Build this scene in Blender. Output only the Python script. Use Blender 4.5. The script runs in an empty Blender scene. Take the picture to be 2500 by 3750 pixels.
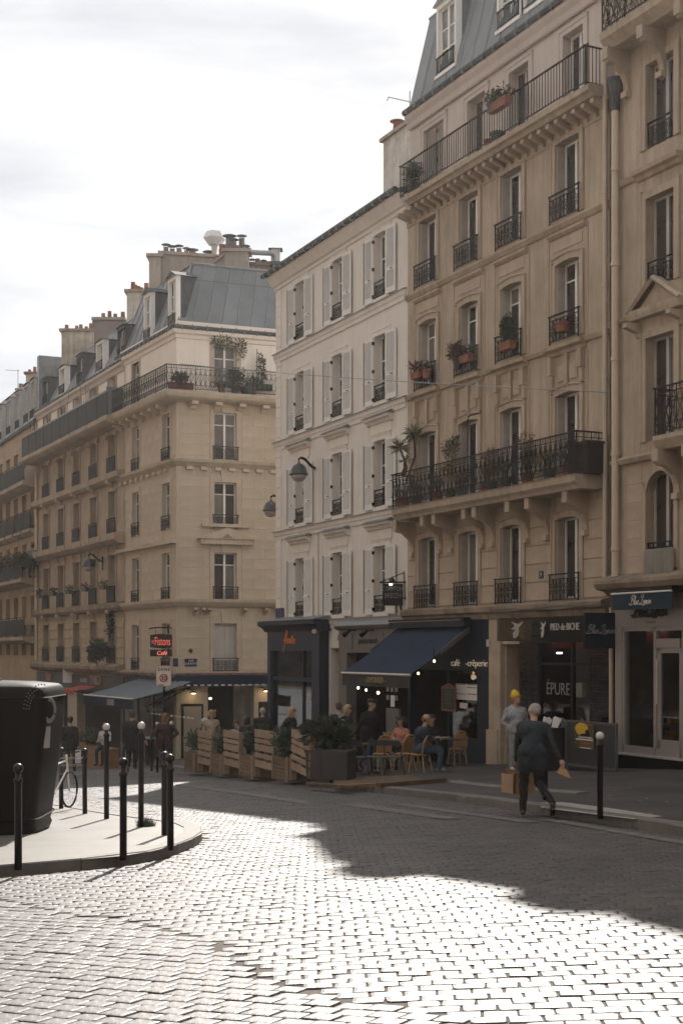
import bpy, bmesh, math, random
import numpy as np
from mathutils import Vector, Matrix
random.seed(11)
rad = math.radians
S = bpy.context.scene
COL = S.collection

# ---------------------------------------------------------------- camera, sky, sun, exposure
CX, HY, FP, CH = 1250.0, 2380.0, 5208.3, 1.6
cam_data = bpy.data.cameras.new("camera")
cam = bpy.data.objects.new("camera", cam_data)
COL.objects.link(cam)
cam.location = (0, 0, CH)
cam.rotation_euler = (rad(90), 0, 0)
cam_data.sensor_width = 36
cam_data.lens = 50
cam_data.shift_y = (HY - 1875) / 3750
cam_data.clip_end = 3000
S.camera = cam
S.render.resolution_x, S.render.resolution_y = 682, 1024

SUN_EL, SUN_AZ = 38.0, 6.0            # azimuth to the right of the view direction (+Y)
world = bpy.data.worlds.new("World")
S.world = world
world.use_nodes = True
nt = world.node_tree
nt.nodes.clear()
def wn(t, **k):
    n = nt.nodes.new(t)
    for a, b in k.items(): setattr(n, a, b)
    return n
out = wn('ShaderNodeOutputWorld')
sky = wn('ShaderNodeTexSky', sky_type='NISHITA', sun_disc=False, sun_elevation=rad(SUN_EL), sun_rotation=rad(SUN_AZ))
sky.dust_density = 2.0
bg1 = wn('ShaderNodeBackground'); bg1.inputs['Strength'].default_value = 0.1
bg2 = wn('ShaderNodeBackground'); bg2.inputs['Strength'].default_value = 0.63
nt.links.new(sky.outputs[0], bg1.inputs[0])
tc = wn('ShaderNodeTexCoord')
mp = wn('ShaderNodeMapping'); mp.inputs['Scale'].default_value = (1.0, 1.0, 4.2); mp.inputs['Rotation'].default_value = (0.2, 0.25, 0.0)
nz = wn('ShaderNodeTexNoise'); nz.inputs['Scale'].default_value = 3.1; nz.inputs['Detail'].default_value = 7; nz.inputs['Roughness'].default_value = 0.55
nz.inputs['Distortion'].default_value = 0.4
rp = wn('ShaderNodeValToRGB')
rp.color_ramp.elements[0].position = 0.34; rp.color_ramp.elements[0].color = (0.7, 0.735, 0.8, 1)
rp.color_ramp.elements[1].position = 0.62; rp.color_ramp.elements[1].color = (1.0, 1.0, 1.0, 1)
e = rp.color_ramp.elements.new(0.47); e.color = (0.93, 0.94, 0.955, 1)
mx = wn('ShaderNodeMixShader'); mx.inputs[0].default_value = 0.95
L = nt.links.new
L(tc.outputs['Generated'], mp.inputs[0]); L(mp.outputs[0], nz.inputs[0]); L(nz.outputs[0], rp.inputs[0]); L(rp.outputs[0], bg2.inputs[0])
L(bg1.outputs[0], mx.inputs[1]); L(bg2.outputs[0], mx.inputs[2]); L(mx.outputs[0], out.inputs[0])

sl = bpy.data.lights.new("sun", 'SUN')
sl.energy = 5.0; sl.angle = rad(0.55); sl.color = (1.0, 0.945, 0.87)
so = bpy.data.objects.new("sun", sl); COL.objects.link(so)
sd = Vector((math.sin(rad(SUN_AZ)) * math.cos(rad(SUN_EL)), math.cos(rad(SUN_AZ)) * math.cos(rad(SUN_EL)), math.sin(rad(SUN_EL))))
so.rotation_euler = sd.to_track_quat('Z', 'Y').to_euler()
so.location = (0, 0, 60)
vs = S.view_settings
vs.view_transform = 'Standard'; vs.look = 'None'; vs.exposure = 0.62; vs.gamma = 1; vs.use_curve_mapping = False

# ---------------------------------------------------------------- pixel geometry helpers (aids to place things in the real space)
def g(X, Y):
    z = 0.0401 * X - 0.0459 * Y
    if Y > 48: z -= 0.008 * min(Y - 48, 20)
    if Y > 90: z += 0.0459 * (Y - 90) * 0.6
    return z
def ray(px, py): return Vector(((px - CX) / FP, 1.0, (HY - py) / FP))
def W(px, py, Z): return Vector((0, 0, CH)) + ray(px, py) * Z
def gp(px, py, h=0.0):
    r = ray(px, py); a, b = 4.0, 160.0
    for _ in range(50):
        m = (a + b) / 2
        if CH + r.z * m > g(r.x * m, m) + h: a = m
        else: b = m
    return Vector((r.x * a, a, g(r.x * a, a) + h))

# ---------------------------------------------------------------- materials
MATS = {}
def M(name, col, rough=0.8, var=0.12, scale=2.0, bump=0.0, bscale=40, metal=0.0, island=0.0, streak=0.0, emis=0.0, spec=0.5, tint=None):
    if name in MATS: return MATS[name]
    m = bpy.data.materials.new(name); m.use_nodes = True
    t = m.node_tree; b = t.nodes['Principled BSDF']
    b.inputs['Roughness'].default_value = rough; b.inputs['Metallic'].default_value = metal
    b.inputs['Specular IOR Level'].default_value = spec
    N = t.nodes.new; LK = t.links.new
    co = N('ShaderNodeTexCoord')
    n1 = N('ShaderNodeTexNoise'); n1.inputs['Scale'].default_value = scale; n1.inputs['Detail'].default_value = 6; n1.inputs['Roughness'].default_value = 0.62
    LK(co.outputs['Object'], n1.inputs[0])
    cr = N('ShaderNodeValToRGB')
    lo = [c * (1 - var) for c in col]; hi = [min(1, c * (1 + var)) for c in col]
    if tint: lo = [a * b_ for a, b_ in zip(lo, tint)]
    cr.color_ramp.elements[0].position = 0.33; cr.color_ramp.elements[0].color = (*lo, 1)
    cr.color_ramp.elements[1].position = 0.67; cr.color_ramp.elements[1].color = (*hi, 1)
    LK(n1.outputs[0], cr.inputs[0]); c = cr.outputs[0]
    if streak:
        mp_ = N('ShaderNodeMapping'); mp_.inputs['Scale'].default_value = (3.2, 3.2, 0.28); LK(co.outputs['Object'], mp_.inputs[0])
        n2 = N('ShaderNodeTexNoise'); n2.inputs['Scale'].default_value = 1.5; n2.inputs['Detail'].default_value = 8; n2.inputs['Roughness'].default_value = 0.7; LK(mp_.outputs[0], n2.inputs[0])
        r2 = N('ShaderNodeMapRange'); r2.inputs[1].default_value = 0.42; r2.inputs[2].default_value = 0.72; r2.inputs[3].default_value = 1.0; r2.inputs[4].default_value = 1 - streak
        LK(n2.outputs[0], r2.inputs[0])
        mm = N('ShaderNodeMix'); mm.data_type = 'RGBA'; mm.blend_type = 'MULTIPLY'; mm.inputs[0].default_value = 1
        LK(c, mm.inputs[6]); LK(r2.outputs[0], mm.inputs[7]); c = mm.outputs[2]
    if island:
        gi = N('ShaderNodeNewGeometry'); oi = N('ShaderNodeObjectInfo')
        ad = N('ShaderNodeMath'); ad.operation = 'ADD'; LK(gi.outputs['Random Per Island'], ad.inputs[0]); LK(oi.outputs['Random'], ad.inputs[1])
        fr = N('ShaderNodeMath'); fr.operation = 'FRACT'; LK(ad.outputs[0], fr.inputs[0])
        r3 = N('ShaderNodeMapRange'); r3.inputs[3].default_value = 1 - island; r3.inputs[4].default_value = 1 + island; LK(fr.outputs[0], r3.inputs[0])
        m3 = N('ShaderNodeMix'); m3.data_type = 'RGBA'; m3.blend_type = 'MULTIPLY'; m3.inputs[0].default_value = 1
        LK(c, m3.inputs[6]); LK(r3.outputs[0], m3.inputs[7]); c = m3.outputs[2]
    LK(c, b.inputs['Base Color'])
    if bump:
        n4 = N('ShaderNodeTexNoise'); n4.inputs['Scale'].default_value = bscale; n4.inputs['Detail'].default_value = 4; LK(co.outputs['Object'], n4.inputs[0])
        bp = N('ShaderNodeBump'); bp.inputs['Strength'].default_value = bump; bp.inputs['Distance'].default_value = 0.02
        LK(n4.outputs[0], bp.inputs['Height']); LK(bp.outputs[0], b.inputs['Normal'])
    if emis:
        b.inputs['Emission Color'].default_value = (*col, 1); b.inputs['Emission Strength'].default_value = emis
    MATS[name] = m
    return m
def Mglass(name, tintc=(0.85, 0.87, 0.86), refl=1.45):
    if name in MATS: return MATS[name]
    m = bpy.data.materials.new(name); m.use_nodes = True; t = m.node_tree; t.nodes.clear(); N = t.nodes.new; LK = t.links.new
    o = N('ShaderNodeOutputMaterial'); tr = N('ShaderNodeBsdfTransparent'); tr.inputs[0].default_value = (*tintc, 1)
    gl = N('ShaderNodeBsdfGlossy'); gl.inputs['Roughness'].default_value = 0.03; gl.inputs[0].default_value = (0.9, 0.9, 0.9, 1)
    f = N('ShaderNodeFresnel'); f.inputs[0].default_value = refl; x = N('ShaderNodeMixShader'); ge = N('ShaderNodeNewGeometry'); mm = N('ShaderNodeMath'); mm.operation = 'SUBTRACT'; mm.use_clamp = True
    LK(f.outputs[0], mm.inputs[0]); LK(ge.outputs['Backfacing'], mm.inputs[1]); LK(mm.outputs[0], x.inputs[0]); LK(tr.outputs[0], x.inputs[1]); LK(gl.outputs[0], x.inputs[2]); LK(x.outputs[0], o.inputs[0])
    MATS[name] = m; return m

limestone = M('limestone', (0.42, 0.335, 0.255), 0.9, 0.16, 0.6, 0.25, 18, streak=0.34)
limestone_b = M('limestone_block', (0.415, 0.33, 0.25), 0.9, 0.14, 1.7, 0.25, 25, island=0.05, streak=0.12)
lime_far = M('limestone_far', (0.37, 0.29, 0.215), 0.9, 0.16, 0.8, 0.25, 18, streak=0.3)
lime_fist = M('limestone_pale', (0.49, 0.41, 0.315), 0.9, 0.1, 0.8, 0.2, 18, streak=0.2)
attic_pale = M('pale_attic_render', (0.78, 0.7, 0.615), 0.9, 0.06, 0.8, 0.1, 30, streak=0.1)
lime_fist_b = M('limestone_pale_block', (0.49, 0.405, 0.31), 0.9, 0.12, 1.3, 0.2, 25, island=0.05, streak=0.12)
soot = M('sooty_stone', (0.27, 0.21, 0.155), 0.95, 0.35, 1.6, 0.3, 16, streak=0.35)
cream = M('cream_render', (0.7, 0.64, 0.58), 0.9, 0.06, 0.7, 0.12, 30, streak=0.13)
cream_b = M('cream_quoin', (0.71, 0.65, 0.585), 0.9, 0.06, 2, 0.12, 30, island=0.03)
attic = M('attic_render', (0.51, 0.43, 0.385), 0.9, 0.07, 0.8, 0.1, 30, streak=0.12)
white_paint = M('white_paint', (0.74, 0.72, 0.68), 0.5, 0.05, 4)
shutter_paint = M('shutter_paint', (0.7, 0.68, 0.65), 0.6, 0.05, 2.5, streak=0.08)
grey_shutter = M('grey_shutter_paint', (0.42, 0.37, 0.33), 0.7, 0.1, 3, streak=0.12)
iron = M('black_iron', (0.016, 0.014, 0.014), 0.75, 0.3, 6, spec=0.2)
zinc = M('zinc', (0.155, 0.162, 0.17), 0.5, 0.14, 1.3, 0.05, 6, metal=0.35, island=0.08)
zinc_trim = M('zinc_trim', (0.2, 0.21, 0.22), 0.5, 0.2, 3, metal=0.35)
zinc_dark = M('dark_zinc', (0.07, 0.073, 0.078), 0.85, 0.2, 3, spec=0.2)
slate = M('slate', (0.2, 0.21, 0.23), 0.55, 0.2, 3, 0.1, 20, island=0.16)
terracotta = M('terracotta', (0.22, 0.085, 0.055), 0.85, 0.25, 5)
pot_dark = M('dark_pot', (0.05, 0.055, 0.055), 0.6, 0.3, 5)
chim = M('chimney_render', (0.32, 0.27, 0.23), 0.95, 0.2, 1.1, 0.25, 12, streak=0.3)
chim_w = M('pale_chimney_render', (0.55, 0.5, 0.44), 0.95, 0.25, 1.4, 0.25, 12, streak=0.35)
win_glass = M('window_glass', (0.045, 0.034, 0.034), 0.08, 0.5, 1.1, spec=0.6)
win_glass2 = M('window_glass_curtain', (0.17, 0.155, 0.145), 0.12, 0.3, 2.2, spec=0.6, streak=0.2)
shop_glass = Mglass('shop_glass')
navy = M('navy_paint', (0.007, 0.012, 0.026), 0.55, 0.25, 3, spec=0.22)
navy_l = M('navy_grey_paint', (0.026, 0.029, 0.05), 0.6, 0.12, 3, spec=0.22)
grey_shop = M('grey_shop_paint', (0.13, 0.113, 0.105), 0.55, 0.1, 2)
black_tile = M('black_tile', (0.012, 0.011, 0.012), 0.18, 0.4, 4, island=0.3, spec=0.22)
black_paint = M('black_paint', (0.006, 0.0055, 0.006), 0.4, 0.3, 4, spec=0.22)
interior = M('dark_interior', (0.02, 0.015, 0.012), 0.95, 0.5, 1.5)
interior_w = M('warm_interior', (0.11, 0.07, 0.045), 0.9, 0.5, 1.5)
blue_canvas = M('blue_canvas', (0.017, 0.028, 0.06), 0.85, 0.18, 2.5, 0.1, 60, streak=0.2, spec=0.22)
blue_canvas2 = M('faded_blue_canvas', (0.13, 0.15, 0.17), 0.85, 0.1, 2.5, 0.1, 60)
navy_canvas = M('navy_canvas', (0.008, 0.014, 0.035), 0.85, 0.2, 3, spec=0.22)
teal_canvas = M('teal_canvas', (0.018, 0.034, 0.052), 0.85, 0.2, 3, spec=0.22)
red_canvas = M('red_canvas', (0.4, 0.05, 0.035), 0.85, 0.15, 3)
metal_l = M('pale_metal', (0.55, 0.52, 0.48), 0.4, 0.1, 4, metal=0.3)
brown_door = M('brown_door', (0.11, 0.06, 0.03), 0.55, 0.2, 3)
red_door = M('dark_red_door', (0.13, 0.02, 0.022), 0.5, 0.15, 3)
wood_pallet = M('pallet_wood', (0.3, 0.215, 0.15), 0.8, 0.22, 4, 0.2, 40, island=0.14)
wood_brown = M('planter_wood', (0.15, 0.1, 0.062), 0.75, 0.25, 4, 0.2, 40, island=0.14)
wood_orange = M('varnished_wood', (0.2, 0.095, 0.035), 0.6, 0.25, 4, 0.1, 30, island=0.14)
rattan = M('rattan', (0.36, 0.2, 0.085), 0.6, 0.2, 20)
leaf = M('leaf_green', (0.055, 0.08, 0.04), 0.6, 0.35, 6, island=0.35)
leaf_dk = M('dark_leaf', (0.036, 0.05, 0.03), 0.6, 0.35, 6, island=0.35)
leaf_dry = M('dry_leaf', (0.12, 0.085, 0.045), 0.7, 0.35, 6, island=0.35)
leaf_red = M('reddish_leaf', (0.10, 0.045, 0.045), 0.7, 0.35, 6, island=0.35)
stem_m = M('stem_brown', (0.07, 0.045, 0.03), 0.8, 0.3, 6)
plank_m = M('deck_wood', (0.1, 0.062, 0.036), 0.8, 0.25, 4, 0.2, 30, island=0.15)
EM = lambda n, c, e: M(n, c, 0.5, 0.0, 1, emis=e)
bulb_m = EM('warm_bulb', (1.0, 0.72, 0.4), 4)
bulb_c = EM('white_bulb', (1.0, 0.93, 0.85), 5)
neon_w = EM('lit_letters', (0.8, 0.68, 0.5), 0.22)
neon_r = EM('red_neon', (0.75, 0.13, 0.09), 0.45)
orange_l = M('orange_letters', (0.75, 0.24, 0.04), 0.5, 0.03)
letter_w = M('white_letters', (0.62, 0.58, 0.54), 0.6, 0.02)
letter_k = M('black_letters', (0.02, 0.02, 0.022), 0.5, 0.02)
letter_g = M('grey_letters', (0.2, 0.19, 0.19), 0.6, 0.02)
letter_b = M('brass_letters', (0.3, 0.2, 0.1), 0.4, 0.02)
blue_plate = M('blue_enamel', (0.022, 0.03, 0.075), 0.6, 0.1, spec=.25)
paper = M('paper', (0.8, 0.77, 0.76), 0.9, 0.04)
kraft = M('kraft_paper', (0.36, 0.22, 0.11), 0.85, 0.12, 6)
kraft_l = M('pale_kraft_paper', (0.5, 0.34, 0.24), 0.85, 0.1, 6)
plastic_w = M('white_plastic', (0.62, 0.6, 0.6), 0.5, 0.08)

# ---------------------------------------------------------------- mesh builder
class MB:
    def __init__(s): s.v = []; s.f = []; s.mi = []; s.cur = 0
    def add(s, vs_, fs_):
        n = len(s.v); s.v += [tuple(p) for p in vs_]; s.f += [tuple(i + n for i in f) for f in fs_]; s.mi += [s.cur] * len(fs_); return s
    def box(s, x0, x1, y0, y1, z0, z1):
        if x0 > x1: x0, x1 = x1, x0
        if y0 > y1: y0, y1 = y1, y0
        if z0 > z1: z0, z1 = z1, z0
        return s.add([(x0, y0, z0), (x1, y0, z0), (x1, y1, z0), (x0, y1, z0), (x0, y0, z1), (x1, y0, z1), (x1, y1, z1), (x0, y1, z1)],
                     [(0, 3, 2, 1), (4, 5, 6, 7), (0, 1, 5, 4), (1, 2, 6, 5), (2, 3, 7, 6), (3, 0, 4, 7)])
    def prism(s, prof, x0, x1):            # profile in (y,z), extruded along x
        n = len(prof)
        vs_ = [(x0, y, z) for y, z in prof] + [(x1, y, z) for y, z in prof]
        fs_ = [(i, (i + 1) % n, n + (i + 1) % n, n + i) for i in range(n)] + [tuple(range(n))[::-1], tuple(range(n, 2 * n))]
        return s.add(vs_, fs_)
    def poly(s, pts, thick):               # polygon in (x,z) extruded along y from 0..thick
        n = len(pts)
        vs_ = [(x, 0, z) for x, z in pts] + [(x, thick, z) for x, z in pts]
        fs_ = [(i, (i + 1) % n, n + (i + 1) % n, n + i) for i in range(n)] + [tuple(range(n))[::-1], tuple(range(n, 2 * n))]
        return s.add(vs_, fs_)
    def tube(s, pts, r, n=5, r2=None, caps=True):
        pts = [Vector(p) for p in pts]; m = len(pts); rings = []
        up = Vector((0, 0, 1))
        for i, p in enumerate(pts):
            d = (pts[min(i + 1, m - 1)] - pts[max(i - 1, 0)])
            if d.length < 1e-9: d = Vector((0, 0, 1))
            d.normalize()
            a = d.cross(up) if abs(d.z) < 0.95 else d.cross(Vector((1, 0, 0)))
            a.normalize(); b = d.cross(a)
            rr = r if r2 is None else r + (r2 - r) * i / max(1, m - 1)
            rings.append([p + (a * math.cos(2 * math.pi * k / n) + b * math.sin(2 * math.pi * k / n)) * rr for k in range(n)])
        vs_ = [q for rg in rings for q in rg]
        fs_ = [(i * n + k, i * n + (k + 1) % n, (i + 1) * n + (k + 1) % n, (i + 1) * n + k) for i in range(m - 1) for k in range(n)]
        if caps: fs_ += [tuple(range(n))[::-1], tuple(range((m - 1) * n, m * n))]
        return s.add(vs_, fs_)
    def lathe(s, prof, c=(0, 0, 0), n=16, sx=1, sy=1):   # profile [(r,z)]
        vs_ = [(c[0] + r * math.cos(2 * math.pi * k / n) * sx, c[1] + r * math.sin(2 * math.pi * k / n) * sy, c[2] + z) for r, z in prof for k in range(n)]
        m = len(prof)
        fs_ = [(i * n + k, i * n + (k + 1) % n, (i + 1) * n + (k + 1) % n, (i + 1) * n + k) for i in range(m - 1) for k in range(n)]
        fs_ += [tuple(range(n))[::-1], tuple(range((m - 1) * n, m * n))]
        return s.add(vs_, fs_)
    def quad(s, *p): return s.add(p, [tuple(range(len(p)))])
    def mesh(s, name, mats, smooth=False):
        me = bpy.data.meshes.new(name); me.from_pydata([tuple(v) for v in s.v], [], s.f)
        for m in (mats if isinstance(mats, (list, tuple)) else [mats]): me.materials.append(m)
        if isinstance(mats, (list, tuple)): me.polygons.foreach_set('material_index', s.mi)
        if smooth: me.polygons.foreach_set('use_smooth', [True] * len(me.polygons))
        me.update(); return me
    def build(s, name, mats, parent=None, smooth=False, kind=None, label=None):
        return link(name, s.mesh(name, mats, smooth), parent, kind=kind, label=label)
def link(name, me, parent=None, loc=None, rz=None, scale=None, kind=None, label=None):
    o = bpy.data.objects.new(name, me); COL.objects.link(o)
    if parent: o.parent = parent
    if loc is not None: o.location = loc
    if rz is not None: o.rotation_euler = (0, 0, rz)
    if scale is not None: o.scale = scale
    if kind: o['kind'] = kind
    if label: o['label'] = label
    return o
def thing(name, label, cat, loc=(0, 0, 0), rz=0.0, group=None):
    o = bpy.data.objects.new(name, None); COL.objects.link(o)
    o.empty_display_size = 0.3
    o.location = loc; o.rotation_euler = (0, 0, rz); o['label'] = label; o['category'] = cat
    if group: o['group'] = group
    return o
def tag(o, label, cat, group=None):
    o['label'] = label; o['category'] = cat
    if group: o['group'] = group
    return o
def copy_tree(o, parent=None):
    c = o.copy(); COL.objects.link(c); c.parent = parent
    for ch in list(o.children): copy_tree(ch, c)
    return c
def bevel_box_mesh(name, mat, b=0.06):     # unit cube centred, top/front edges bevelled, to be scaled
    bm = bmesh.new(); bmesh.ops.create_cube(bm, size=1)
    bmesh.ops.bevel(bm, geom=[e for e in bm.edges], offset=b, segments=1, affect='EDGES')
    me = bpy.data.meshes.new(name); bm.to_mesh(me); bm.free(); me.materials.append(mat); return me
def text_mesh(txt, size, mat, depth=0.01, shear=0.0, xs=1.0, space=1.0, align='CENTER', bold=0.0):
    cu = bpy.data.curves.new('lettering', 'FONT'); cu.body = txt; cu.size = size; cu.extrude = depth; cu.shear = shear
    cu.align_x = align; cu.space_character = space; cu.resolution_u = 3; cu.offset = bold
    o = bpy.data.objects.new('lettering', cu); COL.objects.link(o)
    dg = bpy.context.evaluated_depsgraph_get(); me = bpy.data.meshes.new_from_object(o.evaluated_get(dg))
    bpy.data.objects.remove(o); bpy.data.curves.remove(cu)
    me.transform(Matrix.Diagonal((xs, 1, 1, 1))); me.transform(Matrix.Rotation(rad(90), 4, 'X'))
    me.materials.clear(); me.materials.append(mat)
    return me
def text(txt, size, mat, parent, loc, rz=0.0, name='lettering', **k):
    return link(name, text_mesh(txt, size, mat, **k), parent, loc=loc, rz=rz)
def script_text(word, h, mat, parent, loc, rz=0.0, w=None, thick=None, name='lettering'):
    # hand-drawn looping script, strokes as thin tubes; word glyphs as point lists on a small grid
    G = {
     'B': ([(0, 0, 0.0), (0.12, 0, 0.5), (0.2, 0, 1.0)], [(-0.12, 0, 0.62), (-0.02, 0, 0.92), (0.25, 0, 1.06), (0.5, 0, 0.92), (0.42, 0, 0.62), (0.15, 0, 0.52), (0.45, 0, 0.42), (0.45, 0, 0.1), (0.12, 0, -0.03), (-0.22, 0, 0.0), (-0.3, 0, 0.16)]),
     'L': ([(-0.05, 0, 0.72), (0.05, 0, 0.95), (0.3, 0, 1.02), (0.34, 0, 0.85), (0.2, 0, 0.4), (0.05, 0, 0.03), (-0.18, 0, -0.03), (-0.12, 0, 0.12), (0.2, 0, 0.0), (0.5, 0, -0.12), (0.75, 0, -0.06)],),
     'H': ([(0.0, 0, 0.2), (0.15, 0, 0.95), (0.28, 0, 1.25), (0.2, 0, 0.6), (0.05, 0, -0.75)], [(-0.1, 0, 0.25), (0.1, 0, 0.5), (0.3, 0, 0.45), (0.42, 0, 1.1), (0.36, 0, 0.5), (0.38, 0, 0.1)]),
     'l': ([(0, 0, 0.1), (0.18, 0, 0.8), (0.1, 0, 0.95), (0.04, 0, 0.4), (0.12, 0, 0.0), (0.26, 0, 0.12)],),
     'u': ([(0, 0, 0.42), (0.02, 0, 0.05), (0.14, 0, 0.02), (0.24, 0, 0.42), (0.26, 0, 0.05), (0.36, 0, 0.1)],),
     'e': ([(0, 0, 0.15), (0.2, 0, 0.25), (0.2, 0, 0.42), (0.06, 0, 0.38), (0.03, 0, 0.08), (0.18, 0, 0.0), (0.32, 0, 0.14)],),
     'm': ([(0, 0, 0.0), (0.05, 0, 0.4), (0.12, 0, 0.36), (0.12, 0, 0.0), (0.2, 0, 0.4), (0.27, 0, 0.3), (0.27, 0, 0.0), (0.35, 0, 0.4), (0.42, 0, 0.3), (0.42, 0, 0.02), (0.5, 0, 0.1)],),
     'o': ([(0.1, 0, 0.42), (0.0, 0, 0.2), (0.08, 0, 0.0), (0.22, 0, 0.12), (0.2, 0, 0.38), (0.08, 0, 0.42), (0.34, 0, 0.36)],),
     'n': ([(0, 0, 0.0), (0.05, 0, 0.4), (0.07, 0, 0.1), (0.18, 0, 0.42), (0.26, 0, 0.3), (0.26, 0, 0.03), (0.36, 0, 0.12)],),
     'r': ([(0, 0, 0.0), (0.05, 0, 0.42), (0.12, 0, 0.36), (0.2, 0, 0.42), (0.18, 0, 0.1), (0.28, 0, 0.05)],),
     'i': ([(0, 0, 0.1), (0.06, 0, 0.42), (0.07, 0, 0.03), (0.18, 0, 0.1)],),
     's': ([(0, 0, 0.05), (0.12, 0, 0.42), (0.16, 0, 0.2), (0.1, 0, 0.0), (0.0, 0, 0.02)],)}
    adv = {'B': 0.55, 'L': 0.42, 'H': 0.45, 'l': 0.2, 'u': 0.34, 'e': 0.28, 'm': 0.5, 'o': 0.3, 'n': 0.35, 'r': 0.24, 'i': 0.17, 's': 0.2, ' ': 0.35}
    mb = MB(); x = 0
    for ch in word:
        for st in G.get(ch, ()):
            P = [Vector((x + p[0] + p[2] * 0.25, 0, p[2])) for p in st]
            Q = []
            for i in range(len(P) - 1):       # Catmull-Rom
                a, b, c, d = P[max(i - 1, 0)], P[i], P[i + 1], P[min(i + 2, len(P) - 1)]
                for k in range(4):
                    t = k / 4
                    Q.append(0.5 * ((2 * b) + (c - a) * t + (2 * a - 5 * b + 4 * c - d) * t * t + (3 * b - a - 3 * c + d) * t ** 3))
            Q.append(P[-1]); mb.tube(Q, (thick or 0.05), 4)
        x += adv[ch]
    me = mb.mesh('lettering', mat)
    sx = (w / x) if w else h
    me.transform(Matrix.Diagonal((sx, h, h, 1))); me.transform(Matrix.Translation((-x * sx / 2, 0, 0)))
    return link(name, me, parent, loc=loc, rz=rz)

# ---------------------------------------------------------------- facade frame: local x = along facade to the right, y = into the building, z = up
class Facade:
    def __init__(s, name, label, xv, K, pxl, pxr, zb=None, cat='building'):
        s.t = (CX - xv) / FP; s.K = K
        s.c = 1 / math.sqrt(1 + s.t ** 2)              # line X + Z t = K
        s.O = s.pt(pxl); e_ = s.pt(pxr)
        s.len = (e_ - s.O).length; s.fin(name, label, zb, (e_ - s.O).normalized(), cat)
    def pt(s, px):
        k = (px - CX) / FP; Z = s.K / (k + s.t); return Vector((k * Z, Z, 0))
    def fin(s, name, label, zb, u, cat):
        s.u = u; s.n = Vector((-u.y, u.x, 0))          # inward
        s.ang = math.atan2(u.y, u.x)
        s.zb = g(s.O.x, s.O.y) if zb is None else zb
        s.root = thing(name, label, cat, (s.O.x, s.O.y, s.zb), s.ang)
    def at(s, px, py, d=0.0):
        r = ray(px, py); o = Vector((0, 0, CH))
        tt = ((s.O + s.n * d - o).dot(s.n)) / r.dot(s.n); P = o + r * tt
        return (P - s.O).dot(s.u), P.z - s.zb
    def U(s, px, d=0.0): return s.at(px, 2000, d)[0]
    def w(s, u, d, z): return s.O + s.u * u + s.n * d + Vector((0, 0, s.zb + z))
class Facade2(Facade):                                  # from two world points
    def __init__(s, name, label, A, B, zb=None, cat='building'):
        s.O = Vector((A.x, A.y, 0)); e_ = Vector((B.x, B.y, 0)); s.len = (e_ - s.O).length
        s.fin(name, label, zb, (e_ - s.O).normalized(), cat)

def wall_mesh(mb, u0, u1, z0, z1, ops, dep=0.24, d=0.0):
    us = sorted({u0, u1, *[a for o in ops for a in (o[0], o[1]) if u0 < a < u1]}); zs = sorted({z0, z1, *[a for o in ops for a in (o[2], o[3]) if z0 < a < z1]})
    for i in range(len(us) - 1):
        for j in range(len(zs) - 1):
            cu, cz = (us[i] + us[i + 1]) / 2, (zs[j] + zs[j + 1]) / 2
            if any(o[0] < cu < o[1] and o[2] < cz < o[3] for o in ops): continue
            mb.quad((us[i], d, zs[j]), (us[i + 1], d, zs[j]), (us[i + 1], d, zs[j + 1]), (us[i], d, zs[j + 1]))
    for a, b, c, e_ in ops:
        mb.quad((a, d, c), (a, d, e_), (a, d + dep, e_), (a, d + dep, c)); mb.quad((b, d, e_), (b, d, c), (b, d + dep, c), (b, d + dep, e_))
        mb.quad((a, d, e_), (b, d, e_), (b, d + dep, e_), (a, d + dep, e_)); mb.quad((b, d, c), (a, d, c), (a, d + dep, c), (b, d + dep, c))
    return mb
def shell(mb, u0, u1, z0, z1, back, d=0.0):            # sides, back and top of the building's body
    mb.quad((u0, back, z0), (u0, d, z0), (u0, d, z1), (u0, back, z1)); mb.quad((u1, d, z0), (u1, back, z0), (u1, back, z1), (u1, d, z1))
    mb.quad((u1, back, z0), (u0, back, z0), (u0, back, z1), (u1, back, z1)); mb.quad((u0, d, z1), (u1, d, z1), (u1, back, z1), (u0, back, z1))
    return mb

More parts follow.
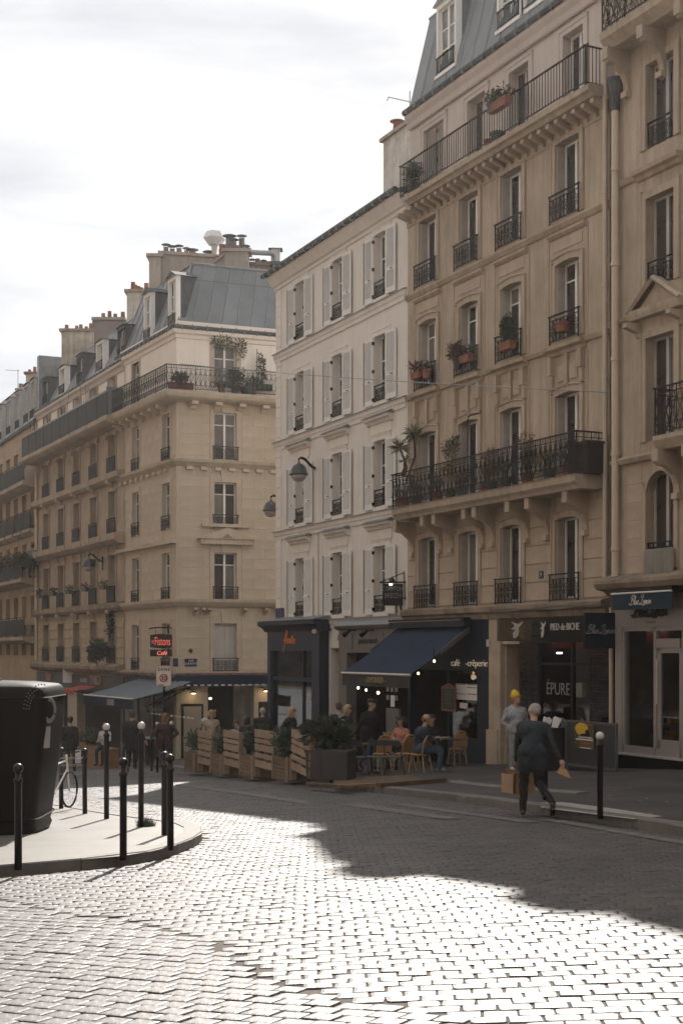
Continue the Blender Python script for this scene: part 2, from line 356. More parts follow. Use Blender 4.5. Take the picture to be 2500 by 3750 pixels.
CACHE = {}
def window(F, u, z, w, h, y=0.2, rows=(0.0, 1.0), leaves=2, frame=white_paint, gl=None, fw=0.055, panes=True, parent=None):
    key = ('win', round(w, 2), round(h, 2), tuple(rows), leaves, frame.name, fw)
    if key not in CACHE:
        mb = MB(); lw = w / leaves; cells = []
        mb.box(0, w, 0, 0.07, 0, fw * 1.5); mb.box(0, w, 0, 0.07, h - fw, h)
        mb.box(0, fw, 0, 0.07, fw * 1.5, h - fw); mb.box(w - fw, w, 0, 0.07, fw * 1.5, h - fw)
        for k in range(1, leaves): mb.box(k * lw - fw * 0.85, k * lw + fw * 0.85, -0.012, 0.07, fw * 1.5, h - fw)
        zs = [fw * 1.5 + (h - 2.5 * fw) * r for r in rows]
        for k in range(leaves):
            a = k * lw + (fw if k == 0 else fw * 0.85); b = (k + 1) * lw - (fw if k == leaves - 1 else fw * 0.85)
            for j in range(len(zs) - 1):
                if j: mb.box(a, b, 0.01, 0.06, zs[j] - 0.02, zs[j] + 0.02)
                cells.append((a, b, zs[j] + (0.02 if j else 0), zs[j + 1] - (0.02 if j < len(zs) - 2 else 0)))
        CACHE[key] = (mb.mesh('window', frame), cells)
    me, cells = CACHE[key]
    o = link('window', me, parent or F.root, loc=(u, y, z))
    for (a, b, c, d) in cells:
        gm = gl or (win_glass2 if random.random() < 0.22 else win_glass)
        k2 = ('pane', round(b - a, 3), round(d - c, 3), gm.name)
        if k2 not in CACHE:
            CACHE[k2] = MB().box(0, b - a, 0, 0.008, 0, d - c).mesh('pane', gm)
        pn = link('pane', CACHE[k2], o, loc=(a, 0.035, c))
        pn.rotation_euler = (random.uniform(-0.006, 0.006), 0, random.uniform(-0.008, 0.008))
    return o
def scroll(mb, cx, cz, r, a0, turns, y, sgn=1, t=0.009):
    pts = []
    n = 9
    for i in range(n + 1):
        k = i / n; a = a0 + sgn * k * turns * 2 * math.pi; rr = r * (1 - 0.72 * k)
        pts.append((cx + rr * math.cos(a), y, cz + rr * math.sin(a)))
    mb.tube(pts, t, 3, caps=False)
def railing_mesh(w, h, style='scroll', dep=0.0, bar=0.1):
    key = ('rail', round(w, 2), round(h, 2), style, dep)
    if key in CACHE: return CACHE[key]
    mb = MB()
    mb.box(-0.05, w + 0.05, -0.022, 0.022, h - 0.03, h)
    mb.box(0, w, -0.012, 0.012, 0.06, 0.085)
    for x in (0, w): mb.box(x - 0.014, x + 0.014, -0.014, 0.014, 0, h - 0.03)
    if style == 'scroll':
        mb.box(0, w, -0.01, 0.01, h - 0.14, h - 0.12)
        n = max(1, round(w / 0.34)); cw = w / n
        for i in range(n):
            c = (i + 0.5) * cw; hz = (h - 0.2) / 2 + 0.08; r = min(cw * 0.24, h * 0.16)
            for s_ in (-1, 1):
                scroll(mb, c + s_ * r * 0.95, hz + r * 1.15, r, math.pi / 2 - s_ * math.pi / 2 + math.pi, 1.1, 0, s_)
                scroll(mb, c + s_ * r * 0.95, hz - r * 1.15, r, math.pi / 2 - s_ * math.pi / 2 + math.pi, 1.1, 0, -s_)
                mb.tube([(c + s_ * cw * 0.08, 0, 0.09), (c + s_ * cw * 0.2, 0, hz), (c + s_ * cw * 0.05, 0, h - 0.13)], 0.008, 3, caps=False)
            if i: mb.box(i * cw - 0.008, i * cw + 0.008, -0.008, 0.008, 0.085, h - 0.12)
            mb.box(c - 0.006, c + 0.006, -0.006, 0.006, 0.085, h - 0.12)
    elif style == 'bars':
        n = max(2, round(w / bar))
        for i in range(1, n):
            x = w * i / n; mb.box(x - 0.008, x + 0.008, -0.008, 0.008, 0.085, h - 0.03)
    elif style == 'panel':
        mb.box(0, w, -0.006, 0.006, 0.1, h - 0.12); mb.box(0, w, -0.015, 0.015, h - 0.14, h - 0.11)
        for i in range(1, 5):
            x = w * i / 5; mb.box(x - 0.012, x + 0.012, -0.014, 0.014, h - 0.12, h - 0.03)
    elif style == 'lyre':
        mb.box(0, w, -0.01, 0.01, h - 0.16, h - 0.14)
        n = max(1, round(w / 0.22)); cw = w / n
        for i in range(n):
            c = (i + 0.5) * cw; H = h - 0.16
            for s_ in (-1, 1):
                mb.tube([(c, 0, 0.09), (c + s_ * cw * 0.42, 0, H * 0.32), (c + s_ * cw * 0.1, 0, H * 0.62), (c + s_ * cw * 0.36, 0, H * 0.82), (c + s_ * cw * 0.2, 0, H * 0.96)], 0.011, 3, caps=False)
                scroll(mb, c + s_ * cw * 0.22, H * 0.2 + 0.05, cw * 0.17, 0 if s_ < 0 else math.pi, 1.0, 0, -s_, 0.009)
                scroll(mb, c + s_ * cw * 0.24, H * 0.78, cw * 0.18, 0 if s_ < 0 else math.pi, 1.0, 0, s_, 0.009)
            if i: mb.box(i * cw - 0.009, i * cw + 0.009, -0.009, 0.009, 0.085, h - 0.03)
            scroll(mb, c, h - 0.085, 0.05, 0, 1.0, 0, 1, 0.008)
    CACHE[key] = mb.mesh('railing', iron); return CACHE[key]
def railing(F, u, z, w, h, y=-0.1, style='scroll', rz=0.0, parent=None, label=None):
    return link('railing', railing_mesh(w, h, style), parent or F.root, loc=(u, y, z), rz=rz, label=label)
def shutter(F, u, z, w, h, y, mat=shutter_paint, rz=0.0, hinge=1):
    key = ('shut', round(w, 2), round(h, 2), mat.name, hinge)
    if key not in CACHE:
        a = MB(); t = 0.035
        a.box(0, 0.07, 0, t, 0, h); a.box(w - 0.07, w, 0, t, 0, h); a.box(0.07, w - 0.07, 0, t, 0, 0.17); a.box(0.07, w - 0.07, 0, t, h - 0.09, h)
        zm = h * 0.36; a.box(0.07, w - 0.07, 0, t, zm - 0.05, zm + 0.05)
        b = MB()
        for z0, z1 in ((0.17, zm - 0.05), (zm + 0.05, h - 0.09)):
            n = int((z1 - z0) / 0.047)
            for i in range(n):
                zc = z0 + (i + 0.5) * (z1 - z0) / n
                b.quad((0.07, 0.004, zc - 0.019), (w - 0.07, 0.004, zc - 0.019), (w - 0.07, t - 0.006, zc + 0.02), (0.07, t - 0.006, zc + 0.02))
                b.quad((0.07, 0.004, zc - 0.019), (0.07, 0.004, zc - 0.026), (w - 0.07, 0.004, zc - 0.026), (w - 0.07, 0.004, zc - 0.019))
        b.quad((0.07, t - 0.002, 0.17), (w - 0.07, t - 0.002, 0.17), (w - 0.07, t - 0.002, h - 0.09), (0.07, t - 0.002, h - 0.09))
        c = MB()
        hx = w + 0.02 if hinge > 0 else -0.02
        for q in (0.08, 0.5, 0.92): c.box(hx - 0.03, hx + 0.03, -0.01, t + 0.02, h * q - 0.05, h * q + 0.05)
        c.box(w * 0.5, w * 0.72, -0.014, 0.002, zm - 0.012, zm + 0.012); 
        fx = 0.0 if hinge > 0 else w
        c.box(fx - 0.012, fx + 0.012, -0.02, -0.004, 0.05, h - 0.03) if hinge > 0 else None
        CACHE[key] = (a.mesh('shutter', mat), b.mesh('slats', mat), c.mesh('fittings', iron))
    a, b, c = CACHE[key]
    o = link('shutter', a, F.root, loc=(u, y, z), rz=rz)
    link('slats', b, o, kind='stuff'); link('fittings', c, o)
    return o
def cornice(F, name, u0, u1, z, prof, mat=limestone, top=None, parent=None, label=None):
    # prof: list of (outward, z offset)
    o = MB().prism([(0.02, prof[0][1])] + [(-a, b) for a, b in prof] + [(0.02, prof[-1][1])], u0, u1)
    o.v = [(x, y, zz + z) for x, y, zz in o.v]
    return o.build(name, mat, parent or F.root, label=label)
BLK = {}
def block(F, u0, u1, z0, z1, mat, proud=0.012, gap=0.012, y=0.0, name='stone_block'):
    if mat.name not in BLK: BLK[mat.name] = bevel_box_mesh('stone_block', mat, 0.0)
    k = ('blk', mat.name, round(u1 - u0, 1), round(z1 - z0, 1))
    if k not in CACHE:
        w, h = round(u1 - u0, 1), round(z1 - z0, 1); w = max(w, .1); h = max(h, .1)
        a, b = w / 2 - gap / 2, h / 2 - gap / 2; bb = 0.008
        mb = MB(); vs_ = []
        for (hx, hz, yy) in ((a, b, 0.0), (a, b, -proud + 0.004), (a - bb, b - bb, -proud)):
            vs_ += [(-hx, yy, -hz), (hx, yy, -hz), (hx, yy, hz), (-hx, yy, hz)]
        fs_ = [(8, 9, 10, 11)]
        for r in (0, 4): fs_ += [(r + i, r + (i + 1) % 4, r + 4 + (i + 1) % 4, r + 4 + i) for i in range(4)]
        mb.add(vs_, fs_); CACHE[k] = (mb.mesh('stone_block', mat), w, h)
    me, w, h = CACHE[k]
    return link(name, me, F.root, loc=((u0 + u1) / 2, y, (z0 + z1) / 2), scale=((u1 - u0) / w, 1, (z1 - z0) / h))
def ashlar(F, u0, u1, z0, z1, ops, bw, bh, mat, y=0.0, limit=[0], **k):
    nr = max(1, round((z1 - z0) / bh)); rh = (z1 - z0) / nr
    us = sorted({u0, u1})
    for j in range(nr):
        a, b = z0 + j * rh, z0 + (j + 1) * rh
        segs = [(u0, u1)]
        for o in ops:
            if o[2] < b - 0.02 and o[3] > a + 0.02:
                ns = []
                for s0, s1 in segs:
                    if o[1] <= s0 or o[0] >= s1: ns.append((s0, s1)); continue
                    if o[0] - s0 > 0.08: ns.append((s0, o[0]))
                    if s1 - o[1] > 0.08: ns.append((o[1], s1))
                segs = ns
        for s0, s1 in segs:
            n = max(1, round((s1 - s0) / bw)); w = (s1 - s0) / n; off = (j % 2) * 0.5 if n > 1 else 0
            cuts = [s0] + [s0 + (i + off) * w for i in range(0 if off else 1, n + (1 if off else 0)) if s0 + 0.05 < s0 + (i + off) * w < s1 - 0.05] + [s1]
            for i in range(len(cuts) - 1): block(F, cuts[i], cuts[i + 1], a, b, mat, y=y, **k)

# ---------------------------------------------------------------- foliage
def leaves(mb, c, rx, ry, rz_, n, s=0.06, droop=0.0, elong=2.2):
    for _ in range(n):
        while True:
            p = Vector((random.uniform(-1, 1), random.uniform(-1, 1), random.uniform(-1, 1)))
            if p.length < 1 and p.length > 0.25: break
        q = Vector((c[0] + p.x * rx, c[1] + p.y * ry, c[2] + p.z * rz_))
        d = (p + Vector((random.uniform(-1, 1), random.uniform(-1, 1), random.uniform(-0.6, 1) - droop))).normalized()
        a = d.cross(Vector((random.random(), random.random(), random.random()))).normalized() * s * random.uniform(0.3, 0.6)
        l = d * s * elong * random.uniform(0.7, 1.3)
        mb.quad(q, q + l * 0.5 + a, q + l, q + l * 0.5 - a)
def bush(name, label, cat, loc, rx, ry, rz_, n, s, mats, parent=None, group=None, base=0.0, elong=2.2):
    mb = MB(); lo = MB()
    for k in range(7):
        a = random.uniform(0, 6.28); lo.tube([(0, 0, -base), (math.cos(a) * rx * 0.4, math.sin(a) * ry * 0.4, rz_ * 0.7), (math.cos(a) * rx * 0.8, math.sin(a) * ry * 0.8, rz_ * 1.3)], 0.012, 4)
    for k in range(6):
        a = random.uniform(0, 6.28); r = random.uniform(0, 0.55)
        leaves(mb, (math.cos(a) * rx * r, math.sin(a) * ry * r, rz_ * random.uniform(0.5, 1.3)), rx * 0.65, ry * 0.65, rz_ * 0.6, n // 6, s, elong=elong)
    if parent is None:
        t = thing(name, label, cat, loc, 0, group)
    else: t = parent
    o1 = mb.build('foliage', mats, t); o2 = lo.build('stem', stem_m, t)
    if parent is not None:
        o1.location = loc; o2.location = loc
    return t

# ================================================================ GROUND
GM = M('road_bed', (0.09, 0.078, 0.068), 0.95, 0.3, 3, 0.3, 30)
def cobble_mat():
    m = M('cobble_stone', (0.046, 0.038, 0.035), 0.4, 0.35, 0.9, 0.0, island=0.3, spec=0.95)
    t = m.node_tree; b = t.nodes['Principled BSDF']; N = t.nodes.new; LK = t.links.new
    co = N('ShaderNodeTexCoord'); n = N('ShaderNodeTexNoise'); n.inputs['Scale'].default_value = 17; n.inputs['Detail'].default_value = 5
    LK(co.outputs['Object'], n.inputs[0]); bp = N('ShaderNodeBump'); bp.inputs['Strength'].default_value = 0.35; bp.inputs['Distance'].default_value = 0.02
    LK(n.outputs[0], bp.inputs['Height']); LK(bp.outputs[0], b.inputs['Normal'])
    n2 = N('ShaderNodeTexNoise'); n2.inputs['Scale'].default_value = 1.3; n2.inputs['Detail'].default_value = 5; LK(co.outputs['Object'], n2.inputs[0])
    r = N('ShaderNodeMapRange'); r.inputs[1].default_value = 0.3; r.inputs[2].default_value = 0.7; r.inputs[3].default_value = 0.48; r.inputs[4].default_value = 0.6
    LK(n2.outputs[0], r.inputs[0]); LK(r.outputs[0], b.inputs['Roughness'])
    return m
cob_m = cobble_mat()
asph = M('pavement_asphalt', (0.045, 0.038, 0.036), 0.75, 0.45, 0.8, 0.35, 90, streak=0.0)
isl_m = M('island_asphalt', (0.2, 0.185, 0.17), 0.42, 0.15, 1.2, 0.3, 80)
kerb_m = M('granite_kerb', (0.14, 0.125, 0.115), 0.6, 0.2, 8, 0.2, 60, island=0.1)
paint_w = M('worn_paint', (0.13, 0.118, 0.11), 0.7, 0.3, 6, 0.2, 60)
paint_m = M('road_paint', (0.32, 0.3, 0.28), 0.7, 0.25, 6, 0.2, 60)

mb = MB(); xs = [-118, -90, -60, -40, -25, -15, -8, -4, 0, 4, 8, 15, 25, 40, 70, 100, 118]
ys = [-60, -30, -10, 0, 10, 20, 30, 40, 48, 54, 60, 68, 80, 90, 110, 140, 170, 198]
V = [(x, y, g(x, y) - 0.010) for y in ys for x in xs]; n = len(xs)
mb.add(V, [(j * n + i, j * n + i + 1, (j + 1) * n + i + 1, (j + 1) * n + i) for j in range(len(ys) - 1) for i in range(n - 1)])
road = mb.build('road', GM, kind='structure')

# kerb lines from pixels -> ground points
isl_px = [(-900, 3270), (-300, 3236), (0, 3211), (250, 3190), (450, 3172), (560, 3153), (640, 3132), (700, 3108), (738, 3086), (745, 3064), (720, 3046), (660, 3033), (600, 3026), (542, 3018), (470, 3008), (383, 2994), (300, 2978), (180, 2957), (0, 2925), (-400, 2862), (-900, 2800)]
ISL = [gp(x, y) for x, y in isl_px]
rk_px = [(3600, 3310), (3000, 3174), (2500, 3061), (2191, 3014), (2000, 2985), (1850, 2960), (1700, 2938), (1582, 2926), (1372, 2902), (1147, 2868), (998, 2857), (880, 2847), (778, 2837), (676, 2826), (600, 2815), (500, 2806), (400, 2802), (300, 2797), (225, 2793), (100, 2786), (-200, 2772)]
RK = [gp(x, y) for x, y in rk_px]
RK[0] = gp(3600, 3310)
RKP = [(p.x, p.y) for p in RK]
def inside(p, poly):
    x, y = p; c = False; n = len(poly)
    for i in range(n):
        x1, y1 = poly[i]; x2, y2 = poly[(i + 1) % n]
        if (y1 > y) != (y2 > y) and x < (x2 - x1) * (y - y1) / (y2 - y1) + x1: c = not c
    return c
ISLP = [(p.x, p.y) for p in ISL]
RPOLY = RKP + [(-60, RKP[-1][1] + 4), (-60, 130), (40, 130), (40, RKP[0][1])]
H = 0.12
def resample(P, step):
    out_ = [P[0]]; acc = 0
    for a, b in zip(P, P[1:]):
        L_ = (b - a).length
        if L_ < 1e-6: continue
        t = step - acc
        while t < L_:
            out_.append(a + (b - a) * (t / L_)); t += step
        acc = L_ - (t - step)
    return out_
def slab_poly(name, poly, h, mat, kind='structure'):
    bm = bmesh.new(); vs_ = [bm.verts.new((x, y, 0)) for x, y in poly]
    f = bm.faces.new(vs_); bmesh.ops.triangulate(bm, faces=[f])
    for yc in (20, 30, 40, 48, 55, 62, 68, 75, 90):
        bmesh.ops.bisect_plane(bm, geom=bm.verts[:] + bm.edges[:] + bm.faces[:], plane_co=(0, yc, 0), plane_no=(0, 1, 0))
    for v in bm.verts: v.co.z = g(v.co.x, v.co.y) + h
    bmesh.ops.recalc_face_normals(bm, faces=bm.faces[:])
    if sum(f.normal.z for f in bm.faces) < 0: bmesh.ops.reverse_faces(bm, faces=bm.faces[:])
    me = bpy.data.meshes.new(name); bm.to_mesh(me); bm.free(); me.materials.append(mat)
    return link(name, me, kind=kind)
pav = slab_poly('pavement', RPOLY, H, asph)
isl = slab_poly('traffic_island', ISLP, H - 0.004, isl_m)
def kerb(parent, P, width=0.24, h=H + 0.004, step=0.9, inner=1, maxn=90):
    Q = resample(P, step)
    for i in range(len(Q) - 1):
        a, b = Q[i], Q[i + 1]
        if i >= maxn: break
        if a.y < 5 or abs(a.x) > 22: continue
        d = (b - a); d.z = 0; L_ = d.length; d.normalize(); nn = Vector((-d.y, d.x, 0)) * inner
        mb = MB(); e_ = 0.006; c = []
        for (p, k) in ((a + d * e_, 0), (b - d * e_, 0), (b - d * e_, 1), (a + d * e_, 1)):
            q = p + nn * (width * k); c.append(q)
        top = [(q.x, q.y, g(q.x, q.y) + h) for q in c]; bot = [(q.x, q.y, g(q.x, q.y) - 0.03) for q in c]
        ch_ = [((c[k] + nn * 0.015 * (1 if k < 2 else 0)).x, (c[k] + nn * 0.015 * (1 if k < 2 else 0)).y, top[k][2] + (0.004 if k >= 0 else 0)) for k in range(4)]
        low = [(q[0], q[1], q[2] - 0.012) for q in top]
        mb.add(ch_ + low + bot, [(0, 1, 2, 3), (0, 4, 5, 1), (1, 5, 6, 2), (2, 6, 7, 3), (3, 7, 4, 0), (4, 8, 9, 5), (5, 9, 10, 6), (6, 10, 11, 7), (7, 11, 8, 4)])
        mb.build('kerbstone', kerb_m, parent)
kerb(isl, ISL[2:19], inner=-1 if (lambda P: sum((b.x - a.x) * (b.y + a.y) for a, b in zip(P, P[1:] + P[:1])) > 0)(ISL) else 1)
kerb(pav, RK[1:], inner=-1, step=1.0)
kerb(pav, [gp(x, y, H) for x, y in ((2110, 2909), (1944, 2896), (1800, 2884), (1700, 2874), (1626, 2862))], inner=-1, step=1.0, h=H + 0.03)

# cobbles: two laid fields, running bond; the nearest 300 are stones of their own
rng = np.random.default_rng(5)
def field_split(x, y): return x > 0.7 - (y - 7.4) * 0.62 + 0.25 * math.sin(y * 1.3)          # right field: rows across the street
stones = []; GRID = {}
SW, SD = 0.192, 0.152
def lay(ang, side, ox, oy):
    ca, sa = math.cos(ang), math.sin(ang)
    R = 62
    for j in range(int(-R / SD), int(R / SD)):
        off = (j % 2) * 0.5 * SW + rng.uniform(-0.012, 0.012)
        for i in range(int(-R / SW), int(R / SW)):
            a = i * SW + off; b = j * SD + (0.5 * math.cos((a + 1.0) * 0.33) if side else 0) + 0.035 * math.sin(a * 0.7 + j * .02) + 0.02 * math.sin(a * 2.1 + j * 0.1)
            x = ox + a * ca - b * sa; y = oy + a * sa + b * ca
            if y < 6.3 or y > 50 or abs(x) > 0.262 * y + 1.2: continue
            if field_split(x, y) != side: continue
            if inside((x, y), ISLP) or inside((x, y), RPOLY): continue
            if side is False or abs(x - (0.7 - (y - 7.4) * 0.62 + 0.25 * math.sin(y * 1.3))) < .4:
                key = (int(x / .3), int(y / .3))
                if any((x - p) ** 2 + (y - q) ** 2 < .0150 for dx in (-1, 0, 1) for dy in (-1, 0, 1) for p, q in GRID.get((key[0] + dx, key[1] + dy), ())): continue
                GRID.setdefault(key, []).append((x, y))
            stones.append((x, y, ang + (-0.165 * math.sin((a + 1.0) * 0.33) if side else 0)))
lay(0.02, True, 0.3, 20)
lay(rad(-30), False, -3, 20)
stones.sort(key=lambda s: s[1])
def stone_verts(w, d, j=0.011):
    hw, hd = w / 2, d / 2; r = lambda: rng.uniform(-j, j); cc = rng.uniform(0.008, 0.02)
    base = [(-hw + cc, -hd), (hw - cc, -hd), (hw, -hd + cc), (hw, hd - cc), (hw - cc, hd), (-hw + cc, hd), (-hw, hd - cc), (-hw, -hd + cc)]
    base = [(x + r() * .6, y + r() * .6) for x, y in base]; t = rng.uniform(-0.003, 0.003); v = []
    for s, z in ((1.0, -0.05), (0.985, -0.007 + t), (0.93, -0.002 + t), (0.7, 0.001 + t)): v += [(x * s, y * s, z) for x, y in base]
    f = []
    for rr in (0, 8, 16): f += [(rr + i, rr + (i + 1) % 8, rr + 8 + (i + 1) % 8) for i in range(8)] + [(rr + i, rr + 8 + (i + 1) % 8, rr + 8 + i) for i in range(8)]
    f += [(24, 25, 26), (24, 26, 27), (24, 27, 28), (24, 28, 29), (24, 29, 30), (24, 30, 31)]; return v, f
proto = []
for k in range(24):
    proto.append(stone_verts(SW * rng.uniform(0.95, 1.005), SD * rng.uniform(0.96, 1.01)))
pm = []
for v, f in proto[:12]:
    mb = MB(); mb.add(v, f); pm.append(mb.mesh('cobblestone', cob_m))
sx_, sy_ = 0.0401, -0.0459
TILT = Vector((0, 0, 1)).rotation_difference(Vector((-sx_, -sy_, 1)).normalized()).to_matrix()
vis = [s for s in stones if abs(s[0]) < 0.24 * s[1] + 0.1 and s[1] > 7.2]
near = set(id(s) for s in vis[:300])
Vs, Fs, nv = [], [], 0
for s in stones:
    x, y, a = s; a += rng.uniform(-0.05, 0.05); k = int(rng.integers(0, 24)); z = g(x, y) + rng.uniform(-0.0025, 0.0025)
    if id(s) in near:
        o = link('cobblestone', pm[k % 12], road, loc=(x, y, z)); o.rotation_euler = (TILT @ Matrix.Rotation(a, 3, 'Z')).to_euler(); continue
    v, f = proto[k]; v = np.array(v); ca, sa = math.cos(a), math.sin(a)
    tx, ty = rng.uniform(-0.02, 0.02), rng.uniform(-0.02, 0.02)
    X = v[:, 0] * ca - v[:, 1] * sa; Y = v[:, 0] * sa + v[:, 1] * ca
    Z = v[:, 2] + X * (sx_ + tx) + Y * (sy_ + ty)
    Vs.append(np.stack([X + x, Y + y, Z + z], 1)); Fs.append(np.array(f) + nv); nv += len(v)
Vs = np.concatenate(Vs); Fs = np.concatenate(Fs)
me = bpy.data.meshes.new('cobblestones'); me.from_pydata(Vs.tolist(), [], Fs.tolist()); me.materials.append(cob_m)
link('cobblestones', me, road, kind='stuff')
def ground_poly(name, px, h, mat, parent=None, kind=None):
    P = [gp(x, y, h) for x, y in px]
    mb = MB(); mb.quad(*[(p.x, p.y, g(p.x, p.y) + h) for p in P][::-1]); return mb.build(name, mat, parent, kind=kind)
ground_poly('crossing_stripe', [(1975, 2938), (2060, 2937), (2260, 2963), (2425, 2989), (2320, 3000), (2200, 2985), (1980, 2958)], H + 0.006, paint_m, pav)
for px in ([(640, 2868), (900, 2900), (1150, 2938), (1140, 2948), (880, 2908), (640, 2874)], [(1230, 2945), (1330, 2944), (1700, 2997), (1610, 2998)], [(1440, 2946), (1500, 2945), (1990, 3012), (1900, 3010)], [(1960, 2998), (2060, 3004), (2500, 3078), (2500, 3092)]):
    ground_poly('worn_road_marking', px, 0.008, paint_w, road)
lm = M('fallen_leaf', (0.3, 0.22, 0.12), 0.9, 0.2, 3)
for (x, y) in ((2303, 2887), (2253, 2895), (2230, 2916), (2367, 2926), (2340, 2934), (2443, 2937), (2377, 2980), (1640, 2905), (1700, 2920)):
    P = gp(x, y, H + 0.012); mb = MB(); a = random.uniform(0, 3)
    mb.quad(*[(0.06 * math.cos(a + k) * q, 0.06 * math.sin(a + k) * q, 0.01 * q) for k, q in ((0, 1), (1.2, .5), (3.1, 1), (4.4, .5))])
    tag(link('fallen_leaf', mb.mesh('fallen_leaf', lm), loc=P), 'small dry leaf lying on the dark pavement', 'leaf', 'fallen leaves scattered on the pavement')

# ================================================================ BUILDING 9 (limestone, long balcony)
F9 = Facade('apartment_building', 'tall beige limestone apartment building numbered 9 with long iron balcony above cafe', -1220, 22.33, 1492, 2232)
R9 = F9.root; ZA = lambda F, z: z - F.zb
cols = [(1537, 1598), (1683, 1751), (1834, 1913), (2033, 2125)]
cu9 = [(F9.U(a), F9.U(b)) for a, b in cols]; ww = sum(b - a for a, b in cu9) / 4
cu9 = [((a + b) / 2 - ww / 2, (a + b) / 2 + ww / 2) for a, b in cu9]
rows9 = [(2.86, 4.9), (5.75, 8.0), (9.33, 11.28), (12.35, 14.28)]
EAVE9 = 17.75
ops = [(a, b, ZA(F9, z0), ZA(F9, z1)) for a, b in cu9 for z0, z1 in rows9]
mb = MB(); wall_mesh(mb, 0, F9.len, ZA(F9, 2.42), ZA(F9, 14.75), ops, 0.26); 
mb.build('wall', limestone, R9)
mb = MB(); c5 = [(1553, 1625), (1712, 1778), (1864, 1936), (2062, 2136)]
cu5 = [(F9.U(a, 0.1), F9.U(b, 0.1)) for a, b in c5]
ops5 = [(a, b, ZA(F9, 14.95), ZA(F9, 16.95)) for a, b in cu5]
wall_mesh(mb, 0, F9.len, ZA(F9, 14.75), ZA(F9, EAVE9), ops5, 0.25, 0.1)
mb.build('attic_wall', attic, R9)
mb = MB(); shell(mb, 0.0, F9.len, 0, ZA(F9, 14.75), 11, 0.02); shell(mb, 0.0, F9.len, ZA(F9, 14.76), ZA(F9, EAVE9 - 0.02), 11, 0.12); mb.build('party_wall', attic, R9)
# mansard, gable profile leaning back
def mansard(F, name, u0, u1, z0, z1, set_, back, mats, npan, y0=0.0, hipl=0.0, hipr=0.0, zr=None):
    zr = zr if zr is not None else z1 + 0.9
    mb = MB()
    A = lambda u, y, z: (u, y, z)
    mb.quad(A(u0, y0, z0), A(u0 + hipl, y0 + set_, z1), A(u0 + hipl, back - 0.1 - set_, z1), A(u0, back - 0.1, z0))
    mb.quad(A(u1, y0, z0), A(u1, back - 0.1, z0), A(u1 - hipr, back - 0.1 - set_, z1), A(u1 - hipr, y0 + set_, z1))
    mb.quad(A(u0, back - 0.1, z0), A(u0 + hipl, back - 0.1 - set_, z1), A(u1 - hipr, back - 0.1 - set_, z1), A(u1, back - 0.1, z0))
    mb.quad(A(u0, y0, z0), A(u1, y0, z0), A(u1 - hipr, y0 + set_, z1), A(u0 + hipl, y0 + set_, z1))
    ym = (y0 + back) / 2
    mb.quad(A(u0 + hipl, y0 + set_, z1), A(u1 - hipr, y0 + set_, z1), A(u1 - hipr, ym, zr), A(u0 + hipl, ym, zr))
    mb.quad(A(u0 + hipl, ym, zr), A(u1 - hipr, ym, zr), A(u1 - hipr, back - 0.1 - set_, z1), A(u0 + hipl, back - 0.1 - set_, z1))
    mb.add([A(u0 + hipl, y0 + set_, z1), A(u0 + hipl, ym, zr), A(u0 + hipl, back - 0.1 - set_, z1), A(u1 - hipr, y0 + set_, z1), A(u1 - hipr, ym, zr), A(u1 - hipr, back - 0.1 - set_, z1)], [(0, 1, 2), (3, 5, 4)])
    rf = mb.build('mansard_roof', mats, F.root)
    dy, dz = set_, z1 - z0; Ln = math.hypot(dy, dz); ny, nz_ = -dz / Ln, dy / Ln
    for k in range(npan):
        a, b = k / npan, (k + 1) / npan
        p = [(u0 + (u1 - u0) * a, 0), (u0 + (u1 - u0) * b, 0), (u0 + hipl + (u1 - u0 - hipl - hipr) * b, 1), (u0 + hipl + (u1 - u0 - hipl - hipr) * a, 1)]
        q = []
        for i, (u, t) in enumerate(p):
            g_ = 0.025 * (1 if i in (0, 3) else -1)
            q.append((u + g_, y0 + dy * t + ny * 0.012, z0 + dz * t + nz_ * 0.012))
        m2 = MB(); m2.quad(*q); r_ = [(x, y - ny * 0.012, z - nz_ * 0.012) for x, y, z in q]
        for i in range(4): m2.quad(q[i], r_[i], r_[(i + 1) % 4], q[(i + 1) % 4])
        m2.build('zinc_panel', zinc, rf)
        if k:
            u_0, u_1 = p[0][0], p[3][0]
            MB().tube([(u_0, y0 + ny * 0.02, z0 + nz_ * 0.02), (u_1, y0 + dy + ny * 0.02, z1 + nz_ * 0.02)], 0.028, 4).build('standing_seam', zinc_trim, rf)
    MB().tube([(u0 + hipl, y0 + set_, z1 + 0.02), (u1 - hipr, y0 + set_, z1 + 0.02)], 0.05, 6).build('roof_ridge_roll', zinc_trim, rf)
    return rf
r9 = mansard(F9, 'roof', -0.02, F9.len, ZA(F9, EAVE9), ZA(F9, 20.75), 0.75, 11, zinc, 14, 0.02, zr=ZA(F9, 21.6))
def gutter(F, u0, u1, z, y=-0.12, r=0.09, n=8):
    mb = MB(); mb.tube([(u0, y, z), (u1, y, z)], r, 8); k = int((u1 - u0) / 0.55)
    g_ = mb.build('gutter', zinc_dark, F.root)
    b = MB()
    for i in range(k): b.box(u0 + (i + .5) * .55 - .012, u0 + (i + .5) * .55 + .012, y - r - .012, y + 0.1, z - r - .03, z + 0.01)
    b.build('gutter_brackets', zinc_trim, g_, kind='stuff')
gutter(F9, 0, F9.len, ZA(F9, EAVE9))
cornice(F9, 'eaves_cornice', 0.0, F9.len, ZA(F9, EAVE9 - 0.5), [(-0.08, 0), (0.0, 0.03), (0.03, 0.18), (0.1, 0.3), (0.12, 0.4), (-0.08, 0.42)], attic)
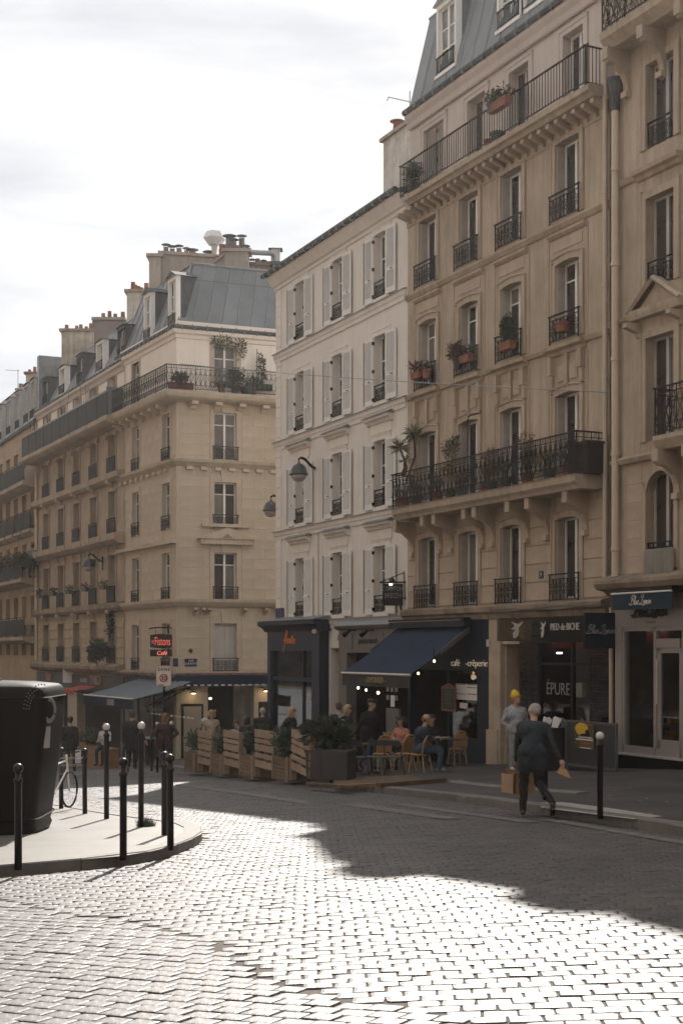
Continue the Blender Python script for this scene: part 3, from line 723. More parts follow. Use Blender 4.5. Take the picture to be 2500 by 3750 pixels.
def dormer(F, u, z, w, h, y, depth, mat_f=white_paint, mat_s=zinc_dark, ped=True, proud=0.1, rail=True):
    d = MB()
    d.box(u - 0.09, u, y - proud, y + 0.1, z, z + h); d.box(u + w, u + w + 0.09, y - proud, y + 0.1, z, z + h); d.box(u - 0.09, u + w + 0.09, y - proud, y + 0.1, z + h, z + h + 0.13); d.box(u - 0.12, u + w + 0.12, y - proud - 0.05, y + 0.05, z - 0.1, z)
    if ped:
        d.add([(u - 0.18, y - proud - 0.06, z + h + 0.13), (u + w + 0.18, y - proud - 0.06, z + h + 0.13), (u + w / 2, y - proud - 0.06, z + h + 0.42), (u - 0.18, y + 0.1, z + h + 0.13), (u + w + 0.18, y + 0.1, z + h + 0.13), (u + w / 2, y + 0.1, z + h + 0.42)], [(0, 1, 2), (5, 4, 3), (0, 2, 5, 3), (2, 1, 4, 5), (1, 0, 3, 4)])
    o = d.build('dormer', mat_f, F.root)
    s = MB(); ds = depth * .95
    for x0, x1 in ((u - 0.085, u - 0.03), (u + w + 0.03, u + w + 0.085)): s.add([(x, yy, zz) for x in (x0, x1) for yy, zz in ((y + .1, z - .05), (y + .22, z - .05), (y + ds, z + h + .12), (y + .1, z + h + .12))], [(0, 3, 2, 1), (4, 5, 6, 7), (0, 1, 5, 4), (1, 2, 6, 5), (2, 3, 7, 6), (3, 0, 4, 7)])
    t_ = z + h + (0.4 if ped else 0.16)
    s.add([(u - 0.2, y - proud - .08, z + h + 0.14), (u + w / 2, y - proud - .08, t_ + .03), (u + w + 0.2, y - proud - .08, z + h + 0.14), (u - 0.2, y + depth, z + h + 0.14), (u + w / 2, y + depth, t_ + .03), (u + w + 0.2, y + depth, z + h + 0.14)], [(0, 1, 4, 3), (1, 2, 5, 4), (0, 2, 1), (3, 4, 5), (0, 3, 5, 2)])
    s.build('dormer_roof', mat_s, o)
    wd = window(F, u, z, w, h, y=y, rows=(0, .35, .68, 1) if h > 1.2 else (0, .5, 1), parent=o)
    if rail: link('railing', railing_mesh(w, 0.5, 'bars'), o, loc=(u, y - proud - 0.03, z))
    return o
a, z_ = F9.at(1608, 262, 0.2); b, _ = F9.at(1668, 262, 0.2); dormer(F9, a, ZA(F9, 18.35), b - a, 1.9, 0.25, 1.0, white_paint, zinc, True)
a, z_ = F9.at(1830, 110, 0.2); b, _ = F9.at(1905, 110, 0.2); dormer(F9, a, ZA(F9, 18.35), b - a, 1.9, 0.25, 1.0, white_paint, zinc, True)
a, z_ = F9.at(2110, 110, 0.2); dormer(F9, a, ZA(F9, 18.35), b - a + 0.2, 1.9, 0.25, 1.0, white_paint, zinc, True)
# windows
for ri, (z0, z1) in enumerate(rows9):
    for ci, (a, b) in enumerate(cu9):
        h = z1 - z0
        window(F9, a + 0.02, ZA(F9, z0), b - a - 0.04, h, y=0.25, rows=(0, 1) if ri != 2 else (0, .78, 1), leaves=2)
        # painted folded shutter boxes standing in the left reveal
        key = ('rev', round(h, 2))
        if key not in CACHE: CACHE[key] = MB().box(0, 0.03, -0.005, 0.23, 0.03, h - 0.03).box(0.03, 0.034, 0.03, 0.2, 0.1, h * .46).box(0.03, 0.034, 0.03, 0.2, h * .52, h - 0.1).mesh('shutter_box', grey_shutter)
        link('shutter_box', CACHE[key], R9, loc=(a, 0.02, ZA(F9, z0)))
        link('shutter_box', CACHE[key], R9, loc=(b - 0.034, 0.02, ZA(F9, z0)))
        # moulded surround with flat arched head
        fw = 0.16
        key = ('sur9', ri)
        if key not in CACHE:
            m = MB(); w = b - a
            m.box(-fw, -0.0, -0.045, 0.0, -0.02, h); m.box(w, w + fw, -0.045, 0, -0.02, h)
            m.box(-fw - .02, -fw + .03, -0.065, -0.0, -0.02, h + .1); m.box(w + fw - .03, w + fw + .02, -0.065, 0, -0.02, h + .1)
            pts = []; n_ = 10
            for k in range(n_ + 1): x = -fw + (w + 2 * fw) * k / n_; pts.append((x, h + 0.1 + (0.07 if ri < 3 else 0.0) * math.sin(math.pi * k / n_)))
            inn = [(w * k / n_, h - (0.06 if ri < 3 else 0.02) + (0.06 if ri < 3 else 0.02) * math.sin(math.pi * k / n_)) for k in range(n_ + 1)]
            for k in range(n_):
                m.add([(inn[k][0], -0.045, inn[k][1]), (inn[k + 1][0], -0.045, inn[k + 1][1]), (pts[k + 1][0], -0.045, pts[k + 1][1]), (pts[k][0], -0.045, pts[k][1]),
                       (inn[k][0], 0.2, inn[k][1]), (inn[k + 1][0], 0.2, inn[k + 1][1]), (pts[k + 1][0], 0.0, pts[k + 1][1] + 0), (pts[k][0], 0.0, pts[k][1])], [(0, 1, 2, 3), (1, 0, 4, 5), (3, 2, 6, 7)])
                m.tube([(pts[k][0], -0.05, pts[k][1]), (pts[k + 1][0], -0.05, pts[k + 1][1])], 0.03, 4, caps=False)
            CACHE[key] = m.mesh('window_surround', limestone)
        link('window_surround', CACHE[key], R9, loc=(a, 0, ZA(F9, z0)))
        if ri in (0, 2, 3):
            railing(F9, a - 0.1, ZA(F9, z0 - 0.08), b - a + 0.2, 0.72, -0.13, 'scroll')
            MB().box(a - 0.02, b + 0.02, -0.09, 0.25, ZA(F9, z0 - 0.1), ZA(F9, z0)).build('window_sill', limestone_b, R9)
        if ri in (1, 2):       # carved crown panel and shelf above the window
            zt = z1 + (0.95 if ri == 1 else 0.62); m = MB(); hw = 0.2
            if ri == 1:
                for (p, q) in ((0.1, 0.42), (0.58, 0.9)): 
                    w = b - a; x0, x1 = a + w * p, a + w * q; zz = ZA(F9, z1 + 0.3)
                    m.box(x0, x1, -0.03, 0, zz, zz + 0.4); m.box(x0 + .04, x1 - .04, -0.04, -0.03, zz + .04, zz + .36)
                m.box((a + b) / 2 - .06, (a + b) / 2 + .06, -0.09, 0, ZA(F9, z1 + .2), ZA(F9, zt))
                for x in (a - 0.2, b + 0.06): m.box(x, x + 0.14, -0.14, 0, ZA(F9, z1 + 0.5), ZA(F9, zt)); m.box(x + .02, x + .12, -0.09, 0, ZA(F9, z1 + 0.15), ZA(F9, z1 + .5))
                m.build('crown_panel', limestone_b, R9)
            else:
                m.box(a - .1, b + .1, -.02, 0, ZA(F9, z1 + .3), ZA(F9, zt - .05)); m.build('crown_panel', limestone_b, R9)
            cornice(F9, 'shelf', a - 0.28, b + 0.28, ZA(F9, zt), [(0, 0), (0.05, 0.02), (0.08, 0.1), (0.2, 0.15), (0.22, 0.24), (0, 0.26)] if ri == 1 else [(0, 0), (0.04, 0.02), (0.1, 0.08), (0.11, 0.14), (0, 0.16)], limestone).name = 'window_shelf'
for (a, b) in cu5:
    i = cu5.index((a, b))
    if i == 0:
        for k in range(2): shutter(F9, a + k * (b - a) / 2, ZA(F9, 14.95), (b - a) / 2, 2.0, 0.2, grey_shutter, hinge=1)
    else: window(F9, a, ZA(F9, 14.95), b - a, 2.0, y=0.32, rows=(0, 1), frame=grey_shutter if i < 3 else white_paint)
    m = MB(); w = b - a; m.box(-0.14, 0, 0.07, 0.1, 0, 2.12); m.box(w, w + .14, 0.07, 0.1, 0, 2.12); m.box(0, w, 0.07, 0.1, 2.0, 2.12); m.box(-.2, -.14, .055, .1, 0, 2.2); m.box(w + .14, w + .2, .055, .1, 0, 2.2)
    m.box(-.2, w + .2, .05, .1, 2.12, 2.2)
    o = m.build('window_surround', attic, R9); o.location = (a, 0, ZA(F9, 14.95))
# string courses
for z, pf in ((9.08, [(0, 0), (0.06, 0.02), (0.1, 0.12), (0.0, 0.16)]), (12.08, [(0, 0), (0.05, 0.02), (0.12, 0.12), (0.13, 0.18), (0.0, 0.2)]), (14.3, [(0, 0), (0.03, .01), (0.05, 0.06), (0, 0.08)])):
    cornice(F9, 'string_course', -0.0, F9.len, ZA(F9, z), pf)
# vertical pilaster strips (recessed panel lines)
m = MB()
for i in range(4):
    for z0, z1 in ((5.8, 8.9), (9.3, 12.0)):
        a, b = cu9[i]
        for x in (a - .34, b + .3): m.box(x, x + .035, -0.02, 0, ZA(F9, z0), ZA(F9, z1))
m.build('panel_mouldings', limestone_b, R9, kind='stuff')
# top balcony: slab on modillions, plain bar rail
BW = 0.62; ul = F9.U(1466, -BW + .04)
sl9 = cornice(F9, 'balcony_slab', F9.U(1476, -BW), F9.len - 0.02, ZA(F9, 14.66), [(0, 0), (BW - .16, 0.02), (BW - 0.1, 0.1), (BW - .02, 0.14), (BW, 0.26), (BW - 0.05, 0.29), (0, 0.29)])
sl9.name = 'balcony_slab'
mod = MB().prism([(0.0, 0), (-.06, 0), (-.1, .1), (-.3, .16), (-.42, .2), (-.42, .3), (0, .3)], -0.075, 0.075).mesh('modillion', limestone_b)
n_ = 27
for i in range(n_): link('modillion', mod, R9, loc=(0.15 + i * (F9.len - .3) / (n_ - 1), -0.0, ZA(F9, 14.36)))
rm = railing_mesh(F9.len - ul - .12, 0.95, 'bars', bar=0.125)
link('railing', rm, R9, loc=(ul, -BW + 0.04, ZA(F9, 14.95)), label='long plain railing of vertical iron bars along the top balcony')
link('railing', railing_mesh(BW, 0.95, 'bars'), R9, loc=(F9.len - 0.18, -BW + .04, ZA(F9, 14.95)), rz=rad(90)); link('railing', railing_mesh(BW, 0.95, 'bars'), R9, loc=(ul, -BW + .04, ZA(F9, 14.95)), rz=rad(90))
# second-floor balcony: stone slab, brackets, lyre ironwork
zb2 = 5.42; BW2 = 0.85; u0b, u1b = F9.U(1434, -0.85), F9.U(2214)
cornice(F9, 'balcony_slab', u0b, u1b, ZA(F9, zb2), [(0, 0), (BW2 - .12, 0.0), (BW2 - 0.08, 0.08), (BW2, 0.16), (BW2 + .02, 0.3), (BW2 + .05, 0.34), (0, 0.34)]).name = 'balcony_slab'
br = MB().prism([(0, 0), (-.07, .0), (-.1, .22), (-.2, .42), (-.42, .6), (-.6, .62), (-.66, .7), (-.66, .95), (0, .95)], -0.08, 0.08).box(-.1, .1, -.68, -.6, .68, .96).box(-.1, .1, -.16, 0, -.1, .03).mesh('balcony_bracket', limestone_b)
for i, (a, b) in enumerate(cu9):
    for x in ((a - .32), (b + .3)): link('balcony_bracket', br, R9, loc=(x, 0, ZA(F9, zb2) - 0.95))
link('railing', railing_mesh(u1b - u0b, 1.0, 'lyre'), R9, loc=(u0b, -BW2 + .03, ZA(F9, zb2 + .36)), label='long ornate black iron balcony railing with lyre and scroll panels')
for x in (u0b, u1b): link('railing', railing_mesh(BW2, 1.0, 'lyre'), R9, loc=(x, -BW2 + .03, ZA(F9, zb2 + .36)), rz=rad(90))
# first-floor channelled blocks between the windows
zs = [2.86 + k * 0.47 for k in range(6)]
edges = [0.06] + [e for a, b in cu9 for e in (a - .17, b + .17)] + [F9.len - .05]
for i in range(0, len(edges), 2):
    for k in range(len(zs) - 1): block(F9, edges[i], edges[i + 1], ZA(F9, zs[k]), ZA(F9, zs[k + 1]), limestone_b, 0.03, 0.028)
cornice(F9, 'shop_cornice', -0.0, F9.len, ZA(F9, 2.42), [(0, 0), (0.12, 0.02), (0.15, 0.16), (0.26, 0.2), (0.28, 0.34), (0.2, 0.38), (0, 0.42)], soot).name = 'shop_cornice'
for (py, sg, rr) in ((2236, 1, .012), (2243, -1, .01)):
    P = []
    for px in range(1790, 2240, 30): u, z = F9.at(px, py - (px - 1790) * .06 + sg * 3 * math.sin(px * .03), -0.3); P.append((u, -0.3, z))
    MB().tube(P, rr, 4).build('cable', M('cable_sheath', (0.12, .1, .09), .7), R9)
# number plate 9 and other plates
def plate(F, px0, px1, py0, py1, mat, txt=None, d=-0.01, tm=None, size=None, name='plate', xs=0.8):
    a, z1 = F.at(px0, py0, d); b, z0 = F.at(px1, py1, d)
    o = MB().box(a, b, d, d + 0.02, z0, z1).build(name, mat, F.root)
    if txt:
        s_ = size or (z1 - z0) * .9; text(txt, s_, tm or letter_w, o, ((a + b) / 2, d - 0.004, (z0 + z1) / 2 - s_ * .34), xs=xs, depth=.002)
    return o
plate(F9, 1972, 1987, 2092, 2118, blue_plate, '9', -0.045)
# downpipe at the right end
def pipe(F, u, d, z0, z1, r, mat, name='downpipe', step=2.2):
    mb = MB().tube([(u, d, z0), (u, d, z1)], r, 10); z = z0 + .6
    while z < z1: mb.tube([(u, d, z), (u, d, z + .09)], r * 1.25, 10); z += step
    return mb.build(name, mat, F.root, smooth=False)
pipe_m = M('painted_pipe', (0.5, 0.41, 0.31), 0.6, 0.06, 2)
pipe(F9, F9.U(2229), -0.12, ZA(F9, 3.0), ZA(F9, 17.6), 0.06, pipe_m)
pipe(F9, F9.U(2244), -0.06, ZA(F9, -1.1), ZA(F9, 2.6), 0.055, pipe_m)

# ---- ground floor of no. 9
def gbox(F, px0, px1, py0, py1, d0, d1, mat, name, parent=None):   # box on the facade given by its front outline in pixels
    a, z1 = F.at(px0, py0, d0); b, z0 = F.at(px1, py1, d0)
    return MB().box(a, b, d0, d1, z0, z1).build(name, mat, parent or F.root)
def ubox(F, u0, u1, z0, z1, d0, d1, mat, name, parent=None): return MB().box(u0, u1, d0, d1, ZA(F, z0), ZA(F, z1)).build(name, mat, parent or F.root)
U9 = F9.U
GZ = -2.1
# cafe interior room and front
ux0, ux1, ux2, ux3 = U9(1497), U9(1640), U9(1750), U9(1800)
room = MB(); room.box(ux0, ux3 - .1, 4.0, 4.1, ZA(F9, GZ), ZA(F9, 2.4)); room.box(ux0 - .02, ux0 + .05, .1, 4, ZA(F9, GZ), ZA(F9, 2.4)); room.box(ux3 - .1, ux3 - .05, .1, 4, ZA(F9, GZ), ZA(F9, 2.4)); room.box(ux0, ux3, .1, 4, ZA(F9, 1.9), ZA(F9, 2.0))
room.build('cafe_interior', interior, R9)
ubox(F9, ux0, ux3, 1.02, 2.42, -0.06, 0.12, navy, 'shop_fascia')
ubox(F9, ux2, ux3, GZ, 1.02, -0.04, 0.25, navy, 'shop_pier')
ubox(F9, ux1 - .06, ux1 + .06, GZ, 1.02, 0, 0.12, navy, 'shop_post')
ubox(F9, ux1 + .06, ux2, GZ, -0.85, 0.0, 0.1, navy, 'stallriser')
gl_ = ubox(F9, ux1 + .06, ux2, -0.85, 1.02, 0.06, 0.07, shop_glass, 'shop_window')
ubox(F9, ux0, ux0 + .15, GZ, 1.02, -.04, .2, navy, 'shop_pier')
uu, zz = F9.at(1719, 2440, -0.08); [text(t_, 0.28, neon_w, R9, (uu + du, -0.085, zz), xs=1.14, depth=.006, name='lit_lettering', bold=-.006) for t_, du in (('café', -.78), ('-crêperie', .36))]
plate(F9, 1779, 1800, 2342, 2368, metal_l, None, -.1, name='alarm_box')
a, z1 = F9.at(1669, 2503, -.02); b, z0 = F9.at(1748, 2566, -.02)
mn = thing('menu_board', 'large white menu sheet with dark heading bars on cafe window', 'menu', F9.w(a, -.03, z0), F9.ang)
wd_, hh_ = b - a, z1 - z0
MB().box(0, wd_, 0, .015, 0, hh_).build('sheet', paper, mn)
for (x, z) in ((.04, .94), (.54, .94), (.54, .76), (.04, .34), (.54, .36)): MB().box(wd_ * x, wd_ * (x + .42), -.004, 0, hh_ * z, hh_ * (z + .045)).build('heading_bar', letter_k, mn)
a, z1 = F9.at(1683, 2573, -.02); b, z0 = F9.at(1711, 2595, -.02)
tag(MB().box(0, b - a, 0, .01, 0, z1 - z0).build('notice', paper), 'small pale notice below the large white menu sheet', 'notice'); o = bpy.data.objects['notice']; o.location = F9.w(a, -.03, z0); o.rotation_euler.z = F9.ang
a, z1 = F9.at(1617, 2508, -.1); b, z0 = F9.at(1668, 2607, -.1)
cb = thing('chalkboard', 'tall chalkboard in a reddish wooden frame beside the menu sheet', 'chalkboard', F9.w(a, -.12, z0), F9.ang); w_, h_ = b - a, z1 - z0
fr = M('red_wood', (.2, .06, .03), .6, .2, 5)
m = MB(); m.box(0, w_, 0, .04, 0, .06); m.box(0, .06, 0, .04, .06, h_ - .1); m.box(w_ - .06, w_, 0, .04, .06, h_ - .1); m.box(0, w_, 0, .04, h_ - .1, h_ - .03); m.poly([(w_ * .15, h_ - .03), (w_ * .85, h_ - .03), (w_ * .65, h_ + .04), (w_ * .35, h_ + .04)], .04); m.build('frame', fr, cb)
MB().box(.06, w_ - .06, .015, .03, .06, h_ - .1).build('slate_panel', black_paint, cb)
for k, wv in enumerate((.5, .7, .35, .55, .4, .6)): MB().tube([(w_ / 2 - w_ * wv * .4 + q * w_ * wv * .1, .012, h_ * (.78 - k * .12) + (.015 if q % 2 else -.015)) for q in range(9)], .006, 3).build('chalk_line', letter_g, cb)
# stone pilaster, doorway and door
ubox(F9, ux3, U9(1842), GZ, 2.42, -0.10, 0.3, limestone_b, 'pilaster')
ubox(F9, ux3 - .05, U9(1836), GZ, -0.55, -0.16, 0.1, limestone_b, 'pilaster_base')
ubox(F9, U9(1842), U9(1905), 1.75, 2.42, -0.04, 0.3, limestone_b, 'door_lintel')
m = MB(); a, b = U9(1842), U9(1905); m.box(a, a + .06, 0.05, .5, ZA(F9, GZ), ZA(F9, 1.75)); m.build('door_reveal', limestone_b, R9)
dr = ubox(F9, a, b, GZ, 1.75, 0.45, 0.5, brown_door, 'door')
for zz in (-1.2, -.2, .75): ubox(F9, a + .2, b - .1, zz, zz + .75, .43, .45, brown_door, 'door_panel', dr)
ubox(F9, U9(1905), U9(1912), GZ, 2.42, -0.02, 0.5, black_tile, 'shop_pier')
# black tiled shoe shop
e0, e1 = U9(1906), U9(2243)
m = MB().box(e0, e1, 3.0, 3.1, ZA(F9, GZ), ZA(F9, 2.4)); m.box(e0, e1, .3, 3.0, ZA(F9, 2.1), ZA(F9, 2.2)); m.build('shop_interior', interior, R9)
fa = ubox(F9, e0, e1, 1.78, 2.44, -0.05, 0.2, black_paint, 'shop_fascia')
def tiles(F, u0, u1, z0, z1, d, tw, th, mat):
    bk = ubox(F, u0, u1, z0, z1, d, d + .2, black_paint, 'tiled_pier')
    nx, nz2 = max(1, round((u1 - u0) / tw)), round((z1 - z0) / th); w, h = (u1 - u0) / nx, (z1 - z0) / nz2
    me = MB().add([(0.006, 0, .006), (w - .006, 0, .006), (w - .006, 0, h - .006), (.006, 0, h - .006), (.014, -.008, .014), (w - .014, -.008, .014), (w - .014, -.008, h - .014), (.014, -.008, h - .014)], [(4, 5, 6, 7), (0, 1, 5, 4), (1, 2, 6, 5), (2, 3, 7, 6), (3, 0, 4, 7)]).mesh('tile', mat)
    for j in range(nz2):
        for i in range(nx): link('tile', me, bk, loc=(u0 + i * w, d - .001, ZA(F, z0) + j * h))
tiles(F9, e0 + .02, U9(1975), GZ + .6, 1.78, -0.03, .3, .15, black_tile)
tiles(F9, U9(2160), e1, GZ + .8, 1.78, -0.03, .3, .15, black_tile)
wz0 = -1.0; wa, wb = U9(1975), U9(2160); wm = U9(2092)
m = MB(); 
for x in (wa, wm, wb): m.box(x - .04, x + .04, 0, .1, ZA(F9, GZ), ZA(F9, 1.78))
m.box(wa, wb, 0, .1, ZA(F9, 1.22), ZA(F9, 1.28)); m.box(wa, wb, 0, .1, ZA(F9, GZ), ZA(F9, wz0)); fo = m.build('shopfront_frame', black_paint, R9)
ubox(F9, wa + .04, wm - .04, wz0, 1.22, .04, .05, shop_glass, 'pane', fo); ubox(F9, wa + .04, wm - .04, 1.28, 1.78, .04, .05, shop_glass, 'pane', fo)
ubox(F9, wm + .04, wb - .04, wz0, 1.22, .04, .05, shop_glass, 'pane', fo); ubox(F9, wm + .04, wb - .04, 1.28, 1.78, .04, .05, shop_glass, 'pane', fo)
ubox(F9, wa + .1, U9(2056), GZ, 1.9, .9, .95, M('mauve_wall', (.11, .085, .085), .9), 'display_wall')
uu, zz = F9.at(2041, 2541, 0.03); text('ÉPURE', 0.44, letter_g, R9, (uu, .03, zz - .02), xs=.85, depth=.002, name='window_lettering')
uu, zz = F9.at(2066, 2307, -.06); text('PIED de BICHE', 0.25, letter_w, R9, (uu, -.065, zz), xs=.8, depth=.01, name='shop_lettering')
def deer(F, px, py, h, d, mat, parent, flip=1, locl=None):
    P = [(-.16, -.5), (-.02, -.48), (.1, -.3), (.14, -.05), (.1, .14), (.2, .22), (.36, .5), (.3, .52), (.2, .42), (.08, .36), (-.08, .42), (-.26, .5), (-.22, .4), (-.12, .32), (-.12, .2), (-.26, .08), (-.24, .02), (-.12, .04), (-.06, -.0), (-.2, -.2)]
    m = MB(); m.poly([(x * h * flip, z * h) for x, z in P][::(1 if flip > 0 else -1)], 0.012); o = m.build('deer_emblem', mat, parent or F.root)
    if locl: o.location = locl
    else:
        u, z = F.at(px, py, d); o.location = (u, d - .012, z)
    return o
deer(F9, 1987, 2306, .4, -.06, letter_w, None)
lp = ubox(F9, U9(2050, .5) - .09, U9(2050, .5) + .02, 1.50, 1.54, .45, .55, bulb_c, 'ceiling_spot_light')
ubox(F9, U9(2050, .5) - .075, U9(2050, .5) + .005, 1.54, 1.95, .47, .53, black_paint, 'ceiling_spot')
wl = ubox(F9, U9(2110, .3), U9(2132, .3), .42, .78, .28, .4, M('lamp_white', (.55, .48, .42), .6), 'wall_light')
# blade signs
def blade(F, px_wall, px_tip, py0, py1, mat, label, name='blade_sign'):
    u = F.U(px_wall); lo, hi = .2, 3
    for _ in range(40):
        mid = (lo + hi) / 2; P = F.w(u, -mid, 0); x = CX + FP * P.x / P.y
        if x > px_tip: lo = mid
        else: hi = mid
    P = F.w(u, -lo, 0); z1 = CH + (HY - py0) * P.y / FP; z0 = CH + (HY - py1) * P.y / FP
    t = thing(name, label, 'sign', (F.w(u, 0, 0).x, F.w(u, 0, 0).y, z0), F.ang + rad(90))
    return t, lo, z1 - z0          # local x = into building ; sign spans x in [-lo, ...]
t, D, h_ = blade(F9, 1972, 1824, 2268, 2345, brown_door, 'brown square hanging sign with pale deer emblem over the brown door')
pan = M('bronze_panel', (.12, .085, .055), .5, .15, 3)
m = MB().box(-D, -D + .95, -.04, .04, 0, h_); m.build('sign_panel', pan, t); MB().box(-D - .015, -D, -.05, .05, -.01, h_ + .01).box(-D, -D + .95, -.05, .05, h_, h_ + .02).box(-D, -D + .95, -.05, .05, -.02, 0).box(-D + .95, -D + .965, -.05, .05, 0, h_).build('frame', M('bronze_edge', (.06, .042, .03), .5), t)
for z in (.12, h_ - .12): MB().box(-D + .965, 0, -.015, .015, z - .015, z + .015).build('bracket', iron, t)
def deer_side(tt, x, z, h, mat):
    o = deer(F9, 0, 0, h, 0, mat, tt, 1, (x, .04, z)); o.rotation_euler = (0, 0, math.pi); return o
deer(F9, 0, 0, .42, 0, letter_w, t, 1, (-D + .5, -.056, h_ / 2)).scale = (1.3, 1, 1)
deer(F9, 0, 0, .34, 0, M('tan_emblem', (.2, .12, .06), .6), t, -1, (-D + .66, -.0535, h_ / 2 - .07)).scale = (1.3, 1, 1)
t, D, h_ = blade(F9, 2277, 2137, 2243, 2375, navy, 'square navy blade sign with pale script lettering beside grey shopfront')
MB().box(-D, -.18, -.03, .03, 0, h_).build('sign_panel', navy, t)
for z in (.02, h_ - .02): MB().box(-.2, 0, -.02, .02, z - .02, z + .02).box(-.04, .0, -.05, .05, z - .1, z + .1).build('bracket', iron, t)
script_text('Blue Lemon', .2, letter_g, t, (-D / 2 - .08, -.035, h_ * .42), w=(D - .18) * .84, thick=.045)

# ================================================================ WHITE BUILDING WITH SHUTTERS
FW = Facade('apartment_building', 'cream building with white louvred shutters between the beige corner block and building 9', -1095, 21.3, 1012, 1492)
RW = FW.root; UW = FW.U
opw = []
ua, ub, uc = UW(1083), UW(1218), UW(1370)
u_op = [ua, (ua + uc) / 2, uc]; OWW = 1.07; SHW = 0.6
rowsW = [(2.78, 4.86), (6.1, 8.18), (9.4, 11.48), (12.66, 14.68)]
EW = 15.45
for z0, z1 in rowsW:
    for u in u_op: opw.append((u, u + OWW, ZA(FW, z0), ZA(FW, z1)))
mb = MB(); wall_mesh(mb, 0, FW.len, ZA(FW, 2.3), ZA(FW, 15.1), opw, 0.24); mb.build('wall', cream, RW)
mb = MB(); shell(mb, 0.0, FW.len, ZA(FW, -3.2), ZA(FW, 15.3), 10, 0.02); mb.build('side_wall', cream, RW)
mb = MB(); mb.add([(-.3, -.45, ZA(FW, EW)), (FW.len, -.45, ZA(FW, EW)), (FW.len, 5, ZA(FW, 17.3)), (-.3, 5, ZA(FW, 17.3)), (FW.len, 10.3, ZA(FW, EW)), (-.3, 10.3, ZA(FW, EW))], [(0, 1, 2, 3), (3, 2, 4, 5), (0, 3, 5), (1, 4, 2)]); mb.build('roof', zinc_dark, RW)
cornice(FW, 'eaves_cornice', -.12, FW.len, ZA(FW, 14.86), [(0, 0), (.05, .02), (.07, .12), (.14, .16), (.3, .4), (.34, .5), (0, .52)], cream)
gutter(FW, -.35, FW.len, ZA(FW, EW), -.42, .09)
for z in (2.62, 5.94, 9.24, 12.5):
    cornice(FW, 'string_course', -.1, FW.len - .05, ZA(FW, z - .3), [(0, 0), (.04, 0), (.05, .12), (.08, .16), (.1, .3), (0, .3)], cream)
    MB().prism([(0, 0), (-.14, -.01), (-.14, .015), (0, .05)], -.14, FW.len - .04).build('zinc_flashing', zinc_trim, RW).location = (0, 0, ZA(FW, z + .003))
for ri, (z0, z1) in enumerate(rowsW):
    for ci, u in enumerate(u_op):
        h = z1 - z0
        window(FW, u + .02, ZA(FW, z0), OWW - .04, h, y=.22, rows=(0, .32, .64, 1) if ri != 3 or ci else (0, 1), leaves=2)
        shutter(FW, u - SHW - .035, ZA(FW, z0 - .06), SHW, h + .04, -.06, hinge=1)
        sh2 = shutter(FW, u + OWW - .02, ZA(FW, z0 - .06), SHW, h + .04, -.14, hinge=-1, rz=rad(4 + 3 * random.random()))
        railing(FW, u + .02, ZA(FW, z0 - .02), OWW - .04, .56, -.0, 'scroll')
        m = MB(); m.box(-.0, OWW + .04, -.05, 0.2, -.12, 0.0)
        m.box(-.12, 0, -.03, 0, 0, h); m.box(OWW, OWW + .12, -.03, 0, 0, h); m.box(-.12, OWW + .12, -.03, 0, h, h + .14); m.box(-.14, OWW + .14, -.045, 0, h + .14, h + .18)
        o = m.build('window_surround', cream_b, RW); o.location = (u, 0, ZA(FW, z0))
        if ri < 2:
            m = MB(); m.box(-.22, OWW + .22, -.035, 0, h + .2, h + .55)
            m.build('frieze_panel', cream_b, RW).location = (u, 0, ZA(FW, z0))
            cornice(FW, 'hood_moulding', u - .42, u + OWW + .32, ZA(FW, z0 + h + .5), [(0, 0), (.08, .02), (.12, .1), (.2, .14), (.22, .22), (0, .22)], cream)
            MB().prism([(0, .11), (-.12, .1), (-.26, .02), (-.26, 0), (0, 0)], u - .46, u + OWW + .36).build('zinc_flashing', zinc_trim, RW).location = (0, 0, ZA(FW, z0 + h + .725))
zq = 2.75; k = 0
while zq < 14.8:
    block(FW, 0.0, .52, ZA(FW, zq), ZA(FW, min(zq + .37, 14.85)), cream_b, .03, .022, name='quoin'); zq += .37
plate(FW, 1009, 1037, 2228, 2266, blue_plate, None, -.045, name='street_name_plate')
for (py, tt, s_) in ((2244, 'RUE', .09), (2258, 'DES ABBESSES', .075)):
    pass
MB().tube([(UW(1167), -.02, ZA(FW, 6.0)), (UW(1167), -.02, ZA(FW, 2.4))], .015, 5).build('conduit', M('conduit', (.4, .36, .32)), RW)
# chimney stack on the party wall
cst = thing('chimney_stack', 'tall pale chimney stack with one round pot beside the mansard of building 9', 'chimney', F9.w(F9.U(1403, 2.0), 2.0, ZA(F9, 13.6)), F9.ang)
a0 = -.95
def zpx(F, px, py, d): return F.at(px, py, d)[1] + F.zb
zt = 17.42
zt = CH + (HY - 520) * cst.location.y / FP; uw = F9.U(1500, 2.0) - F9.U(1403, 2.0)
MB().box(0, uw + 1.5, 0, 1.2, 0, zt - 13.6).build('stack', chim_w, cst); MB().box(-.12, uw + 1.5, -.1, 1.3, zt - 13.6, zt - 13.48).build('coping', chim, cst)
pt_ = MB().lathe([(.16, 0), (.13, .45), (.12, .45)], (.45, .3, zt - 13.48), 12).lathe([(.26, .48), (.05, .56)], (.45, .3, zt - 13.48), 12).build('chimney_pot', terracotta, cst)
an = thing('roof_aerial', 'thin metal aerial mast with a horizontal rod beside the chimney', 'aerial', cst.location + Vector((.95, .9, zt - 13.6)), 0)
P0 = Vector((0, 0, 0)); MB().tube([(0, 0, 0), (0, 0, 2.1)], .02, 5).tube([(-.75, -.1, 1.85), (0, 0, 1.72), (.2, 0, 1.68)], .018, 5).tube([(-.75, -.1, 1.85), (-.8, -.1, 1.72)], .018, 4).build('mast', zinc_trim, an)

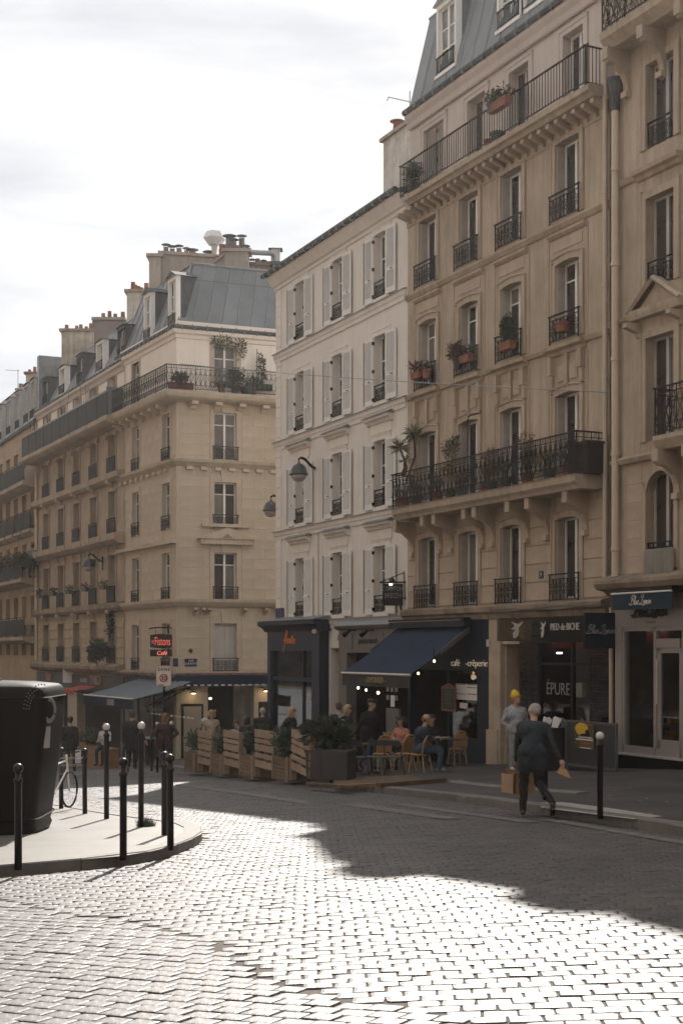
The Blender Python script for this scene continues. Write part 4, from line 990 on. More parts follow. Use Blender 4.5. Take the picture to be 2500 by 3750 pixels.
# ground floor of the white building: wall pieces
def Zf(F, px, py, d=0): return F.at(px, py, d)[1] + F.zb
G0 = -3.0
w0, w1 = UW(1200), UW(1252)
ubox(FW, UW(1180), w1, 1.66, 2.32, 0.0, .3, cream, 'wall_panel')
ubox(FW, UW(1180), UW(1209), G0, 1.66, 0.0, .5, cream, 'wall_pier')
rd = ubox(FW, UW(1209), w1, G0, 1.66, .45, .5, red_door, 'door')
ubox(FW, UW(1209) + .5, w1, -1.6, .9, .43, .45, black_paint, 'door_glass', rd)
plate(FW, 1236, 1242, 2327, 2345, blue_plate, '7', -.02, size=.14)
MB().lathe([(.0, -.1), (.09, -.08), (.1, .0), (.06, .06)], (UW(1192), -.4, ZA(FW, 1.6 + 70 * .0092)), 10).build('security_camera', plastic_w, RW)
# orange-lettered navy shop
SHP = thing('shopfront', 'projecting navy shopfront with orange script sign and tall display window', 'shopfront', FW.w(0, 0, 0), FW.ang)
class _F: pass
def sub(F, root): 
    f = _F(); f.root = root; f.zb = F.zb; f.U = F.U; f.at = F.at; f.w = F.w; f.ang = F.ang; f.len = F.len; return f
FS = sub(FW, SHP); pd = -.36
s0, s1 = UW(979, pd), UW(1168, pd)
zt_ = Zf(FW, 1080, 2310, pd); zfb = Zf(FW, 1080, 2383, pd)
ubox(FS, s0, s1, zfb, zt_, pd, .0, navy_l, 'fascia'); sa, sb = UW(992 + 0, pd), UW(1140, pd)
sa = s0 + .3
ubox(FS, s0, sa, G0, zfb, pd, 0, navy_l, 'pier'); ubox(FS, sb, s1, G0, zfb, pd, 0, navy_l, 'pier'); ubox(FS, s1, s1 + .012, G0, zt_, pd, .02, navy, 'side_panel')
MB().prism([(0, -.02), (pd, -.02), (pd - .12, .12), (pd - .3, .22), (pd - .3, .36), (0, .36)], s0 - .25, s1 + .22).build('shop_cornice', navy, SHP).location = (0, 0, ZA(FW, zt_))
MB().prism([(0, .37), (pd - .32, .365), (pd - .32, .38), (0, .52)], s0 - .27, s1 + .24).build('zinc_cover', zinc_trim, SHP).location = (0, 0, ZA(FW, zt_))
m = MB(); zm = Zf(FW, 1080, 2487, pd); um = UW(1099, pd); 
for x in (sa, um, sb): m.box(x - .05, x + .05, pd + .1, pd + .22, ZA(FW, G0), ZA(FW, zfb))
m.box(sa, sb, pd + .08, pd + .22, ZA(FW, zm - .08), ZA(FW, zm + .06)); m.box(sa, sb, pd + .08, pd + .22, ZA(FW, G0), ZA(FW, -1.7)); m.build('window_frame', navy, SHP)
for (x0, x1) in ((sa + .05, um - .05), (um + .05, sb - .05)):
    ubox(FS, x0, x1, -1.7, zm - .08, pd + .15, pd + .16, shop_glass, 'pane'); ubox(FS, x0, x1, zm + .06, zfb, pd + .15, pd + .16, shop_glass, 'pane')
m = MB().box(s0, s1, 2.2, 2.3, ZA(FW, G0), ZA(FW, 2)); m.box(s0, s0 + .05, .1, 2.2, ZA(FW, G0), ZA(FW, 2)); m.box(s1, s1 + .05, .1, 2.2, ZA(FW, G0), ZA(FW, 2)); m.box(s0, s1, 0, 2.2, ZA(FW, 1.7), ZA(FW, 1.75)); m.build('shop_interior', interior_w, SHP)
o = script_text('Herines', .42, orange_l, SHP, (UW(1062, pd), pd - .03, ZA(FW, Zf(FW, 1064, 2357, pd))), w=1.05, thick=.04, name='script_lettering')
MB().box(-.07, .07, -.01, .02, -.04, .04).build('accent_mark', orange_l, SHP).location = (UW(1072, pd), pd - .03, ZA(FW, Zf(FW, 1072, 2332, pd)))
coat = thing('display_coat', 'mustard coat hanging at the right of the display window', 'coat', FW.w(UW(1120, 0), .25, ZA(FW, -2.0)), FW.ang)
MB().lathe([(.28, 0), (.27, .8), (.2, 1.3), (.24, 1.75), (.1, 2.0), (.02, 2.02)], (0, 0, 0), 12, 1, .5).build('body', black_paint, coat)
MB().tube([(-.05, -.12, 2.0), (-.26, -.08, 1.8), (-.33, -.08, 1.2), (-.34, -.08, .45)], .09, 8).build('sleeve', M('mustard_cloth', (.45, .2, .03), .9, .1), coat)
# grey shop
SH2 = thing('shopfront', 'grey painted shopfront with small dark lettering and two spotlights', 'shopfront', FW.w(0, 0, 0), FW.ang); FG = sub(FW, SH2)
q0, q1 = UW(1250), FW.len - .05
zt2, zf2 = Zf(FW, 1300, 2307), Zf(FW, 1300, 2390)
ubox(FG, q0, q1, zf2, zt2, -.1, .2, grey_shop, 'fascia'); ubox(FG, q0, UW(1279), G0, zf2, -.1, .25, grey_shop, 'pier')
MB().prism([(0, 0), (-.12, 0), (-.2, .06), (-.24, .13), (0, .13)], q0 - .1, q1).build('shop_cornice', grey_shop, SH2).location = (0, 0, ZA(FW, zt2)); 
MB().prism([(0, .14), (-.25, .135), (-.25, .15), (0, .42)], q0 - .1, q1).build('zinc_cover', zinc_trim, SH2).location = (0, 0, ZA(FW, zt2))
m = MB(); a, z1 = FW.at(1290, 2318, -.1); b, z0 = FW.at(1404, 2343 + 38, -.1); 
for (x0, x1, y0, y1) in ((a, b, z1 - .02, z1), (a, b, z0, z0 + .02), (a, a + .02, z0, z1), (b - .02, b, z0, z1)): m.box(x0, x1, -.12, -.1, y0, y1)
m.build('fascia_moulding', grey_shop, SH2)
uu, zz = FW.at(1347, 2356, -.1); text('JANDEA BROSS', .2, letter_k, SH2, (uu, -.115, zz), xs=1.02, depth=.01, name='shop_lettering')
for px in (1275, 1338):
    uu, zz = FW.at(px, 2314, -.3); MB().tube([(uu + .16, -.1, zz + .05), (uu + .12, -.32, zz + .05)], .02, 5).tube([(uu + .14, -.3, zz + .05), (uu - .08, -.42, zz - .1)], .045, 8, .1).build('spotlight', black_paint, SH2)
m = MB().box(q0 + .3, q1, 3.5, 3.6, ZA(FW, G0), ZA(FW, 2)); m.box(q0 + .2, q0 + .3, .2, 3.5, ZA(FW, G0), ZA(FW, 2)); m.box(q0 + .3, q1, .2, 3.5, ZA(FW, 1.7), ZA(FW, 1.8)); m.build('shop_interior', interior, SH2)
ubox(FG, UW(1415), UW(1462), G0, -.2, -.02, .05, M('grey_green_door', (.12, .12, .115), .6, .15), 'side_door'); 
for i in range(3):
    for j in range(3): ubox(FG, UW(1417) + i * .3, UW(1417) + i * .3 + .16, .05 + j * .26, .2 + j * .26, -.03, .0, M('sticker_green', (.2, .24, .18), .7), 'sticker')
ubox(FG, UW(1433), UW(1447), -.15, .2, -.035, -.02, paper, 'door_notice')
# wall pipe green zinc covers etc.

# ================================================================ RIGHT BUILDING (pale shopfront below)
FD = Facade('apartment_building', 'beige stone apartment building at the right edge above the pale grey shopfront', -1220, 22.14, 2248, 3100)
RD = FD.root; UD = FD.U
pitch = UD(2610) - UD(2365)
cD = [UD(2367), UD(2367) + 2.55, UD(2367) + 5.1]; wD = UD(2470) - UD(2367)
rowsD = [(3.42, 5.6), (6.3, 8.63), (9.75, 11.78), (12.9, 14.8), (16.2, 18.2)]
od = [(u, u + wD, ZA(FD, a), ZA(FD, b)) for u in cD for a, b in rowsD]
mb = MB(); wall_mesh(mb, 0, FD.len, ZA(FD, 2.5), ZA(FD, 19.2), od, .24); mb.build('wall', limestone, RD)
mb = MB(); shell(mb, 0, FD.len, 0, ZA(FD, 19.2), 11, .02); mb.build('party_wall', attic, RD)
mansard(FD, 'roof', 0, FD.len, ZA(FD, 19.2), ZA(FD, 21.5), .9, 11, zinc, 10, .02)
for ri, (z0, z1) in enumerate(rowsD):
    for u in cD:
        h = z1 - z0; window(FD, u, ZA(FD, z0), wD, h, y=.2, rows=(0, 1), frame=M('grey_white_frame', (.42, .39, .37), .5))
        m = MB()
        if ri == 0:
            m.box(-.14, 0, -.05, 0, 0, h - .2); m.box(wD, wD + .14, -.05, 0, 0, h - .2); n_ = 12
            for k in range(n_):
                A_ = [(wD * (k + t) / n_, h - .42 + .42 * math.sin(math.pi * (k + t) / n_) ** .6) for t in (0, 1)]; B_ = [(-.14 + (wD + .28) * (k + t) / n_, h - .2 + .42 * math.sin(math.pi * (k + t) / n_) ** .6) for t in (0, 1)]
                m.add([(A_[0][0], -.05, A_[0][1]), (A_[1][0], -.05, A_[1][1]), (B_[1][0], -.05, B_[1][1]), (B_[0][0], -.05, B_[0][1]), (A_[0][0], .19, A_[0][1]), (A_[1][0], .19, A_[1][1]), (B_[0][0], 0, B_[0][1]), (B_[1][0], 0, B_[1][1]), (A_[0][0], .19, h + .01), (A_[1][0], .19, h + .01)], [(0, 1, 2, 3), (1, 0, 4, 5), (3, 2, 7, 6), (4, 8, 9, 5)])
        else:
            m.box(-.16, 0, -.05, 0, 0, h); m.box(wD, wD + .16, -.05, 0, 0, h); m.box(-.16, wD + .16, -.05, 0, h, h + .16)
            m.box(-.2, -.14, -.07, 0, 0, h + .2); m.box(wD + .14, wD + .2, -.07, 0, 0, h + .2)
        m.build('window_surround', limestone, RD).location = (u, 0, ZA(FD, z0))
        if ri in (0, 2, 3):
            railing(FD, u + .02, ZA(FD, z0 - .02), wD - .04, .62, .02, 'scroll' if ri else 'panel')
        if ri == 2: cornice(FD, 'hood_moulding', u - .3, u + wD + .3, ZA(FD, z1 + .45), [(0, 0), (.06, .02), (.1, .1), (.2, .14), (.22, .24), (0, .26)])
        if ri == 1:
            zz = ZA(FD, z1 + .45); x0, x1 = u - .42, u + wD + .42; m = MB()
            m.prism([(0, 0), (-.2, 0), (-.24, .1), (-.26, .2), (0, .2)], x0, x1); 
            m.add([(x0, -.26, .2), (x1, -.26, .2), ((x0 + x1) / 2, -.26, .85), (x0, 0, .2), (x1, 0, .2), ((x0 + x1) / 2, 0, .85)], [(0, 2, 5, 3), (2, 1, 4, 5), (0, 1, 4, 3)])
            m.quad((x0 + .2, -.1, .2), (x1 - .2, -.1, .2), ((x0 + x1) / 2, -.1, .75)); 
            for s_ in (0, 1):
                pa = Vector((x0, 0, .2)) if s_ == 0 else Vector((x1, 0, .2)); pb = Vector(((x0 + x1) / 2, 0, .85)); dd = (pb - pa).normalized()
                m.tube([pa + Vector((0, -.24, -.03)), pb + Vector((0, -.24, -.05))], .06, 4)
            m.build('pediment', limestone, RD).location = (0, 0, zz)
            for x in (x0 + .08, x1 - .22): link('console', mod, RD, loc=(x + .07, 0, zz - .38))
for z, pf in ((5.86, [(0, 0), (.1, .02), (.16, .12), (.0, .2)]), (12.3, [(0, 0), (.05, .02), (.12, .14), (0, .2)]), (9.15, [(0, 0), (.08, .02), (.12, .1), (0, .16)])): cornice(FD, 'string_course', 0, FD.len, ZA(FD, z), pf)
for k in range(3):
    a = cD[k] + (UD(2392, -.58) - cD[0]); b = a + wD + .3
    cornice(FD, 'balcony_slab', a, b, ZA(FD, 5.95), [(0, 0), (.5, 0), (.56, .1), (.62, .2), (.62, .3), (0, .3)]).name = 'balcony_slab'
    for x in (a + .15, b - .15): link('balcony_bracket', br, RD, loc=(x, 0, ZA(FD, 5.0)))
    link('railing', railing_mesh(b - a - .1, 1.05, 'lyre'), RD, loc=(a + .05, -.58, ZA(FD, 6.25)))
    link('railing', railing_mesh(.56, 1.05, 'lyre'), RD, loc=(a + .05, -.58, ZA(FD, 6.25)), rz=rad(90))
uDt = UD(2194, -.7)
cornice(FD, 'balcony_slab', uDt, FD.len, ZA(FD, 15.35), [(0, 0), (.5, 0), (.6, .1), (.7, .2), (.72, .36), (0, .38)]).name = 'balcony_slab'
for k in range(9): link('balcony_bracket', br, RD, loc=(.55 + k * 1.28, 0, ZA(FD, 14.4)))
link('railing', railing_mesh(FD.len, 1.0, 'lyre'), RD, loc=(uDt + .05, -.66, ZA(FD, 15.74))); link('railing', railing_mesh(.62, 1.0, 'lyre'), RD, loc=(uDt + .05, -.66, ZA(FD, 15.74)), rz=rad(90))
pipe(FD, .22, -.14, ZA(FD, 3.3), ZA(FD, 14.1), .085, pipe_m); MB().lathe([(.1, 0), (.13, .35), (.2, .62), (.2, .75)], (.22, -.14, ZA(FD, 14.1)), 12).build('hopper_head', zinc_dark, RD)
ashlar(FD, .45, cD[0] - .2, ZA(FD, 3.3), ZA(FD, 5.8), [], 1.1, .42, limestone_b, proud=.008); ashlar(FD, cD[0] + wD + .2, cD[1] - .2, ZA(FD, 3.3), ZA(FD, 5.8), [], 1.1, .42, limestone_b, proud=.008)
cornice(FD, 'shop_cornice', -.15, FD.len, ZA(FD, 2.86), [(0, 0), (.1, 0), (.2, .1), (.42, .14), (.5, .26), (.5, .34), (.2, .42), (0, .5)], soot).name = 'shop_cornice'
blt = M('bamboo_screen', (.2, .19, .16), .8, .1, 3)
m = MB(); 
for k in range(3): m.lathe([(.17, 0), (.2, .3), (.18, .52), (.16, .55)], (cD[0] + .25 + k * .33, -.12, ZA(FD, 3.3)), 10, 1, .4)
m.build('balcony_screen', blt, RD)
# pale shopfront
SH3 = thing('shopfront', 'pale grey clothing shopfront with glass door and black script sign', 'shopfront', FD.w(0, 0, 0), FD.ang); F3 = sub(FD, SH3)
pale = M('pale_shop_paint', (.27, .235, .22), .55, .06, 2)
v0 = UD(2266); vz0 = Zf(FD, 2270, 2762, -.1); vzt = 2.52; vzh = Zf(FD, 2300, 2296, -.1)
ubox(F3, v0, FD.len, vzh, vzt, -.12, .1, pale, 'fascia'); ubox(F3, v0, UD(2290), vz0, vzh, -.12, .1, pale, 'pier')
ubox(F3, -.1, FD.len, GZ, vz0, -.1, .1, black_paint, 'plinth'); ubox(F3, v0, FD.len, vz0, vz0 + .05, -.16, -.1, metal_l, 'threshold')
d0, d1, d2, d3 = UD(2290), UD(2404), UD(2412), UD(2500)
m = MB()
for x in (d0, UD(2407), d3 + .1): m.box(x - .03, x + .07, -.1, .02, ZA(FD, vz0 + .05), ZA(FD, vzh))
m.box(d0, d3 + .1, -.1, .02, ZA(FD, vzh - .1), ZA(FD, vzh)); m.box(d0, d3, -.1, .02, ZA(FD, vz0 + .05), ZA(FD, vz0 + .22)); zz = Zf(FD, 2440, 2355, -.1); m.box(UD(2410), d3, -.1, .02, ZA(FD, zz - .1), ZA(FD, zz + .1))
m.build('window_frame', pale, SH3)
ubox(F3, d0 + .07, UD(2407) - .03, vz0 + .22, vzh - .1, -.04, -.03, shop_glass, 'pane'); ubox(F3, UD(2410) + .05, d3, zz + .1, vzh - .1, -.04, -.03, shop_glass, 'pane')
dr = MB(); x0, x1 = UD(2412) + .03, d3 + .08
dr.box(x0, x0 + .12, -.08, -.02, ZA(FD, vz0 + .06), ZA(FD, zz - .1)); dr.box(x1 - .12, x1, -.08, -.02, ZA(FD, vz0 + .06), ZA(FD, zz - .1)); dr.box(x0, x1, -.08, -.02, ZA(FD, vz0 + .06), ZA(FD, vz0 + .42)); dr.box(x0, x1, -.08, -.02, ZA(FD, zz - .22), ZA(FD, zz - .1))
dr = dr.build('door', pale, SH3); ubox(F3, x0 + .12, x1 - .12, vz0 + .42, zz - .22, -.05, -.04, shop_glass, 'door_glass', dr); ubox(F3, x0 + .04, x0 + .07, vz0 + 1.2, vz0 + 2.2, -.15, -.12, metal_l, 'handle', dr)
m = MB().box(0, FD.len, 3.2, 3.3, ZA(FD, GZ), ZA(FD, 2.4)); m.box(0, .1, .1, 3.2, ZA(FD, GZ), ZA(FD, 2.4)); m.box(0, FD.len, .1, 3.2, ZA(FD, GZ), ZA(FD, vz0 + .05)); m.box(0, FD.len, .1, 3.2, ZA(FD, vzh), ZA(FD, vzh + .1)); m.build('shop_interior', M('shop_interior_mauve', (.1, .08, .075), .9, .3, 1), SH3)
m = MB(); m.box(d0 + .3, d0 + 1.0, .5, .9, ZA(FD, vz0 + .7), ZA(FD, vz0 + .75)); m.box(d0 + .2, d0 + 1.1, .5, .9, ZA(FD, vz0 + .05), ZA(FD, vz0 + .45)); m.build('display_shelf', M('shelf', (.09, .06, .045), .6), SH3)
for k, (dx, dz) in enumerate(((.35, .75), (.55, .75), (.8, .75), (.4, .45), (.75, .45))): MB().box(d0 + dx, d0 + dx + .14, .55, .8, ZA(FD, vz0 + dz), ZA(FD, vz0 + dz + .12 + .05 * (k % 2))).build('shoe_pair', [M('shoe_tan', (.2, .1, .05), .6), black_paint][k % 2], SH3)
uu, zz2 = FD.at(2380, 2256, -.13); script_text('Blue Lemon', .3, letter_k, SH3, (uu, -.14, zz2), w=UD(2440) - UD(2322), thick=.085, name='script_lettering')
uu, zz2 = FD.at(2380, 2283, -.13); text('PARIS', .09, letter_g, SH3, (uu, -.13, zz2), xs=1.5, depth=.004)
a, zt3 = FD.at(2240, 2178, -.5); b, zb3 = FD.at(2462, 2222, -.5)
aw = thing('awning', 'short teal blue valance awning with pale script lettering above the pale shopfront', 'awning', FD.w(0, 0, 0), FD.ang); FA = sub(FD, aw)
MB().box(a, b, -.52, -.5, zt3 - .36, zt3).build('valance', teal_canvas, aw); MB().tube([(a, -.53, zt3 + .01), (b, -.53, zt3 + .01)], .025, 8).build('front_bar', metal_l, aw); MB().box(a + .1, b - .05, -.5, -.15, zt3 - .02, zt3 + .12).build('cassette', black_paint, aw)
uu, zz2 = FD.at(2345, 2213, -.52); script_text('Blue Lemon', .2, letter_w, aw, (uu + .0, -.53, zz2 - .0), w=.72, thick=.045)

# ================================================================ CORNER BUILDING (beige, cafe below)
CO = W(647, 2000, 60.0); CO.z = 0
xvR = 14300; dR = Vector(((xvR - CX) / FP, 1, 0)).normalized(); ER = CO + dR * 13
FC = Facade2('apartment_building', 'beige corner building with grey zinc mansard roof above the red neon cafe sign', CO, ER, zb=-3.7)
RC = FC.root; UC = FC.U
KL = (647 + 1450) * 60 / FP; tL = (CX + 1450) / FP
def ptL(px): k = (px - CX) / FP; Z = KL / (k + tL); return Vector((k * Z, Z, 0))
AL = ptL(440)
FL = Facade2('corner_wing', 'x', AL, CO, zb=-3.7)
FL.root.parent = RC; FL.root.matrix_parent_inverse = Matrix.Identity(4)
bpy.data.objects.remove(FL.root)
# left wing is built in the same root: express its local frame by a helper mesh transform
class LW:
    pass
rel = Matrix.Translation(Vector((0, 0, 0)))
def c_local(P): d = P - FC.O; return Vector((d.dot(FC.u), d.dot(FC.n), 0))
A_l = c_local(AL); ang_l = FL.ang - FC.ang
zR = {'gut': 15.3}
def ZC(px, py, d=0): return FC.at(px, py, d)[1] + FC.zb
wl_, wr_ = UC(785), UC(866)
rowsC = [(ZC(825, 2462), ZC(825, 2283)), (ZC(825, 2201), ZC(825, 2024)), (ZC(825, 1938), ZC(825, 1767)), (ZC(825, 1688), ZC(825, 1512)), (ZC(825, 1424), ZC(825, 1264))]
zG = ZC(661, 1200); zgr = zG
oc = [(wl_, wr_, a - FC.zb, b - FC.zb) for a, b in rowsC]
zAt = ZC(647, 1470) + .3 - FC.zb
mb = MB(); wall_mesh(mb, 0, 13, ZC(647, 2475) - FC.zb, zAt, oc, .2); mb.build('wall', lime_fist, RC)
mb = MB(); wall_mesh(mb, 0, 13, zAt, zG + .3 - FC.zb, [o for o in oc if o[2] > zAt - .5], .2); mb.build('attic_wall', attic_pale, RC)
# left wing group is a part-less wall in its own rotated frame: use an object carrying the rotation
wing = MB(); opsL = []
uA = [(FL.U(490), FL.U(508)), (FL.U(599), FL.U(622))]
wdt = 0.95
cL = [(uA[0][0] + uA[0][1]) / 2 - wdt / 2, (uA[1][0] + uA[1][1]) / 2 - wdt / 2]
zzL = rowsC
for i, c in enumerate(cL):
    for j, (a, b) in enumerate(rowsC):
        if j == 4 and i == 1: continue
        opsL.append((c, c + wdt, a - FC.zb, b - FC.zb))
wall_mesh(wing, 0, FL.len, ZC(647, 2475) - FC.zb, zAt, opsL, .2)
watt = MB(); wall_mesh(watt, 0, FL.len, zAt, zG + .3 - FC.zb, [o for o in opsL if o[2] > zAt - .5], .2)
WG = wing.build('wing_wall', lime_fist, RC); WG.location = A_l; WG.rotation_euler = (0, 0, ang_l)
FL.root = WG
watt.build('attic_wall', attic_pale, WG)
FCb = FC
for j, (a, b) in enumerate(rowsC):
    h = b - a; w = wr_ - wl_
    if j == 0:
        sh = MB()
        for k in range(4): sh.box(w * k / 4 + .005, w * (k + 1) / 4 - .005, .12, .15, 0, h)
        sh.build('folding_shutter', M('pale_grey_shutter', (.44, .41, .4), .6, .06, 2, streak=.15), RC).location = (wl_, 0, a - FC.zb)
    else: window(FC, wl_, a - FC.zb, w, h, y=.16, rows=(0, .76, 1) if j != 4 else (0, .7, 1), gl=None if j < 3 else (win_glass2 if j == 4 else win_glass))
    if j < 4: railing(FC, wl_ - .05, a - FC.zb, w + .1, .62, -.06, 'scroll')
    m = MB(); m.box(-.2, 0, -.03, 0, 0, h); m.box(w, w + .2, -.03, 0, 0, h); m.box(-.2, w + .2, -.03, 0, h, h + .28); m.poly([(w / 2 - .16, h + .0), (w / 2 + .16, h + .0), (w / 2 + .22, h + .5), (w / 2 - .22, h + .5)], -.07)
    m.build('window_surround', lime_fist_b, RC).location = (wl_, 0, a - FC.zb)
for i, c in enumerate(cL):
    for j, (a, b) in enumerate(rowsC):
        if j == 4 and i == 1: continue
        h = b - a; window(FL, c, a - FC.zb, wdt, h, y=.16, rows=(0, .76, 1)); o_ = None
        if j < 4: railing(FL, c - .02, a - FC.zb, wdt + .04, .6, -.06, 'scroll')
        m = MB(); m.box(-.14, 0, -.04, 0, 0, h); m.box(wdt, wdt + .14, -.04, 0, 0, h); m.box(-.14, wdt + .14, -.04, 0, h, h + .2); m.build('window_surround', lime_fist_b, WG).location = (c, 0, a - FC.zb)
# ashlar blocks
ex = [(wl_ - .22, wr_ + .22, 0, 99)]
bands = [(rowsC[0][0] - .1, 2.1), (2.5, rowsC[2][0] - .15), (rowsC[2][0] - .15, ZC(825, 1728)), (ZC(825, 1672), ZC(825, 1500))]
for (z0, z1) in ((ZC(700, 2455), ZC(700, 2262)), (ZC(700, 2192), ZC(700, 1745)), (ZC(700, 1668), ZC(700, 1510))):
    ashlar(FC, 0.1, 6.0, z0 - FC.zb, z1 - FC.zb, ex, 1.15, .42, lime_fist_b, proud=.01, gap=.026)
    ashlar(FL, .1, FL.len - .1, z0 - FC.zb, z1 - FC.zb, [(c - .16, c + wdt + .16, 0, 99) for c in cL], 1.0, .42, lime_fist_b, proud=.01, gap=.026)
def both(z, prof, mat, name, n=None):
    for F, a, b in ((FC, -.0, 13), (FL, 0, FL.len)):
        pf = [(0.02, prof[0][1])] + [(-p, q) for p, q in prof] + [(0.02, prof[-1][1])]
        m = MB(); k = math.tan(abs(ang_l) / 2 * 1)
        vs_ = []
        for (y, zz) in pf:
            e = max(0, -y) * math.tan(abs(ang_l) / 2)
            vs_.append((a - e if F is FC else a, y, zz + z - FC.zb))
        n_ = len(pf); v2 = [(b + (max(0, -y) * math.tan(abs(ang_l) / 2) if F is FL else 0), y, zz + z - FC.zb) for (y, zz) in pf]
        m.add(vs_ + v2, [(i, (i + 1) % n_, n_ + (i + 1) % n_, n_ + i) for i in range(n_)] + [tuple(range(n_))[::-1], tuple(range(n_, 2 * n_))])
        m.build(name, mat, F.root)
zs1, zs2, zs3, zs4 = ZC(647, 2214), ZC(647, 1700), ZC(647, 1470), ZC(647, 2475)
both(zs1 - .1, [(0, 0), (.1, .02), (.2, .12), (.28, .22), (.3, .34), (0, .36)], lime_fist, 'string_course')
both(zs2 - .06, [(0, 0), (.05, .02), (.12, .1), (.22, .18), (.26, .3), (0, .34)], lime_fist, 'string_course')
both(zs3 + .0, [(0, 0), (.3, .02), (.5, .06), (.62, .14), (.68, .26), (.7, .38), (0, .4)], lime_fist, 'balcony_slab')
both(zG - .45, [(0, 0), (.05, .02), (.08, .16), (.18, .22), (.22, .36), (0, .4)], attic_pale, 'eaves_cornice')
both(zs4 - .1, [(0, 0), (.15, .02), (.3, .1), (.34, .2), (.2, .26), (0, .28)], soot, 'shop_cornice')
den = MB().box(-.14, .14, -.14, 0, 0, .14).mesh('dentil', lime_fist_b); mod2 = MB().prism([(0, 0), (-.1, 0), (-.2, .12), (-.45, .16), (-.45, .3), (0, .3)], -.14, .14).mesh('modillion', lime_fist_b)
for k in range(13): link('dentil', den, RC, loc=(.55 + k * .62, 0, zs2 - .2 - FC.zb))
for k in range(7): link('modillion', mod2, RC, loc=(.7 + k * 1.05, 0, zs3 - .28 - FC.zb)); link('modillion', mod2, WG, loc=(.3 + k * .98, 0, zs3 - .28 - FC.zb))
for k in range(9): link('dentil', den, WG, loc=(.35 + k * .75, 0, zs2 - .2 - FC.zb))
for x in (.75, 1.35, wl_ - .55, wr_ + .3, wr_ + 1.25, wr_ + 1.85): link('console', mod, RC, loc=(x, 0, zs1 - .42 - FC.zb))
# pediment above 2nd floor window
m = MB(); a, b = wl_ - .75, wr_ + .75; m.add([(a, -.3, .12), (b, -.3, .12), ((a + b) / 2, -.3, .62), (a, 0, .12), (b, 0, .12), ((a + b) / 2, 0, .62)], [(0, 1, 2), (0, 2, 5, 3), (2, 1, 4, 5), (1, 0, 3, 4)]); m.box(a + .1, b - .1, -.24, 0, -.1, .12); m.box(a - .02 + .2, b - .2, -.16, 0, .64, .78)
m.build('pediment', lime_fist, RC).location = (0, 0, ZC(825, 1986) - FC.zb)
MB().poly([(a + 1.0, .0), (b - 1.0, 0), ((a + b) / 2, .2)], -.01).build('pediment_recess', soot, RC).location = (0, -.305, ZC(825, 1986) - FC.zb + .16)
m = MB(); a = (cL[0] + cL[1] + wdt) / 2; m.add([(a - .6, -.25, .1), (a + .6, -.25, .1), (a, -.25, .5), (a - .6, 0, .1), (a + .6, 0, .1), (a, 0, .5)], [(0, 1, 2), (0, 2, 5, 3), (2, 1, 4, 5), (1, 0, 3, 4)]); m.box(.05, FL.len, -.22, 0, -.04, .1); m.build('pediment', lime_fist, WG).location = (0, 0, ZC(647, 1985) - FC.zb)
# balcony ironwork
e_ = .66 * math.tan(abs(ang_l) / 2)
zr_ = zs3 + .38 - FC.zb
for k in range(8): link('railing', railing_mesh(1.25, 1.05, 'lyre'), RC, loc=(-e_ + k * 1.25, -.66, zr_))
nL = 6
for k in range(nL): link('railing', railing_mesh((FL.len + e_) / nL, 1.05, 'lyre'), WG, loc=(k * (FL.len + e_) / nL, -.66, zr_))
# mansard: right face and left face joined at a hip
zt5 = zG + 3.05; HI = .95
z0_, z1_ = zG + .02 - FC.zb, zt5 - FC.zb
def roof_face(F, u0, u1, i0, i1, npan, set_, name):
    rf = MB().quad((u0, -.02, z0_), (u1, -.02, z0_), (u1 - i1, set_, z1_), (u0 + i0, set_, z1_)).build(name, zinc_dark, F.root)
    dz = z1_ - z0_; Ln = math.hypot(set_, dz); ny, nz_ = -dz / Ln, set_ / Ln
    for k in range(npan):
        q = []
        for (f, t) in ((k / npan, 0), ((k + 1) / npan, 0), ((k + 1) / npan, 1), (k / npan, 1)):
            u = (u0 + (u1 - u0) * f) * (1 - t) + (u0 + i0 + (u1 - u0 - i0 - i1) * f) * t; gs = .02 if f == k / npan else -.02
            q.append((u + gs, -.02 + (set_ + .02) * t + ny * .012, z0_ + dz * t + nz_ * .012))
        if F is FC and k % 1 == 0:
            mid = [tuple(a_ * .25 + b_ * .75 for a_, b_ in zip(q[i], q[3 - i])) for i in (0, 1)]
            m2 = MB().quad(q[0], q[1], mid[1], mid[0]); link('zinc_panel', m2.mesh('zinc_panel', zinc), rf)
            up = [tuple(c + .0 for c in p) for p in mid]
            MB().quad((mid[0][0], mid[0][1] - .0, mid[0][2] + .03), (mid[1][0], mid[1][1], mid[1][2] + .03), q[2], q[3]).build('zinc_panel', zinc, rf)
        else: MB().quad(*q).build('zinc_panel', zinc, rf)
        MB().tube([tuple(Vector(q[0]) + Vector((-.02, ny * .02, 0))), tuple(Vector(q[3]) + Vector((-.02, ny * .02, 0)))], .026, 4).build('standing_seam', zinc_trim, rf)
    return rf
roof_face(FC, 0, 13, HI, 0, 20, 1.15, 'mansard_roof'); roof_face(FL, 0, FL.len, 0, HI, 9, 1.15, 'mansard_roof')
